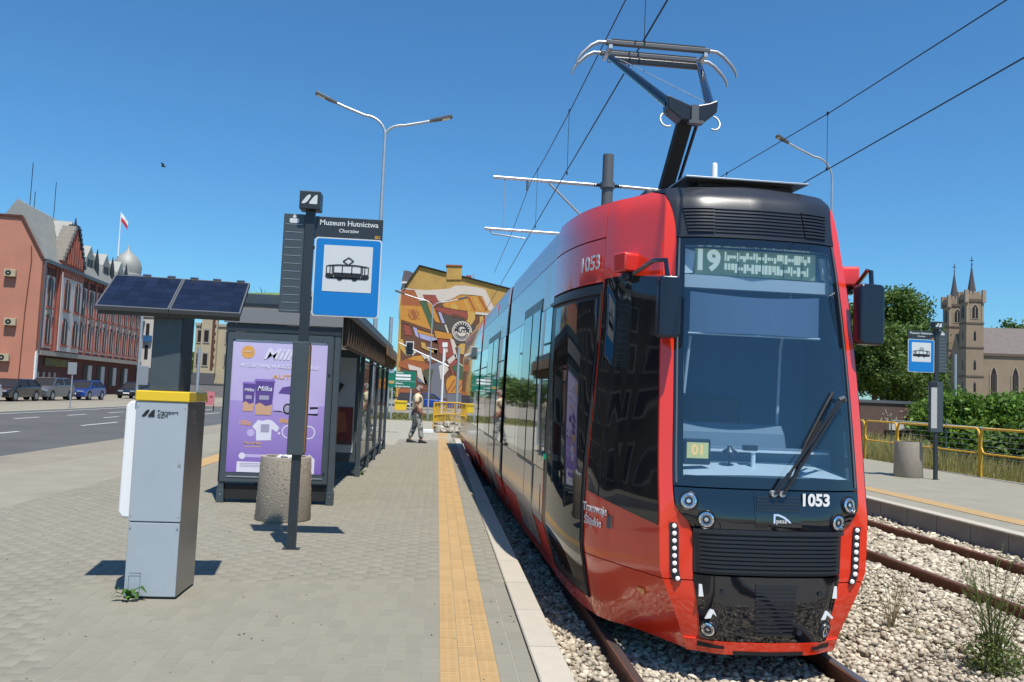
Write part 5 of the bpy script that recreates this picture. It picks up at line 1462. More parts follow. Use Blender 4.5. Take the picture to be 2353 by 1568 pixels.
# --- houses further along the street, out of the frame: the tram windows mirror them
tn = thing('tenement_row', 'dark brown tenement row along the street, seen only mirrored in the tram', 'building', (-36, -8, -.1))
MB().box(-10, 0, 0, 62, 0, 13.5).build('wall', mat('brown_render', (.10, .075, .055), .9, vary=.2, vscale=.4), tn)
MB().box(-10.2, .4, -.2, 62.2, 13.5, 14.0).build('cornice', M['stone_trim'], tn)
for j in range(20):
    for z in (1.2, 4.6, 7.7, 10.6):
        w = MB().box(0, .10, 1.2 + j * 3.05, 2.8 + j * 3.05, z, z + 2.0).build('window_frame', M['stone_trim'], tn); MB().box(.10, .11, 1.35 + j * 3.05, 2.65 + j * 3.05, z + .15, z + 1.85).build('pane', M['darkpane'], w)
# --- parked cars
def make_car(name, label, body, loc, L_=4.3, W_=1.76, H_=1.45, hatch=True, rz=0, suv=0.0):
    t = thing(name, label, 'car', loc, rz, 'cars parked in front of the brick building')
    w = W_ / 2; h = H_; b = .72 + suv
    side = [(-L_ / 2, .32), (-L_ / 2 + .02, .62 + suv * .5), (-L_ / 2 + .25, b), (-L_ / 2 + 1.05, b + .18), (L_ / 2 - .35, b + .24), (L_ / 2 - .05, b + .08), (L_ / 2, .5), (L_ / 2 - .05, .28), (-L_ / 2 + .1, .24)]
    mb = MB().prism(side, -w, w, 'x'); mb.build('body', body, t, bevel=.07, seg=3, smooth=50)
    y0, y1, y2, y3 = -L_ / 2 + 1.0, -L_ / 2 + 1.75, L_ / 2 - .75, L_ / 2 - .15
    zb = b + .17
    V = [(-w + .06, y0, zb), (w - .06, y0, zb), (w - .06, y3, zb + .05), (-w + .06, y3, zb + .05), (-w + .24, y1, h - .04), (w - .24, y1, h - .04), (w - .24, y2, h - .04), (-w + .24, y2, h - .04)]
    MB().add(V, [(0, 1, 5, 4), (1, 2, 6, 5), (2, 3, 7, 6), (3, 0, 4, 7), (4, 5, 6, 7)]).build('windows', M['darkpane'], t)
    rf_ = MB().add([(-w + .23, y1 - .05, h - .05), (w - .23, y1 - .05, h - .05), (w - .23, y2 + .06, h - .05), (-w + .23, y2 + .06, h - .05), (-w + .30, y1 + .1, h), (w - .30, y1 + .1, h), (w - .30, y2 - .1, h), (-w + .30, y2 - .1, h)],
             [(0, 1, 5, 4), (1, 2, 6, 5), (2, 3, 7, 6), (3, 0, 4, 7), (4, 5, 6, 7), (0, 3, 2, 1)]).build('roof', body, t)
    for sg in (-1, 1):
        for (ya, za, yb, zb_) in ((y0, zb, y1, h - .04), (y3, zb + .05, y2, h - .04), ((y1 + y2) / 2 - .05, zb, (y1 + y2) / 2, h - .04)):
            MB().bar((sg * (w - .055), ya, za), (sg * (w - .235), yb, zb_), .06, .07).build('pillar', body, t)
        MB().cbox(sg * (w + .08), y0 + .25, zb + .08, .18, .10, .14).build('door_mirror', body, t, bevel=.03)
        for yy in (-L_ / 2 + .82, L_ / 2 - .80):
            wh = MB().lathe([(.26, -.10), (.32, -.09), (.33, 0), (.32, .09), (.26, .10)], (sg * (w - .08), yy, .33), 20, 'x').build('wheel', M['rubber'], t, smooth=40)
            MB().lathe([(.22, -.008), (.20, .008), (.05, .014)], (sg * (w + .025), yy, .33), 14, 'x').build('rim', M['alu'], wh, smooth=30)
            MB().lathe([(.39, -.01), (.385, .01)], (sg * (w - .004), yy, .36), 20, 'x').build('wheel_arch', M['black_matt'], t)
        MB().box(sg * (w - .38) - .2, sg * (w - .38) + .2, -L_ / 2 - .01, -L_ / 2 + .15, .58 + suv * .6, .70 + suv * .7).build('headlight', M['lamp_lens'], t, bevel=.03)
        MB().box(sg * (w - .2) - .1, sg * (w - .2) + .1, L_ / 2 - .12, L_ / 2 + .01, .70, .9).build('tail_light', mat('tail_red', (.3, .01, .01), .3), t, bevel=.02)
    MB().box(-.45, .45, -L_ / 2 - .015, -L_ / 2 + .1, .36, .54).build('grille', M['black_matt'], t, bevel=.02)
    MB().box(-.26, .26, -L_ / 2 - .03, -L_ / 2 - .012, .42, .53).build('number_plate', M['white'], t)
    return t
P_ = lambda n, c: mat('car_paint_' + n, c, .28, metal=.3, coat=1.0)
make_car('parked_car', 'black parked car with bright headlights at the pink end wall', P_('black', (.010, .011, .013)), (-27.0, 55.4, -.1), H_=1.42)
make_car('parked_car', 'grey parked sport utility car beside the white pier', P_('grey', (.12, .125, .14)), (-27.0, 60.4, -.1), H_=1.58, suv=.14)
make_car('parked_car', 'bright blue parked hatchback in front of the brick shopfront', P_('blue', (.012, .055, .30)), (-26.6, 65.2, -.1), L_=3.9, H_=1.46)
make_car('parked_car', 'very dark parked car standing alone nearest the ticket machine', P_('dark', (.012, .013, .018)), (-27.0, 77.0, -.1), H_=1.45)
make_car('parked_car', 'white parked car cut by the edge of the picture', P_('white', (.55, .56, .57)), (-26.6, 49.6, -.1), H_=1.45)
make_car('parked_car', 'small blue car behind the yellow fence at the painted wall', P_('blue2', (.012, .055, .30)), (-.55, 74, -.02), rz=PI / 2, L_=3.8)
make_car('parked_car', 'dark grey car behind the yellow container', P_('dark2', (.03, .03, .04)), (-2.6, 73, -.02), rz=0)

# ================================================================== BACKGROUND, CENTRE: the painted house
struct('far_forecourt', MB().box(-18.3, 13.6, 58, 140, -.44, -.02), M['oldasphalt'])
mh = thing('painted_house', 'tall house with an orange and brown mural covering its gable wall', 'building', (0, 85, 0))
def mp(x, y, z5=False):
    k, oy = (.17857, 840) if z5 else (.14450, 640)
    sx, sy = 960 + k * x, oy + k * y
    return (-6.15 + (sx - 960) * .041197 + (sy - 640) * .002071, 15.296 + (sx - 960) * .002312 - (sy - 640) * .04076)
wall = [mp(350, 560), mp(605, 185), mp(1070, 312), mp(1335, 375), mp(2215, 610), mp(2260, 640), (8.6, -.05), (-4.25, -.05), mp(262, 900), mp(300, 600)]
M['m_yel'] = mat('mural_yellow', (.48, .285, .075), .85, vary=.16, vscale=.9, dirt=.75, dcol=(.27, .18, .07), dscale=.8)
M['m_white'] = mat('mural_white', (.62, .53, .45), .85, vary=.06); M['m_or'] = mat('mural_orange', (.54, .24, .04), .85, vary=.14, vscale=.8)
M['m_rust'] = mat('mural_rust', (.36, .11, .04), .85, vary=.15); M['m_red'] = mat('mural_red', (.30, .07, .05), .85, vary=.1)
M['m_brown'] = mat('mural_brown', (.14, .060, .034), .85, vary=.15); M['m_dark'] = mat('mural_dark_grey', (.080, .070, .060), .85)
M['m_green'] = mat('mural_green', (.065, .115, .055), .85); M['m_olive'] = mat('mural_olive', (.085, .085, .04), .85); M['m_lil'] = mat('mural_lilac', (.38, .37, .55), .85)
M['m_grey'] = mat('mural_grey', (.16, .16, .19), .85); M['m_gold'] = mat('mural_gold', (.56, .33, .08), .85)
MB().prism(wall, 0, 9, 'y').build('gable_wall', M['m_yel'], mh)
def mural(pts, m, lv, z5=False, name='mural_shape'):
    return MB().prism([mp(*p, z5) for p in pts], -.012 * lv, -.012 * lv + .011, 'y').build(name, M[m], mh)
mural([(300, 600), (520, 600), (700, 650), (1150, 760), (1700, 720), (1880, 960), (1880, 1250), (2250, 1250), (2260, 2700), (262, 2700)], 'm_brown', 1, name='mural_ground')
mural([(345, 562), (520, 588), (700, 603), (1000, 590), (1120, 578), (1220, 525), (1400, 528), (1600, 556), (1740, 592), (1880, 900), (2030, 905), (2010, 1010), (1860, 1020), (1790, 950), (1690, 715), (1500, 690), (1310, 680), (1150, 765), (1010, 808), (920, 800), (880, 690), (660, 682), (700, 792), (600, 788), (522, 602), (345, 588)], 'm_white', 3, name='white_band')
mural([(340, 588), (522, 602), (600, 800), (640, 884), (290, 868), (306, 620)], 'm_rust', 2)
mural([(290, 868), (640, 884), (805, 1300), (286, 1112)], 'm_or', 2)
mural([(505 + 92 * math.cos(a), 1030 + 90 * math.sin(a)) for a in np.linspace(0, 2 * PI, 20, endpoint=False)], 'm_rust', 3)
for dx in (-62, 44): mural([(470 + dx, 930), (490 + dx, 935), (560 + dx, 1100), (535 + dx, 1105)], 'm_or', 4)
mural([(610, 790), (740, 812), (865, 1060), (845, 1300), (800, 1290), (640, 880)], 'm_green', 2)
mural([(662, 690), (880, 696), (950, 830), (860, 905), (790, 800), (720, 800)], 'm_red', 4)
mural([(735, 815), (810, 800), (960, 1180), (880, 1160), (800, 1010)], 'm_or', 4)
mural([(1000, 850), (1150, 772), (1310, 690), (1690, 722), (1790, 950), (1860, 1012), (1430, 975), (1030, 905)], 'm_or', 2)
for k in range(4): mural([(1330 + k * 95, 712 + k * 3), (1370 + k * 95, 715 + k * 3), (1480 + k * 100, 965), (1440 + k * 100, 960)], 'm_rust' if k % 2 else 'm_gold', 3)
mural([(1145, 850), (1220, 835), (1270, 900), (1260, 950), (1150, 930)], 'm_gold', 3)
mural([(880, 905), (1080, 930), (1425, 990), (1440, 1130), (1200, 1085), (1070, 1030), (900, 965)], 'm_red', 3)
mural([(1190, 1010), (1440, 1110), (1400, 1140), (1150, 1040)], 'm_brown', 4)
mural([(1000, 1020), (1080, 1035), (1400, 1140), (1700, 1325), (1600, 1400), (1450, 1550), (1210, 1560), (1160, 1360), (1040, 1200)], 'm_dark', 3)
mural([(860, 1200), (1040, 1220), (1130, 1350), (870, 1290)], 'm_dark', 3)
mural([(925, 985), (975, 1000), (1040, 1180), (995, 1190)], 'm_lil', 4); mural([(1030, 1210), (1060, 1210), (1110, 1355), (1085, 1370)], 'm_white', 4)
mural([(1430, 975), (1562, 990), (1562, 1120), (1490, 1225), (1400, 1140), (1440, 1085)], 'm_gold', 4)
mural([(1640, 1070), (1705, 1062), (1702, 1170), (1625, 1310), (1568, 1262), (1640, 1180)], 'm_gold', 4)
mural([(1555, 990), (1900, 1015), (1870, 1068), (1560, 1030)], 'm_white', 4); mural([(1735, 1065), (1765, 1068), (1780, 1140), (1860, 1150), (1830, 1195), (1760, 1190)], 'm_white', 4)
cx, cz = mp(1332, 1325)
for r, m_, lv in ((1.02, 'm_white', 5), (.90, 'm_dark', 6), (.86, 'm_white', 7)):
    MB().prism(circ(cx, cz, r, 36), -.012 * lv, -.012 * lv + .011, 'y').build('emblem_disc', M[m_], mh)
for k in range(9):
    a = PI * (k + .5) / 9; T = Matrix.Translation((cx + .62 * math.cos(a), -.098, cz + .06 + .62 * math.sin(a))) @ Matrix.Rotation(-a, 4, 'Y')
    MB().box(-.10, .16, 0, .01, -.07, .07, T).build('gear_tooth', M['ironblack'], mh)
pts = [(cx + .56 * math.cos(a), cz + .06 + .56 * math.sin(a)) for a in np.linspace(.05, PI - .05, 18)] + [(cx + .42 * math.cos(a), cz + .06 + .42 * math.sin(a)) for a in np.linspace(PI - .05, .05, 18)]
MB().prism(pts, -.100, -.09, 'y').build('gear_rim', M['ironblack'], mh)
for r in (.72, .58): 
    pts = [(cx + r * math.cos(a), cz - .05 + r * math.sin(a)) for a in np.linspace(PI + .35, 2 * PI - .35, 18)] + [(cx + (r - .07) * math.cos(a), cz - .05 + (r - .07) * math.sin(a)) for a in np.linspace(2 * PI - .35, PI + .35, 18)]
    MB().prism(pts, -.100, -.09, 'y').build('emblem_arc', M['ironblack'], mh)
text('emblem_lettering', 'HUTA', .52, (cx, -.105, cz + .02), FRONT, M['ironblack'], mh, bold=.02, sx=1.1)
for (x, y, r) in ((1560, 1480, .85),):
    c = mp(x, y); MB().prism(circ(c[0], c[1], r), -.06, -.05, 'y').build('mural_disc', M['m_gold'], mh)
c = mp(1090, 205, True); MB().prism(circ(c[0], c[1], .56), -.06, -.05, 'y').build('mural_disc', M['m_gold'], mh)
mural([(490, 1245), (560, 1270), (595, 1440), (540, 1400)], 'm_lil', 3); mural([(590, 1350), (900, 1450), (920, 1540), (620, 1445)], 'm_lil', 3)
mural([(290, 1130), (830, 1310), (860, 1370), (300, 1180)], 'm_brown', 3); mural([(330, 1180), (430, 1210), (480, 1400), (360, 1380)], 'm_red', 3)
mural([(560, 1290), (850, 1380), (850, 1430), (580, 1350)], 'm_or', 4); mural([(860, 1310), (1150, 1370), (1170, 1470), (880, 1440)], 'm_or', 4)
mural([(1150, 1460), (1190, 1475), (1240, 1600), (1200, 1620)], 'm_white', 4)
q = True
mural([(200, 60), (260, 60), (310, 300), (215, 180)], 'm_gold', 3, q); mural([(330, 330), (560, 390), (640, 440), (560, 520), (330, 480), (205, 440), (205, 380)], 'm_rust', 3, q)
mural([(400, 300), (520, 290), (560, 380), (320, 340)], 'm_or', 4, q); mural([(355, 270), (430, 200), (455, 240), (390, 290)], 'm_white', 5, q)
mural([(510, 100), (570, 120), (575, 190), (740, 215), (740, 280), (620, 230), (520, 180)], 'm_gold', 5, q); mural([(575, 165), (740, 205), (735, 280), (690, 260), (680, 225), (600, 200)], 'm_white', 5, q)
mural([(505, 262), (660, 300), (640, 375), (605, 370), (600, 335), (570, 330), (560, 350)], 'm_white', 5, q)
mural([(330, 410), (510, 468), (560, 690), (460, 580), (455, 500), (345, 490)], 'm_white', 5, q)
mural([(560, 480), (680, 490), (640, 700), (560, 690), (520, 560)], 'm_olive', 4, q); mural([(640, 420), (790, 380), (860, 900), (640, 900)], 'm_grey', 3, q)
mural([(200, 750), (400, 750), (300, 880), (190, 910)], 'm_rust', 4, q); mural([(440, 580), (560, 590), (600, 690), (470, 660)], 'm_grey', 4, q)
mural([(600, 100), (780, 60), (940, 90), (1000, 300), (880, 330), (750, 250), (760, 130)], 'm_red', 3, q)
mural([(915, 65), (945, 60), (1000, 270), (1050, 420), (1030, 430), (960, 270)], 'm_white', 5, q); mural([(810, 225), (870, 190), (885, 235), (850, 260), (850, 370), (825, 370)], 'm_white', 5, q)
mural([(870, 360), (985, 270), (1000, 320), (900, 425)], 'm_white', 5, q); mural([(755, 440), (850, 395), (890, 490), (780, 640)], 'm_white', 4, q)
mural([(890, 425), (1005, 330), (1020, 400), (930, 460), (1000, 600), (940, 560)], 'm_red', 5, q)
mural([(1005, 405), (1240, 545), (1225, 690), (1050, 640), (930, 470)], 'm_green', 5, q); mural([(1040, 400), (1250, 545), (1245, 560), (1035, 415)], 'm_white', 6, q)
mural([(1090, 330), (1250, 350), (1400, 420), (1300, 540), (1090, 420)], 'm_or', 4, q); mural([(1150, 315), (1250, 310), (1250, 400), (1160, 380)], 'm_green', 5, q)
mural([(870, 620), (940, 570), (1010, 600), (1220, 700), (1220, 820), (870, 825), (850, 700)], 'm_or', 4, q)
for k in range(6): mural([(860 + k * 60, 800), (880 + k * 60, 810), (980 + k * 60, 640 + k * 12), (965 + k * 60, 632 + k * 12)], 'm_rust', 5, q)
mural([(860, 830), (1230, 820), (1260, 1000), (870, 1000)], 'm_grey', 2, q)
# chimneys and roof line
ch = [mp(1075, 170), mp(1335, 180), mp(1335, 420), mp(1075, 420)]
MB().prism(ch, -.10, 1.2, 'y').build('chimney', M['m_yel'], mh)
MB().prism([mp(1065, 158), mp(1345, 168), mp(1345, 186), mp(1065, 178)], -.2, 1.3, 'y').build('chimney_cap', M['m_rust'], mh)
for a, b, c_, d_ in ((1430, 270, 1525, 430), (1690, 385, 1815, 500)):
    MB().prism([mp(a, b), mp(c_, b + 8), mp(c_, d_), mp(a, d_)], 3, 4.5, 'y').build('chimney', M['m_red'], mh)
MB().prism([mp(1550, 240), mp(1580, 242), mp(1580, 430), mp(1550, 430)], 3, 3.3, 'y').build('flue', M['zinc'], mh)
for a, b in (((605, 180), (1070, 305)), ((1335, 370), (2215, 605)), ((350, 560), (605, 180))):
    p, q_ = mp(*a), mp(*b); MB().bar((p[0], 1.5, p[1] + .06), (q_[0], 1.5, q_[1] + .06), 3.4, .10, (0, 0, 1)).build('roof_edge', M['ironblack'], mh)
tr_ = thing('turret_roof', 'grey turret roof at the corner of the painted house', 'turret', (0, 88, 0))
x0, z0 = mp(290, 430); x1, z1 = mp(540, 280)
MB().prism([mp(285, 410), mp(440, 415), mp(540, 285), mp(430, 220), mp(325, 205)], -1, 3, 'y').build('slates', mat('grey_slates', (.13, .115, .12), .8), tr_)
MB().prism([mp(285, 410), mp(440, 415), mp(430, 440), mp(290, 440)], -1.2, 3, 'y').build('eaves', M['white'], tr_)
MB().prism([mp(300, 440), mp(420, 440), mp(300, 620), mp(260, 2600), mp(240, 2600), mp(232, 640)], -.9, 3, 'y').build('corner_wall', M['plaster'], tr_)

# signs, signals, container, fence at the end of the platform
gs = thing('direction_sign', 'green direction sign board on two posts beyond the shelter', 'road sign', (-1.95, 45, 0))
M['sgreen'] = mat('sign_green', (.005, .16, .10), .45)
MB().box(-.76, .74, -.03, 0, 1.72, 2.62).build('board', M['sgreen'], gs)
for x in (-.5, .5): MB().box(x - .04, x + .04, 0, .08, 0, 2.6).build('post', M['zinc'], gs)
text('lettering', 'Bytom', .14, (-.32, -.035, 2.53), FRONT, M['whiteflat'], gs, 'LEFT', bold=.003)
for z in (2.32, 2.14): MB().box(-.34, .46, -.036, -.03, z, z + .12).build('route_panel', M['whiteflat'], gs)
MB().box(-.74, .72, -.034, -.03, 2.06, 2.07).build('divider', M['whiteflat'], gs)
text('lettering', 'Gliwice', .13, (-.34, -.035, 1.95), FRONT, M['whiteflat'], gs, 'LEFT', bold=.003)
text('lettering', 'Świętochłowice', .12, (-.34, -.035, 1.79), FRONT, M['whiteflat'], gs, 'LEFT', bold=.003)
MB().box(-.70, -.42, -.036, -.03, 1.93, 2.05).build('route_number', M['m_gold'], gs); MB().box(-.70, -.44, -.036, -.03, 2.5, 2.6).build('symbol', M['m_lil'], gs)
tl = thing('traffic_light', 'black traffic light on a slanting white mast arm before the mural', 'traffic light', (.28, 55, 0))
MB().tube([(0, 0, 0), (0, 0, 4.7)], .075, 10).build('pole', M['white'], tl, smooth=60)
MB().tube([(.35, 0, 3.3), (-3.0, 0, 4.72)], [.055, .04], 8).build('mast_arm', M['white'], tl, smooth=60)
hd = MB().box(-2.48, -2.05, -.12, .06, 3.98, 4.78).build('signal_head', M['ironblack'], tl, bevel=.04)
MB().box(-2.53, -2.0, .062, .08, 3.92, 4.84).build('back_board', M['whiteflat'], tl)
for k in range(3): MB().lathe([(.10, 0), (.10, -.08)], (-2.265, -.12, 4.14 + k * .24), 14, 'y').build('signal_lens', M['black_satin'], hd)
MB().cbox(.05, 0, 4.72, .34, .2, .3).build('camera_box', M['white'], tl)
sign_pole((1.15, 50, 0), 4.3, 'thick grey post on a pale base before the painted wall', None, .085)
sign_pole((-2.75, 46, 0), 5.6, 'dark blue-grey post right of the shelter roof', None, .10)
yc = thing('grit_container', 'yellow grit container on the verge beside the walking man', 'container', (-2.95, 68, -.02))
MB().prism([(-.46, 0), (.46, 0), (.50, .62), (-.50, .62)], -.35, .35, 'y').build('bin_body', M['yellow'], yc, bevel=.03); MB().prism([(-.53, .62), (.53, .62), (.50, .78), (-.50, .80)], -.40, .38, 'y').build('lid', M['yellow'], yc, bevel=.02)
fb = thing('barred_fence', 'yellow barred guard fence curving round the end of the platform', 'fence', (0, 33.2, 0))
cp_ = [(-.12, 0), (-.10, .5), (-.05, 1.1), (.10, 1.9), (.35, 2.7), (.75, 3.3), (1.25, 3.7), (1.9, 3.9)]
for z, r in ((1.12, .035), (.62, .025), (.14, .025)): MB().tube([(x, y, z) for x, y in cp_], r, 8).build('rail', M['yellow_rail'], fb, smooth=60)
cum = [0]
for a, b in zip(cp_[:-1], cp_[1:]): cum.append(cum[-1] + math.dist(a, b))
s_ = .0
while s_ < cum[-1]:
    i = max(j for j in range(len(cum) - 1) if cum[j] <= s_); t = (s_ - cum[i]) / (cum[i + 1] - cum[i])
    x, y = lerp(cp_[i][0], cp_[i + 1][0], t), lerp(cp_[i][1], cp_[i + 1][1], t)
    k_ = int(round(s_ / .14)) % 10 == 0
    MB().tube([(x, y, -.02 if k_ else .14), (x, y, 1.12)], .032 if k_ else .013, 6).build('post' if k_ else 'bar', M['yellow_rail'], fb); s_ += .14
rb_ = thing('rubble_heap', 'heap of pale broken concrete lying where the platform ends', 'rubble', (.75, 33.0, 0))
n = 420
P = np.stack([RNG.uniform(-.75, .8, n), RNG.uniform(-.8, 1.6, n), np.zeros(n)], 1); P[:, 2] = .36 * np.exp(-((P[:, 1] - .5) / 1.0) ** 2) * RNG.uniform(.3, 1, n)
q = link('broken_concrete', stones(P, .095, 'broken_concrete', mat('pale_rubble', (.40, .36, .29), .9, isl=.3, hue=(.2, .16, .11)), .36), rb_); q['kind'] = 'stuff'
wb = thing('white_block', 'low white concrete block at the foot of the barred fence', 'concrete block', (-.28, 31.6, 0))
MB().box(-.25, .18, -.15, .15, 0, .14).build('block', M['white'], wb, bevel=.02)
# ================================================================== RIGHT SIDE: barriers, shrubs, church, trees
def yellow_barrier(y0, x0, y1, x1, label):
    t = thing('yellow_barrier', label, 'barrier', (x0, y0, -.05), math.atan2(-(x1 - x0), y1 - y0), 'yellow tube barriers behind the far platform')
    L_ = math.dist((x0, y0), (x1, y1)) - .07
    r = .16
    pts = [(0, .03, 0), (0, .03, 1.25 - r)] + [(0, .03 + r - r * math.cos(a), 1.25 - r + r * math.sin(a)) for a in np.linspace(.2, PI / 2, 5)] + [(0, .03 + L_ - r + r * math.sin(a), 1.25 - r + r * math.cos(a)) for a in np.linspace(0, PI / 2, 5)] + [(0, .03 + L_, 0)]
    MB().tube(pts, .031, 10).build('frame', M['yellow_rail'], t, smooth=60)
    q = [(0, .05, .80)] + [(0, .05 + .12 - .12 * math.cos(a), .68 - .05 + .0 - .12 * math.sin(a) + .12) for a in np.linspace(.2, PI / 2, 4)]
    MB().tube([(0, .04, .78), (0, .10, .66), (0, .2, .63), (0, L_ - .15, .63), (0, L_ - .05, .66), (0, L_ + .02, .78)], .024, 8).build('lower_rail', M['yellow_rail'], t, smooth=60)
ys = [(15.5, 13.52), (17.65, 13.58), (19.8, 13.645), (21.9, 13.77), (24.0, 13.885), (26.15, 14.02), (28.3, 14.15), (30.4, 14.28)]
names = ['yellow tube barrier at the edge of the picture', 'yellow tube barrier in front of the leafy shrubs', 'yellow tube barrier behind the far stop sign post', 'yellow tube barrier behind the far litter bin',
         'yellow tube barrier just beside the tram mirror', 'yellow tube barrier half hidden by the tram', 'yellow tube barrier wholly behind the tram flank']
for (a, b), (c, d), nm in zip(ys[:-1], ys[1:], names): yellow_barrier(a, b, c, d, nm)

mf = thing('mesh_fence', 'low pale green wire mesh fence behind the yellow barriers', 'fence', (15.1, 18.5, -.07))
MB().tube([(0, 0, 1.22), (.3, 8.5, 1.30)], .022, 8).build('top_rail', mat('pale_rail', (.42, .47, .44), .5), mf)
for y in (1.2, 1.4, 5.2, 8.4): MB().tube([(.03 * y, y, 0), (.03 * y, y, 1.45)], .022, 8).build('post', mat('green_post', (.10, .16, .13), .5), mf)
for z in np.arange(.15, 1.2, .15): MB().tube([(0, 0, z), (.3, 8.5, z)], .004, 4).build('mesh_wire', M['zinc'], mf)

M['leaf'] = leafmat('green_leaf', (.17, .29, .040), .5, .35, hue=(.075, .15, .022)); M['leafdark'] = leafmat('dark_leaf', (.075, .14, .026), .5, .28, hue=(.11, .16, .035))
M['leafoak'] = leafmat('tree_leaf', (.125, .205, .036), .5, .3, hue=(.06, .11, .024)); M['bark'] = mat('bark', (.10, .075, .055), .95, vary=.3, vscale=4, bump=.6, bscale=15)
def blob_pts(blobs, k, shell=.55):
    """k points scattered through lumpy ellipsoids [(centre, radii)], denser near the surface"""
    w = np.array([b[1][0] * b[1][1] * b[1][2] for b in blobs]) ** .8; w /= w.sum()
    idx = RNG.choice(len(blobs), k, p=w)
    d = RNG.normal(size=(k, 3)); d /= np.linalg.norm(d, axis=1)[:, None]
    r = RNG.uniform(shell ** 3, 1, k) ** (1 / 3) * (1 + RNG.normal(0, .05, k))
    C = np.array([b[0] for b in blobs])[idx]; S = np.array([b[1] for b in blobs])[idx]
    return C + d * r[:, None] * S
def clumped(blobs, n_clump, per, spread, shell=.6):
    c = blob_pts(blobs, n_clump, shell)
    return (c[:, None, :] + RNG.normal(0, spread, (n_clump, per, 3)) * np.array([1, 1, .7])).reshape(-1, 3)
def tree(name, label, loc, h, cr, seed, leafm, nclump=420, per=26, lsize=.16, group='trees by the church', cat='tree'):
    t = thing(name, label, cat, loc, 0, group)
    rr = random.Random(seed)
    tk = MB(); th_ = h * .42
    tk.tube([(0, 0, -.3), (.05, 0, th_ * .5), (.1, .05, th_), (.15, 0, h * .75)], [h * .03, h * .024, h * .018, h * .006], 9)
    blobs = []
    for k in range(13):
        a = rr.uniform(0, 2 * PI); q = rr.uniform(.15, .85) * cr; z = rr.uniform(.36, .88) * h
        lim = cr * math.sqrt(max(.05, 1 - ((z - .58 * h) / (.50 * h)) ** 2)); q = min(q, lim * .8)
        c = (q * math.cos(a), q * math.sin(a), z); s = rr.uniform(.26, .42) * cr
        blobs.append((c, (s, s, s * .85)))
        tk.tube([(.05, 0, th_ * rr.uniform(.6, 1)), tuple(Vector((0, 0, th_)).lerp(Vector(c), .6)), c], [h * .012, h * .008, h * .003], 6)
    blobs.append(((0, 0, h * .80), (cr * .5, cr * .5, h * .18))); blobs.append(((0, 0, h * .5), (cr * .75, cr * .75, h * .2)))
    tk.build('trunk', M['bark'], t, smooth=60)
    me = leaves(nclump * per, lambda k: clumped(blobs, nclump, per, lsize * 1.7), lsize, 'crown', leafm)
    link('crown', me, t)
    return t
tree('broadleaf_tree', 'tall broadleaf tree right behind the tram mirror', (39.7, 70, 0), 12.6, 4.6, 1, M['leafoak'], 900, 30, .20)
tree('broadleaf_tree', 'dark tree hiding the foot of the church towers', (44.0, 79, 0), 10.0, 4.0, 2, M['leafdark'], 800, 28, .20)
tree('broadleaf_tree', 'lower tree partly hidden by the tram flank', (35.0, 64, 0), 9.0, 4.0, 3, M['leafdark'], 600, 26, .19)
tree('broadleaf_tree', 'small light green tree between the stop sign and the towers', (39.6, 66, 0), 7.4, 2.4, 5, M['leafoak'], 380, 24, .18)
tree('broadleaf_tree', 'rounded tree in front of the nave windows at the edge of the picture', (89.5, 115, 0), 9.2, 2.4, 8, M['leafdark'], 420, 24, .24)
tree('broadleaf_tree', 'distant light green tree above the church roof', (139, 190, 0), 25.0, 7.5, 9, M['leafoak'], 420, 22, .45)
tree('broadleaf_tree', 'distant dark tree above the church roof at the edge of the picture', (152, 192, 0), 25.0, 7.5, 10, M['leafdark'], 420, 22, .45)
def shrub(loc, h, r, label, seed, leafm, n=420, ls=.10, group='leafy shrubs behind the mesh fence'):
    t = thing('leafy_shrub', label, 'shrub', loc, 0, group); rr = random.Random(seed)
    st = MB(); blobs = []
    for k in range(10):
        a = rr.uniform(0, 2 * PI); q = rr.uniform(0, .75) * r; z = rr.uniform(.3, .85) * h
        c = (q * math.cos(a), q * math.sin(a), z); s = rr.uniform(.35, .5) * r; blobs.append((c, (s, s, s * .8)))
        st.tube([(q * .2 * math.cos(a), q * .2 * math.sin(a), 0), (c[0] * .6, c[1] * .6, z * .6), c], [.03, .02, .008], 5)
    st.build('stems', M['bark'], t)
    link('foliage', leaves(0 + n * 26, lambda k: clumped(blobs, n, 26, ls * 1.9), ls, 'foliage', leafm), t)
shrub((17.7, 26.0, -.07), 2.25, 1.45, 'bright green leafy shrub just right of the far stop sign', 11, M['leaf'], 520)
shrub((19.9, 26.3, -.07), 2.35, 1.6, 'bright green leafy shrub at the edge of the picture', 12, M['leaf'], 560)
shrub((16.6, 22.3, -.07), 1.15, .85, 'low leafy shrub behind the yellow barrier', 13, M['leafdark'], 240)
shrub((15.6, 18.9, -.07), 1.05, .8, 'low dark leafy shrub cut by the edge of the picture', 14, M['leafdark'], 220)
shrub((22.5, 29.5, -.07), 2.5, 1.7, 'leafy shrub at the back of the row', 15, M['leaf'], 420, .09)
shrub((27.6, 44.0, -.07), 2.4, 1.3, 'light green bush growing over the brick boundary wall', 16, M['leaf'], 240, .10)
shrub((30.5, 43.0, -.07), 2.3, 1.5, 'dark green bush at the end of the brick boundary wall', 17, M['leafdark'], 300, .10)

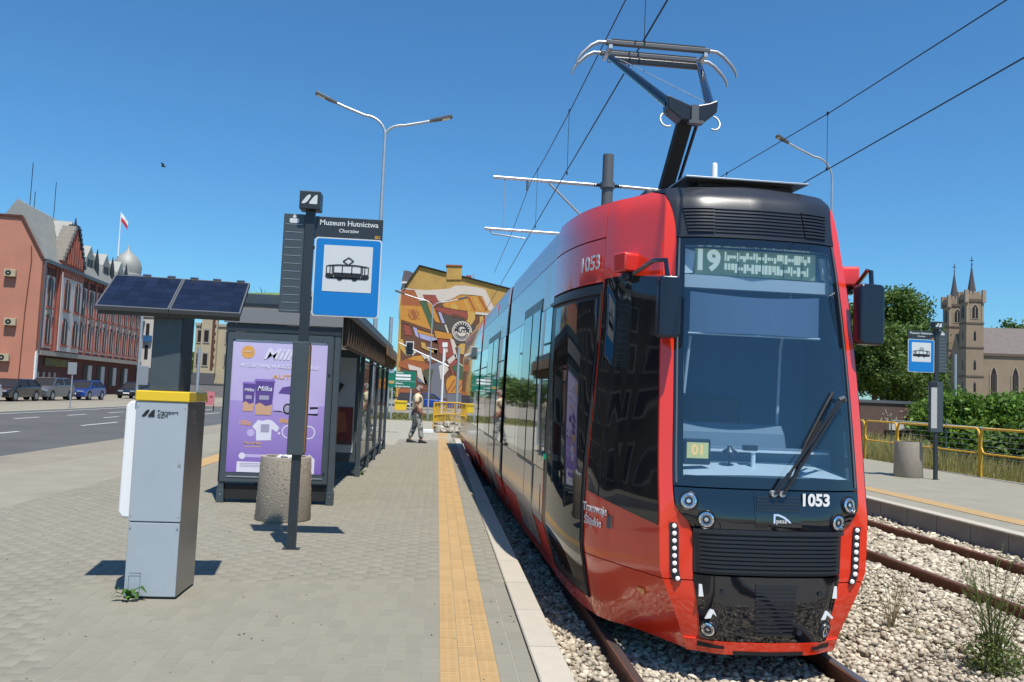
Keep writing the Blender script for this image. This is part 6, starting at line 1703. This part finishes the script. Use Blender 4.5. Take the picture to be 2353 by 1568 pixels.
bw = thing('boundary_wall', 'old brown brick boundary wall with white graffiti below the trees', 'wall', (20.0, 45.5, -.07))
m, nt, b_, L = _new('old_brick')
br = nt.nodes.new('ShaderNodeTexBrick'); br.inputs['Color1'].default_value = (.115, .062, .045, 1); br.inputs['Color2'].default_value = (.075, .045, .036, 1); br.inputs['Mortar'].default_value = (.15, .125, .11, 1)
br.inputs['Scale'].default_value = 4.0; tc = nt.nodes.new('ShaderNodeTexCoord'); mpn = nt.nodes.new('ShaderNodeMapping'); mpn.inputs['Rotation'].default_value = (R(90), 0, 0)
L.new(tc.outputs['Object'], mpn.inputs[0]); L.new(mpn.outputs[0], br.inputs[0]); L.new(br.outputs[0], b_.inputs['Base Color']); b_.inputs['Roughness'].default_value = .95
MB().box(0, 13, 0, .4, 0, 2.05).build('brickwork', m, bw)
MB().box(-.1, 13.1, -.08, .48, 2.05, 2.22).build('coping', M['greypost'], bw)
gm = MB(); rr_ = random.Random(21)
for k in range(26):
    x = rr_.uniform(5.2, 8.3); z = rr_.uniform(.85, 1.6); gm.bar((x, -.012, z), (x + rr_.uniform(-.15, .2), -.012, z + rr_.uniform(-.3, .3)), .05, .02, (0, 1, 0))
gm.build('graffiti', M['stone_trim'], bw)
MB().box(5.6, 7.8, -.45, -.2, .55, 1.0).build('white_slab', M['plaster'], bw)
nb = thing('white_notice', 'pair of narrow white notice boards before the church', 'notice board', (26.3, 42, 0))
for x in (-.16, .16): MB().box(x - .13, x + .13, -.03, 0, 1.9, 3.0).build('panel', M['white'], nb); MB().box(x - .02, x + .02, 0, .03, -.1, 1.9).build('leg', M['zinc'], nb)

# --- church
M['sand'] = mat('sandy_stone', (.30, .225, .15), .92, vary=.10, vscale=.5); M['sand_trim'] = mat('sandy_trim', (.36, .28, .20), .92)
M['sand_dark'] = mat('brown_band', (.14, .10, .075), .92); M['slate_roof'] = mat('brown_slates', (.15, .125, .115), .8, vary=.15, vscale=1.5)
chh = thing('church', 'sandstone church with two crenellated towers and pointed spires', 'church', (100.47, 150, -.1), R(-12))
A = 3.15
def gothic(mb, axis, c, z0, w, h, t0, t1):
    pts = [(c - w / 2, z0), (c + w / 2, z0), (c + w / 2, z0 + h * .7), (c + w * .30, z0 + h * .88), (c, z0 + h), (c - w * .30, z0 + h * .88), (c - w / 2, z0 + h * .7)]
    return mb.prism(pts, t0, t1, axis)
def church_tower(y0, H, sp):
    tw = MB().box(0, A, y0, y0 + A, 0, H - 1.0).build('tower', M['sand'], chh)
    for z in (8.8, 14.3, 19.0): MB().box(-.10, A + .10, y0 - .10, y0 + A + .1, z, z + .28).build('string_course', M['sand_dark'], tw)
    MB().box(-.16, A + .16, y0 - .16, y0 + A + .16, H - 2.0, H - 1.5).build('cornice', M['sand_dark'], tw)
    MB().box(-.12, A + .12, y0 - .12, y0 + A + .12, H - 1.5, H - .5).build('parapet', M['sand'], tw)
    for x in (0, A):
        for y in (y0, y0 + A): MB().box(x - .32, x + .32, y - .32, y + .32, H - 2.2, H + .25).build('corner_pinnacle', M['sand_trim'], tw)
    for k in range(3):
        MB().box(.55 + k * .75, .98 + k * .75, y0 - .13, y0 + .1, H - .5, H + .0).build('merlon', M['sand_trim'], tw); MB().box(-.13, .1, y0 + .55 + k * .75, y0 + .98 + k * .75, H - .5, H).build('merlon', M['sand_trim'], tw)
    for x in (.0, A - .38): MB().box(x, x + .38, y0 - .08, y0, 19.3, H - 2).build('pilaster', M['sand_trim'], tw)
    gothic(MB(), 'y', A / 2, 19.9, 1.5, 3.1, y0 - .06, y0).build('belfry_surround', M['sand_trim'], tw); w = gothic(MB(), 'y', A / 2, 20.1, 1.05, 2.6, y0 - .09, y0 - .06).build('belfry_window', M['darkpane'], tw)
    MB().box(A / 2 - .06, A / 2 + .06, y0 - .12, y0 - .09, 20.1, 22.3).build('mullion', M['sand_trim'], w)
    gothic(MB(), 'x', y0 + A / 2, 20.1, 1.05, 2.6, -.09, -.06).build('belfry_window', M['darkpane'], tw)
    for z in (10.2, 15.8, 6.0): gothic(MB(), 'y', A / 2, z, .42, 1.9, y0 - .04, y0).build('slit_window', M['darkpane'], tw); gothic(MB(), 'x', y0 + A / 2, z, .42, 1.9, -.04, 0).build('slit_window', M['darkpane'], tw)
    s = MB().lathe([(1.05, H - .9), (.85, H), (.42, H + 2.6), (.16, H + 4.5), (.06, H + 5.4)], (A / 2, y0 + A / 2, 0), 8).build('spire', mat('spire_slate', (.075, .065, .07), .7), tw)
    MB().lathe([(.05, 0), (.2, .12), (.05, .28)], (A / 2, y0 + A / 2, H + 5.3), 10).build('ball', M['ironblack'], tw)
    MB().box(A / 2 - .05, A / 2 + .05, y0 + A / 2 - .05, y0 + A / 2 + .05, H + 5.4, H + 7.0).box(A / 2 - .38, A / 2 + .38, y0 + A / 2 - .05, y0 + A / 2 + .05, H + 6.2, H + 6.32).build('cross', M['ironblack'], tw)
church_tower(0, 25.3, 1); church_tower(8.25, 25.3, 2)
MB().box(.4, 40, 1.0, 10.4, 0, 13.4).build('nave', M['sand'], chh)
MB().prism([(.9, 13.3), (10.5, 13.3), (5.7, 18.9)], 1.2, 40, 'x').build('nave_roof', M['slate_roof'], chh)
MB().box(3.2, 40, .75, 1.0, 13.0, 13.5).build('eaves', M['sand_dark'], chh)
for k in range(7):
    x = 5.4 + k * 3.9
    gothic(MB(), 'y', x, 5.0, 1.55, 6.3, .88, 1.0).build('window_surround', M['sand_trim'], chh); w = gothic(MB(), 'y', x, 5.3, 1.05, 5.6, .84, .88).build('window', M['darkpane'], chh)
    for q in (-.25, .0, .25): MB().box(x + q - .03, x + q + .03, .81, .84, 5.3, 9.6).build('tracery', M['sand_dark'], w)
MB().box(3.2, 40, .8, 1.0, 0, 4.4).build('plinth', M['sand_dark'], chh)
gothic(MB(), 'x', 5.7, .1, 2.0, 5.5, .2, .4).build('portal', M['darkpane'], chh); MB().prism([(3.15, 13.4), (8.25, 13.4), (5.7, 17.5)], .3, .8, 'x').build('west_gable', M['sand'], chh)
sign_pole((29.5, 45, -.05), 5.0, 'slender grey post in front of the dark church front', None, .07)

def far_trees(n_blob, x0, x1, y0, y1, h, n, size, name, lm):
    bl = []
    for k in range(n_blob):
        s = random.uniform(2.5, 5); bl.append(((random.uniform(x0, x1), random.uniform(y0, y1), random.uniform(.3, .75) * h), (s * 1.3, s, h * .38)))
    o = link(name, leaves(n, lambda k: clumped(bl, n // 16, 16, .7, .5), size, name, lm)); tag(o, kind='stuff')
far_trees(26, -75, -44, 150, 175, 7.5, 9000, .5, 'distant_woods', M['leafoak'])
far_trees(26, -40, 30, 150, 185, 6, 9000, .55, 'distant_hedgerow', M['leafdark'])
far_trees(20, 78, 104, 118, 136, 4.0, 12000, .42, 'distant_thicket', M['leafdark'])
far_trees(20, 120, 190, 170, 190, 16, 8000, .5, 'distant_grove', M['leafoak'])

# --- weeds on the ballast and by the machine
def weed(name, label, loc, h, n, spread, m, leaf=.02, nl=60, cat='weed', group=None, bare=0.0, twigs=0):
    t = thing(name, label, cat, loc, 0, group); st = MB(); P = []
    for k in range(n):
        a = random.uniform(0, 2 * PI); l = random.uniform(.3, 1) * spread; hh = h * random.uniform(.55, 1)
        p1 = Vector((math.cos(a) * l * .35, math.sin(a) * l * .35, hh * .5)); p2 = Vector((math.cos(a) * l, math.sin(a) * l, hh))
        st.tube([(math.cos(a) * .012, math.sin(a) * .012, 0), p1, p2], [.0042, .003, .0015], 5)
        for j in range(twigs):
            tt = random.uniform(.35, .95); b0 = p1.lerp(p2, tt * 2 - 1) if tt > .5 else p1 * (tt * 2); aa = a + random.uniform(-1.6, 1.6); tl = h * random.uniform(.10, .26)
            b1 = b0 + Vector((math.cos(aa) * tl * .55, math.sin(aa) * tl * .55, tl * .8)); st.tube([b0, b1], [.002, .001], 4)
            for e in range(5): P.append(tuple(b0.lerp(b1, random.uniform(.4, 1.05)) + Vector((random.gauss(0, .006), random.gauss(0, .006), random.gauss(0, .006)))))
        for j in range(nl):
            tt = random.uniform(bare, 1) ** 1.3; q = Vector((0, 0, 0)).lerp(p1, tt * 2) if tt < .5 else p1.lerp(p2, tt * 2 - 1); P.append(tuple(q + Vector((random.gauss(0, .012), random.gauss(0, .012), random.gauss(0, .01)))))
    st.build('stems', m, t)
    P = np.array(P); link('leaflets', leaves(len(P), lambda k: P, leaf, 'leaflets', m, .35), t)
    return t
M['weed'] = leafmat('weed_green', (.11, .16, .035), .4, .3, hue=(.15, .17, .05)); M['straw'] = leafmat('straw', (.30, .24, .13), .3, .2); M['lush'] = leafmat('lush_leaf', (.06, .15, .02), .4, .35)
tw_ = weed('tall_weed', 'tall bushy weed growing out of the ballast at the corner', (4.08, 5.76, -.345), .86, 24, .27, M['weed'], .011, 30, 'weed', twigs=5)
P = blob_pts([((0, 0, .15), (.20, .20, .18))], 1700, .2); link('leafy_base', leaves(1700, lambda k: P, .017, 'leafy_base', M['weed'], .4), tw_)
weed('dry_weed', 'pale dry weed with thin bare stalks on the ballast', (3.96, 6.9, -.345), .50, 14, .18, M['straw'], .005, 6, twigs=2)
for i, (x, y, h, n, s, lab) in enumerate([(4.18, 7.8, .07, 6, .06, 'small yellow-green weed beside the tram corner'), (4.10, 6.7, .10, 7, .09, 'small pale weed below the dry stalks'), (4.13, 6.4, .11, 7, .07, 'small round-leaved weed left of the tall one'),
                                   (4.21, 6.2, .10, 7, .08, 'small weed touching the foot of the tall one'), (3.42, 6.65, .05, 5, .05, 'tiny weed under the red bumper corner'), (4.35, 5.95, .12, 9, .12, 'low green weed right of the tall one')]):
    weed('small_weed', lab, (x, y, -.345), h, n, s, M['weed'] if i != 1 else M['drygrass'], .016, 12, 'weed', 'small weeds in the ballast')
dp = thing('dandelion_weed', 'green dandelion leaves at the foot of the ticket machine', 'weed', (-2.10, 6.14, 0))
for k in range(13):
    a = -PI / 2 + random.uniform(-1.5, 1.5); l = random.uniform(.07, .14); up = random.uniform(.03, .10)
    d = Vector((math.cos(a), math.sin(a) * .6, 0)); sd = Vector((-d.y, d.x, 0)).normalized() * .016
    pts = [Vector((0, 0, 0)), d * l * .35 + Vector((0, 0, up * .8)), d * l * .7 + Vector((0, 0, up)), d * l + Vector((0, 0, up * .6))]
    ws = [.3, .9, 1.3, .1]
    mb = MB(); vs = []
    for p, w in zip(pts, ws): vs += [p - sd * w, p + sd * w + Vector((0, 0, .004))]
    mb.add(vs, [(0, 1, 3, 2), (2, 3, 5, 4), (4, 5, 7, 6)]); mb.build('leaf', M['lush'], dp, fix=False)
for i, (x, y) in enumerate(((-1.30, 15.3),)):
    weed('small_weed', 'small green weed at a shelter post foot', (x, y, 0), .10, 8, .10, M['lush'], .016, 14, 'weed', 'small weeds on the paving')
li = thing('litter', 'crumpled white and blue wrapper lying on the ballast', 'litter', (4.17, 5.62, -.33))
mb = MB(); vv = ICOV * (1 + RNG.normal(0, .25, (12, 1))) * np.array([.055, .035, .022]); mb.add([tuple(p) for p in vv], [tuple(f) for f in ICOF]); mb.build('paper', M['white'], li)
mb = MB(); vv = ICOV * (1 + RNG.normal(0, .2, (12, 1))) * np.array([.03, .022, .014]) + np.array([.05, -.03, 0]); mb.add([tuple(p) for p in vv], [tuple(f) for f in ICOF]); mb.build('foil', M['m_lil'], li)

# --- the walking man
man = thing('person', 'man in a cream short-sleeved shirt and mottled grey trousers walking along the platform', 'person', (-.60, 25.35, 0))
def skin_obj(name, nodes, edges, m, parent, sub=2, root=0):
    me = bpy.data.meshes.new(name); me.from_pydata([n[0] for n in nodes], edges, []); me.materials.append(m)
    o = link(name, me, parent); md = o.modifiers.new('skin', 'SKIN'); md.use_smooth_shade = True
    for i, n in enumerate(nodes):
        r = n[1]; o.data.skin_vertices[0].data[i].radius = (r, r) if not isinstance(r, tuple) else r
        o.data.skin_vertices[0].data[i].use_root = (i == root)
    s = o.modifiers.new('subdivision', 'SUBSURF'); s.levels = sub; s.render_levels = sub
    return o
M['skin'] = mat('skin', (.36, .17, .11), .55)
# faces +x; feet apart in stride
N = [((0, 0, .93), (.125, .155)), ((.01, 0, 1.10), (.115, .15)), ((.02, 0, 1.28), (.12, .17)), ((.015, 0, 1.42), (.10, .16)), ((.035, 0, 1.50), .055), ((.07, 0, 1.57), .062), ((.10, 0, 1.66), (.088, .075)), ((.09, 0, 1.72), (.075, .07)),
     ((.0, -.19, 1.40), .062), ((-.03, -.23, 1.15), .045), ((.10, -.22, .96), .036), ((.15, -.21, .90), .038),
     ((.0, .19, 1.40), .062), ((-.02, .23, 1.15), .045), ((.12, .21, .97), .036), ((.17, .20, .91), .038),
     ((.02, -.09, .86), .092), ((.12, -.10, .50), .062), ((.16, -.10, .10), .042), ((.27, -.10, .045), .040),
     ((-.02, .09, .86), .092), ((-.06, .10, .48), .062), ((-.20, .10, .12), .042), ((-.09, .10, .045), .040)]
E_ = [(0, 1), (1, 2), (2, 3), (3, 4), (4, 5), (5, 6), (6, 7), (3, 8), (8, 9), (9, 10), (10, 11), (3, 12), (12, 13), (13, 14), (14, 15), (0, 16), (16, 17), (17, 18), (18, 19), (0, 20), (20, 21), (21, 22), (22, 23)]
skin_obj('body', N, E_, M['skin'], man)
cloth = mat('cream_shirt', (.74, .63, .42), .85, vary=.08, vscale=20, bump=.4, bscale=25)
SN = [((0, 0, .92), (.145, .175)), ((.01, 0, 1.10), (.14, .172)), ((.02, 0, 1.28), (.14, .19)), ((.015, 0, 1.42), (.118, .18)), ((.03, 0, 1.485), (.07, .075)), ((0, -.20, 1.41), .085), ((-.025, -.235, 1.20), .072), ((0, .20, 1.41), .085), ((-.015, .235, 1.20), .072)]
skin_obj('shirt', SN, [(0, 1), (1, 2), (2, 3), (3, 4), (3, 5), (5, 6), (3, 7), (7, 8)], cloth, man)
m, nt, b_, L = _new('mottled_trousers')
tc = nt.nodes.new('ShaderNodeTexCoord'); n1 = nt.nodes.new('ShaderNodeTexNoise'); n1.inputs['Scale'].default_value = 9; n1.inputs['Detail'].default_value = 3
cr_ = nt.nodes.new('ShaderNodeValToRGB'); cr_.color_ramp.interpolation = 'CONSTANT'
for i, (p, c) in enumerate(((0, (.08, .085, .08)), (.42, (.24, .25, .235)), (.52, (.48, .49, .48)), (.60, (.15, .16, .15)))):
    e = cr_.color_ramp.elements[i] if i < 2 else cr_.color_ramp.elements.new(p)
    e.position = p; e.color = (*c, 1)
L.new(tc.outputs['Object'], n1.inputs['Vector']); L.new(n1.outputs['Fac'], cr_.inputs['Fac']); L.new(cr_.outputs['Color'], b_.inputs['Base Color']); b_.inputs['Roughness'].default_value = .9
TN = [((0, 0, .95), (.14, .17)), ((.02, -.09, .84), .112), ((.12, -.10, .50), .090), ((.165, -.10, .13), .078), ((-.02, .09, .84), .112), ((-.06, .10, .48), .090), ((-.19, .10, .15), .078)]
skin_obj('trousers', TN, [(0, 1), (1, 2), (2, 3), (0, 4), (4, 5), (5, 6)], m, man)
MB().lathe([(.150, 0), (.152, .045)], (.005, 0, .935), 20).build('belt', M['ironblack'], man, smooth=60)
for (x, y) in ((.16, -.10), (-.20, .10)):
    mb = MB().prism([(x - .08, 0), (x + .18, 0), (x + .19, .04), (x + .09, .075), (x + .02, .12), (x - .07, .12), (x - .085, .04)], y - .047, y + .047, 'y'); mb.build('shoe', M['ironblack'], man, bevel=.02, smooth=60)
skin_obj('grey_hair', [((.055, 0, 1.66), (.075, .078)), ((.075, 0, 1.735), (.072, .07)), ((.02, 0, 1.62), (.05, .065))], [(0, 1), (0, 2)], mat('grey_hair', (.30, .28, .26), .8), man)
mb = MB().prism([(.165, 1.64), (.215, 1.625), (.19, 1.665), (.175, 1.69)], -.014, .014, 'y'); mb.build('nose', M['skin'], man, bevel=.006)
for sg in (-1, 1):
    MB().lathe([(.010, -.004), (.008, .006)], (.165, sg * .032, 1.685), 8, 'x').build('eye', M['ironblack'], man)
    MB().cbox(.075, sg * .082, 1.655, .035, .02, .06).build('ear', M['skin'], man, bevel=.008)
    # five fingers on each hand
    hx, hz = (.155, .90) if sg < 0 else (.175, .91)
    for k in range(4): MB().tube([(hx - .01 + k * .013, sg * .205, hz - .01), (hx + k * .015, sg * .20, hz - .06), (hx + .005 + k * .012, sg * .19, hz - .085)], [.009, .008, .006], 6).build('finger', M['skin'], man)
    MB().tube([(hx + .03, sg * .19, hz + .01), (hx + .06, sg * .17, hz - .03)], [.010, .008], 6).build('thumb', M['skin'], man)
MB().box(.145, .178, -.03, .03, 1.612, 1.618).build('mouth', mat('lips', (.22, .07, .06), .6), man)

# --- the bird in the sky
bd = thing('bird', 'small dark bird flying above the roofs', 'bird', (-20.2, 60, 16.8))
mb = MB(); mb.lathe([(.01, -.16), (.05, -.10), (.07, 0), (.05, .10), (.015, .2)], n=10, axis='x'); mb.build('body', M['ironblack'], bd, smooth=60)
for sg in (-1, 1): MB().prism([(.06, 0), (-.06, 0), (-.12, sg * .2), (-.10, sg * .34), (.02, sg * .22)], -.006, .006, 'z').build('wing', M['ironblack'], bd).rotation_euler = (sg * R(48), 0, 0)
# ------------------------------------------------------------------ lettering becomes plain mesh
_dg = bpy.context.evaluated_depsgraph_get()
for o in [o for o in SC.objects if o.type == 'FONT']:
    me = bpy.data.meshes.new_from_object(o.evaluated_get(_dg), depsgraph=_dg)
    nm = o.name; o.name = 'old'
    me.name = nm.split('.')[0]
    q = bpy.data.objects.new(nm, me); COL.objects.link(q)
    q.parent = o.parent; q.location = o.location; q.rotation_euler = o.rotation_euler; q.scale = o.scale
    if not me.materials: me.materials.append(o.data.materials[0])
    bpy.data.objects.remove(o)
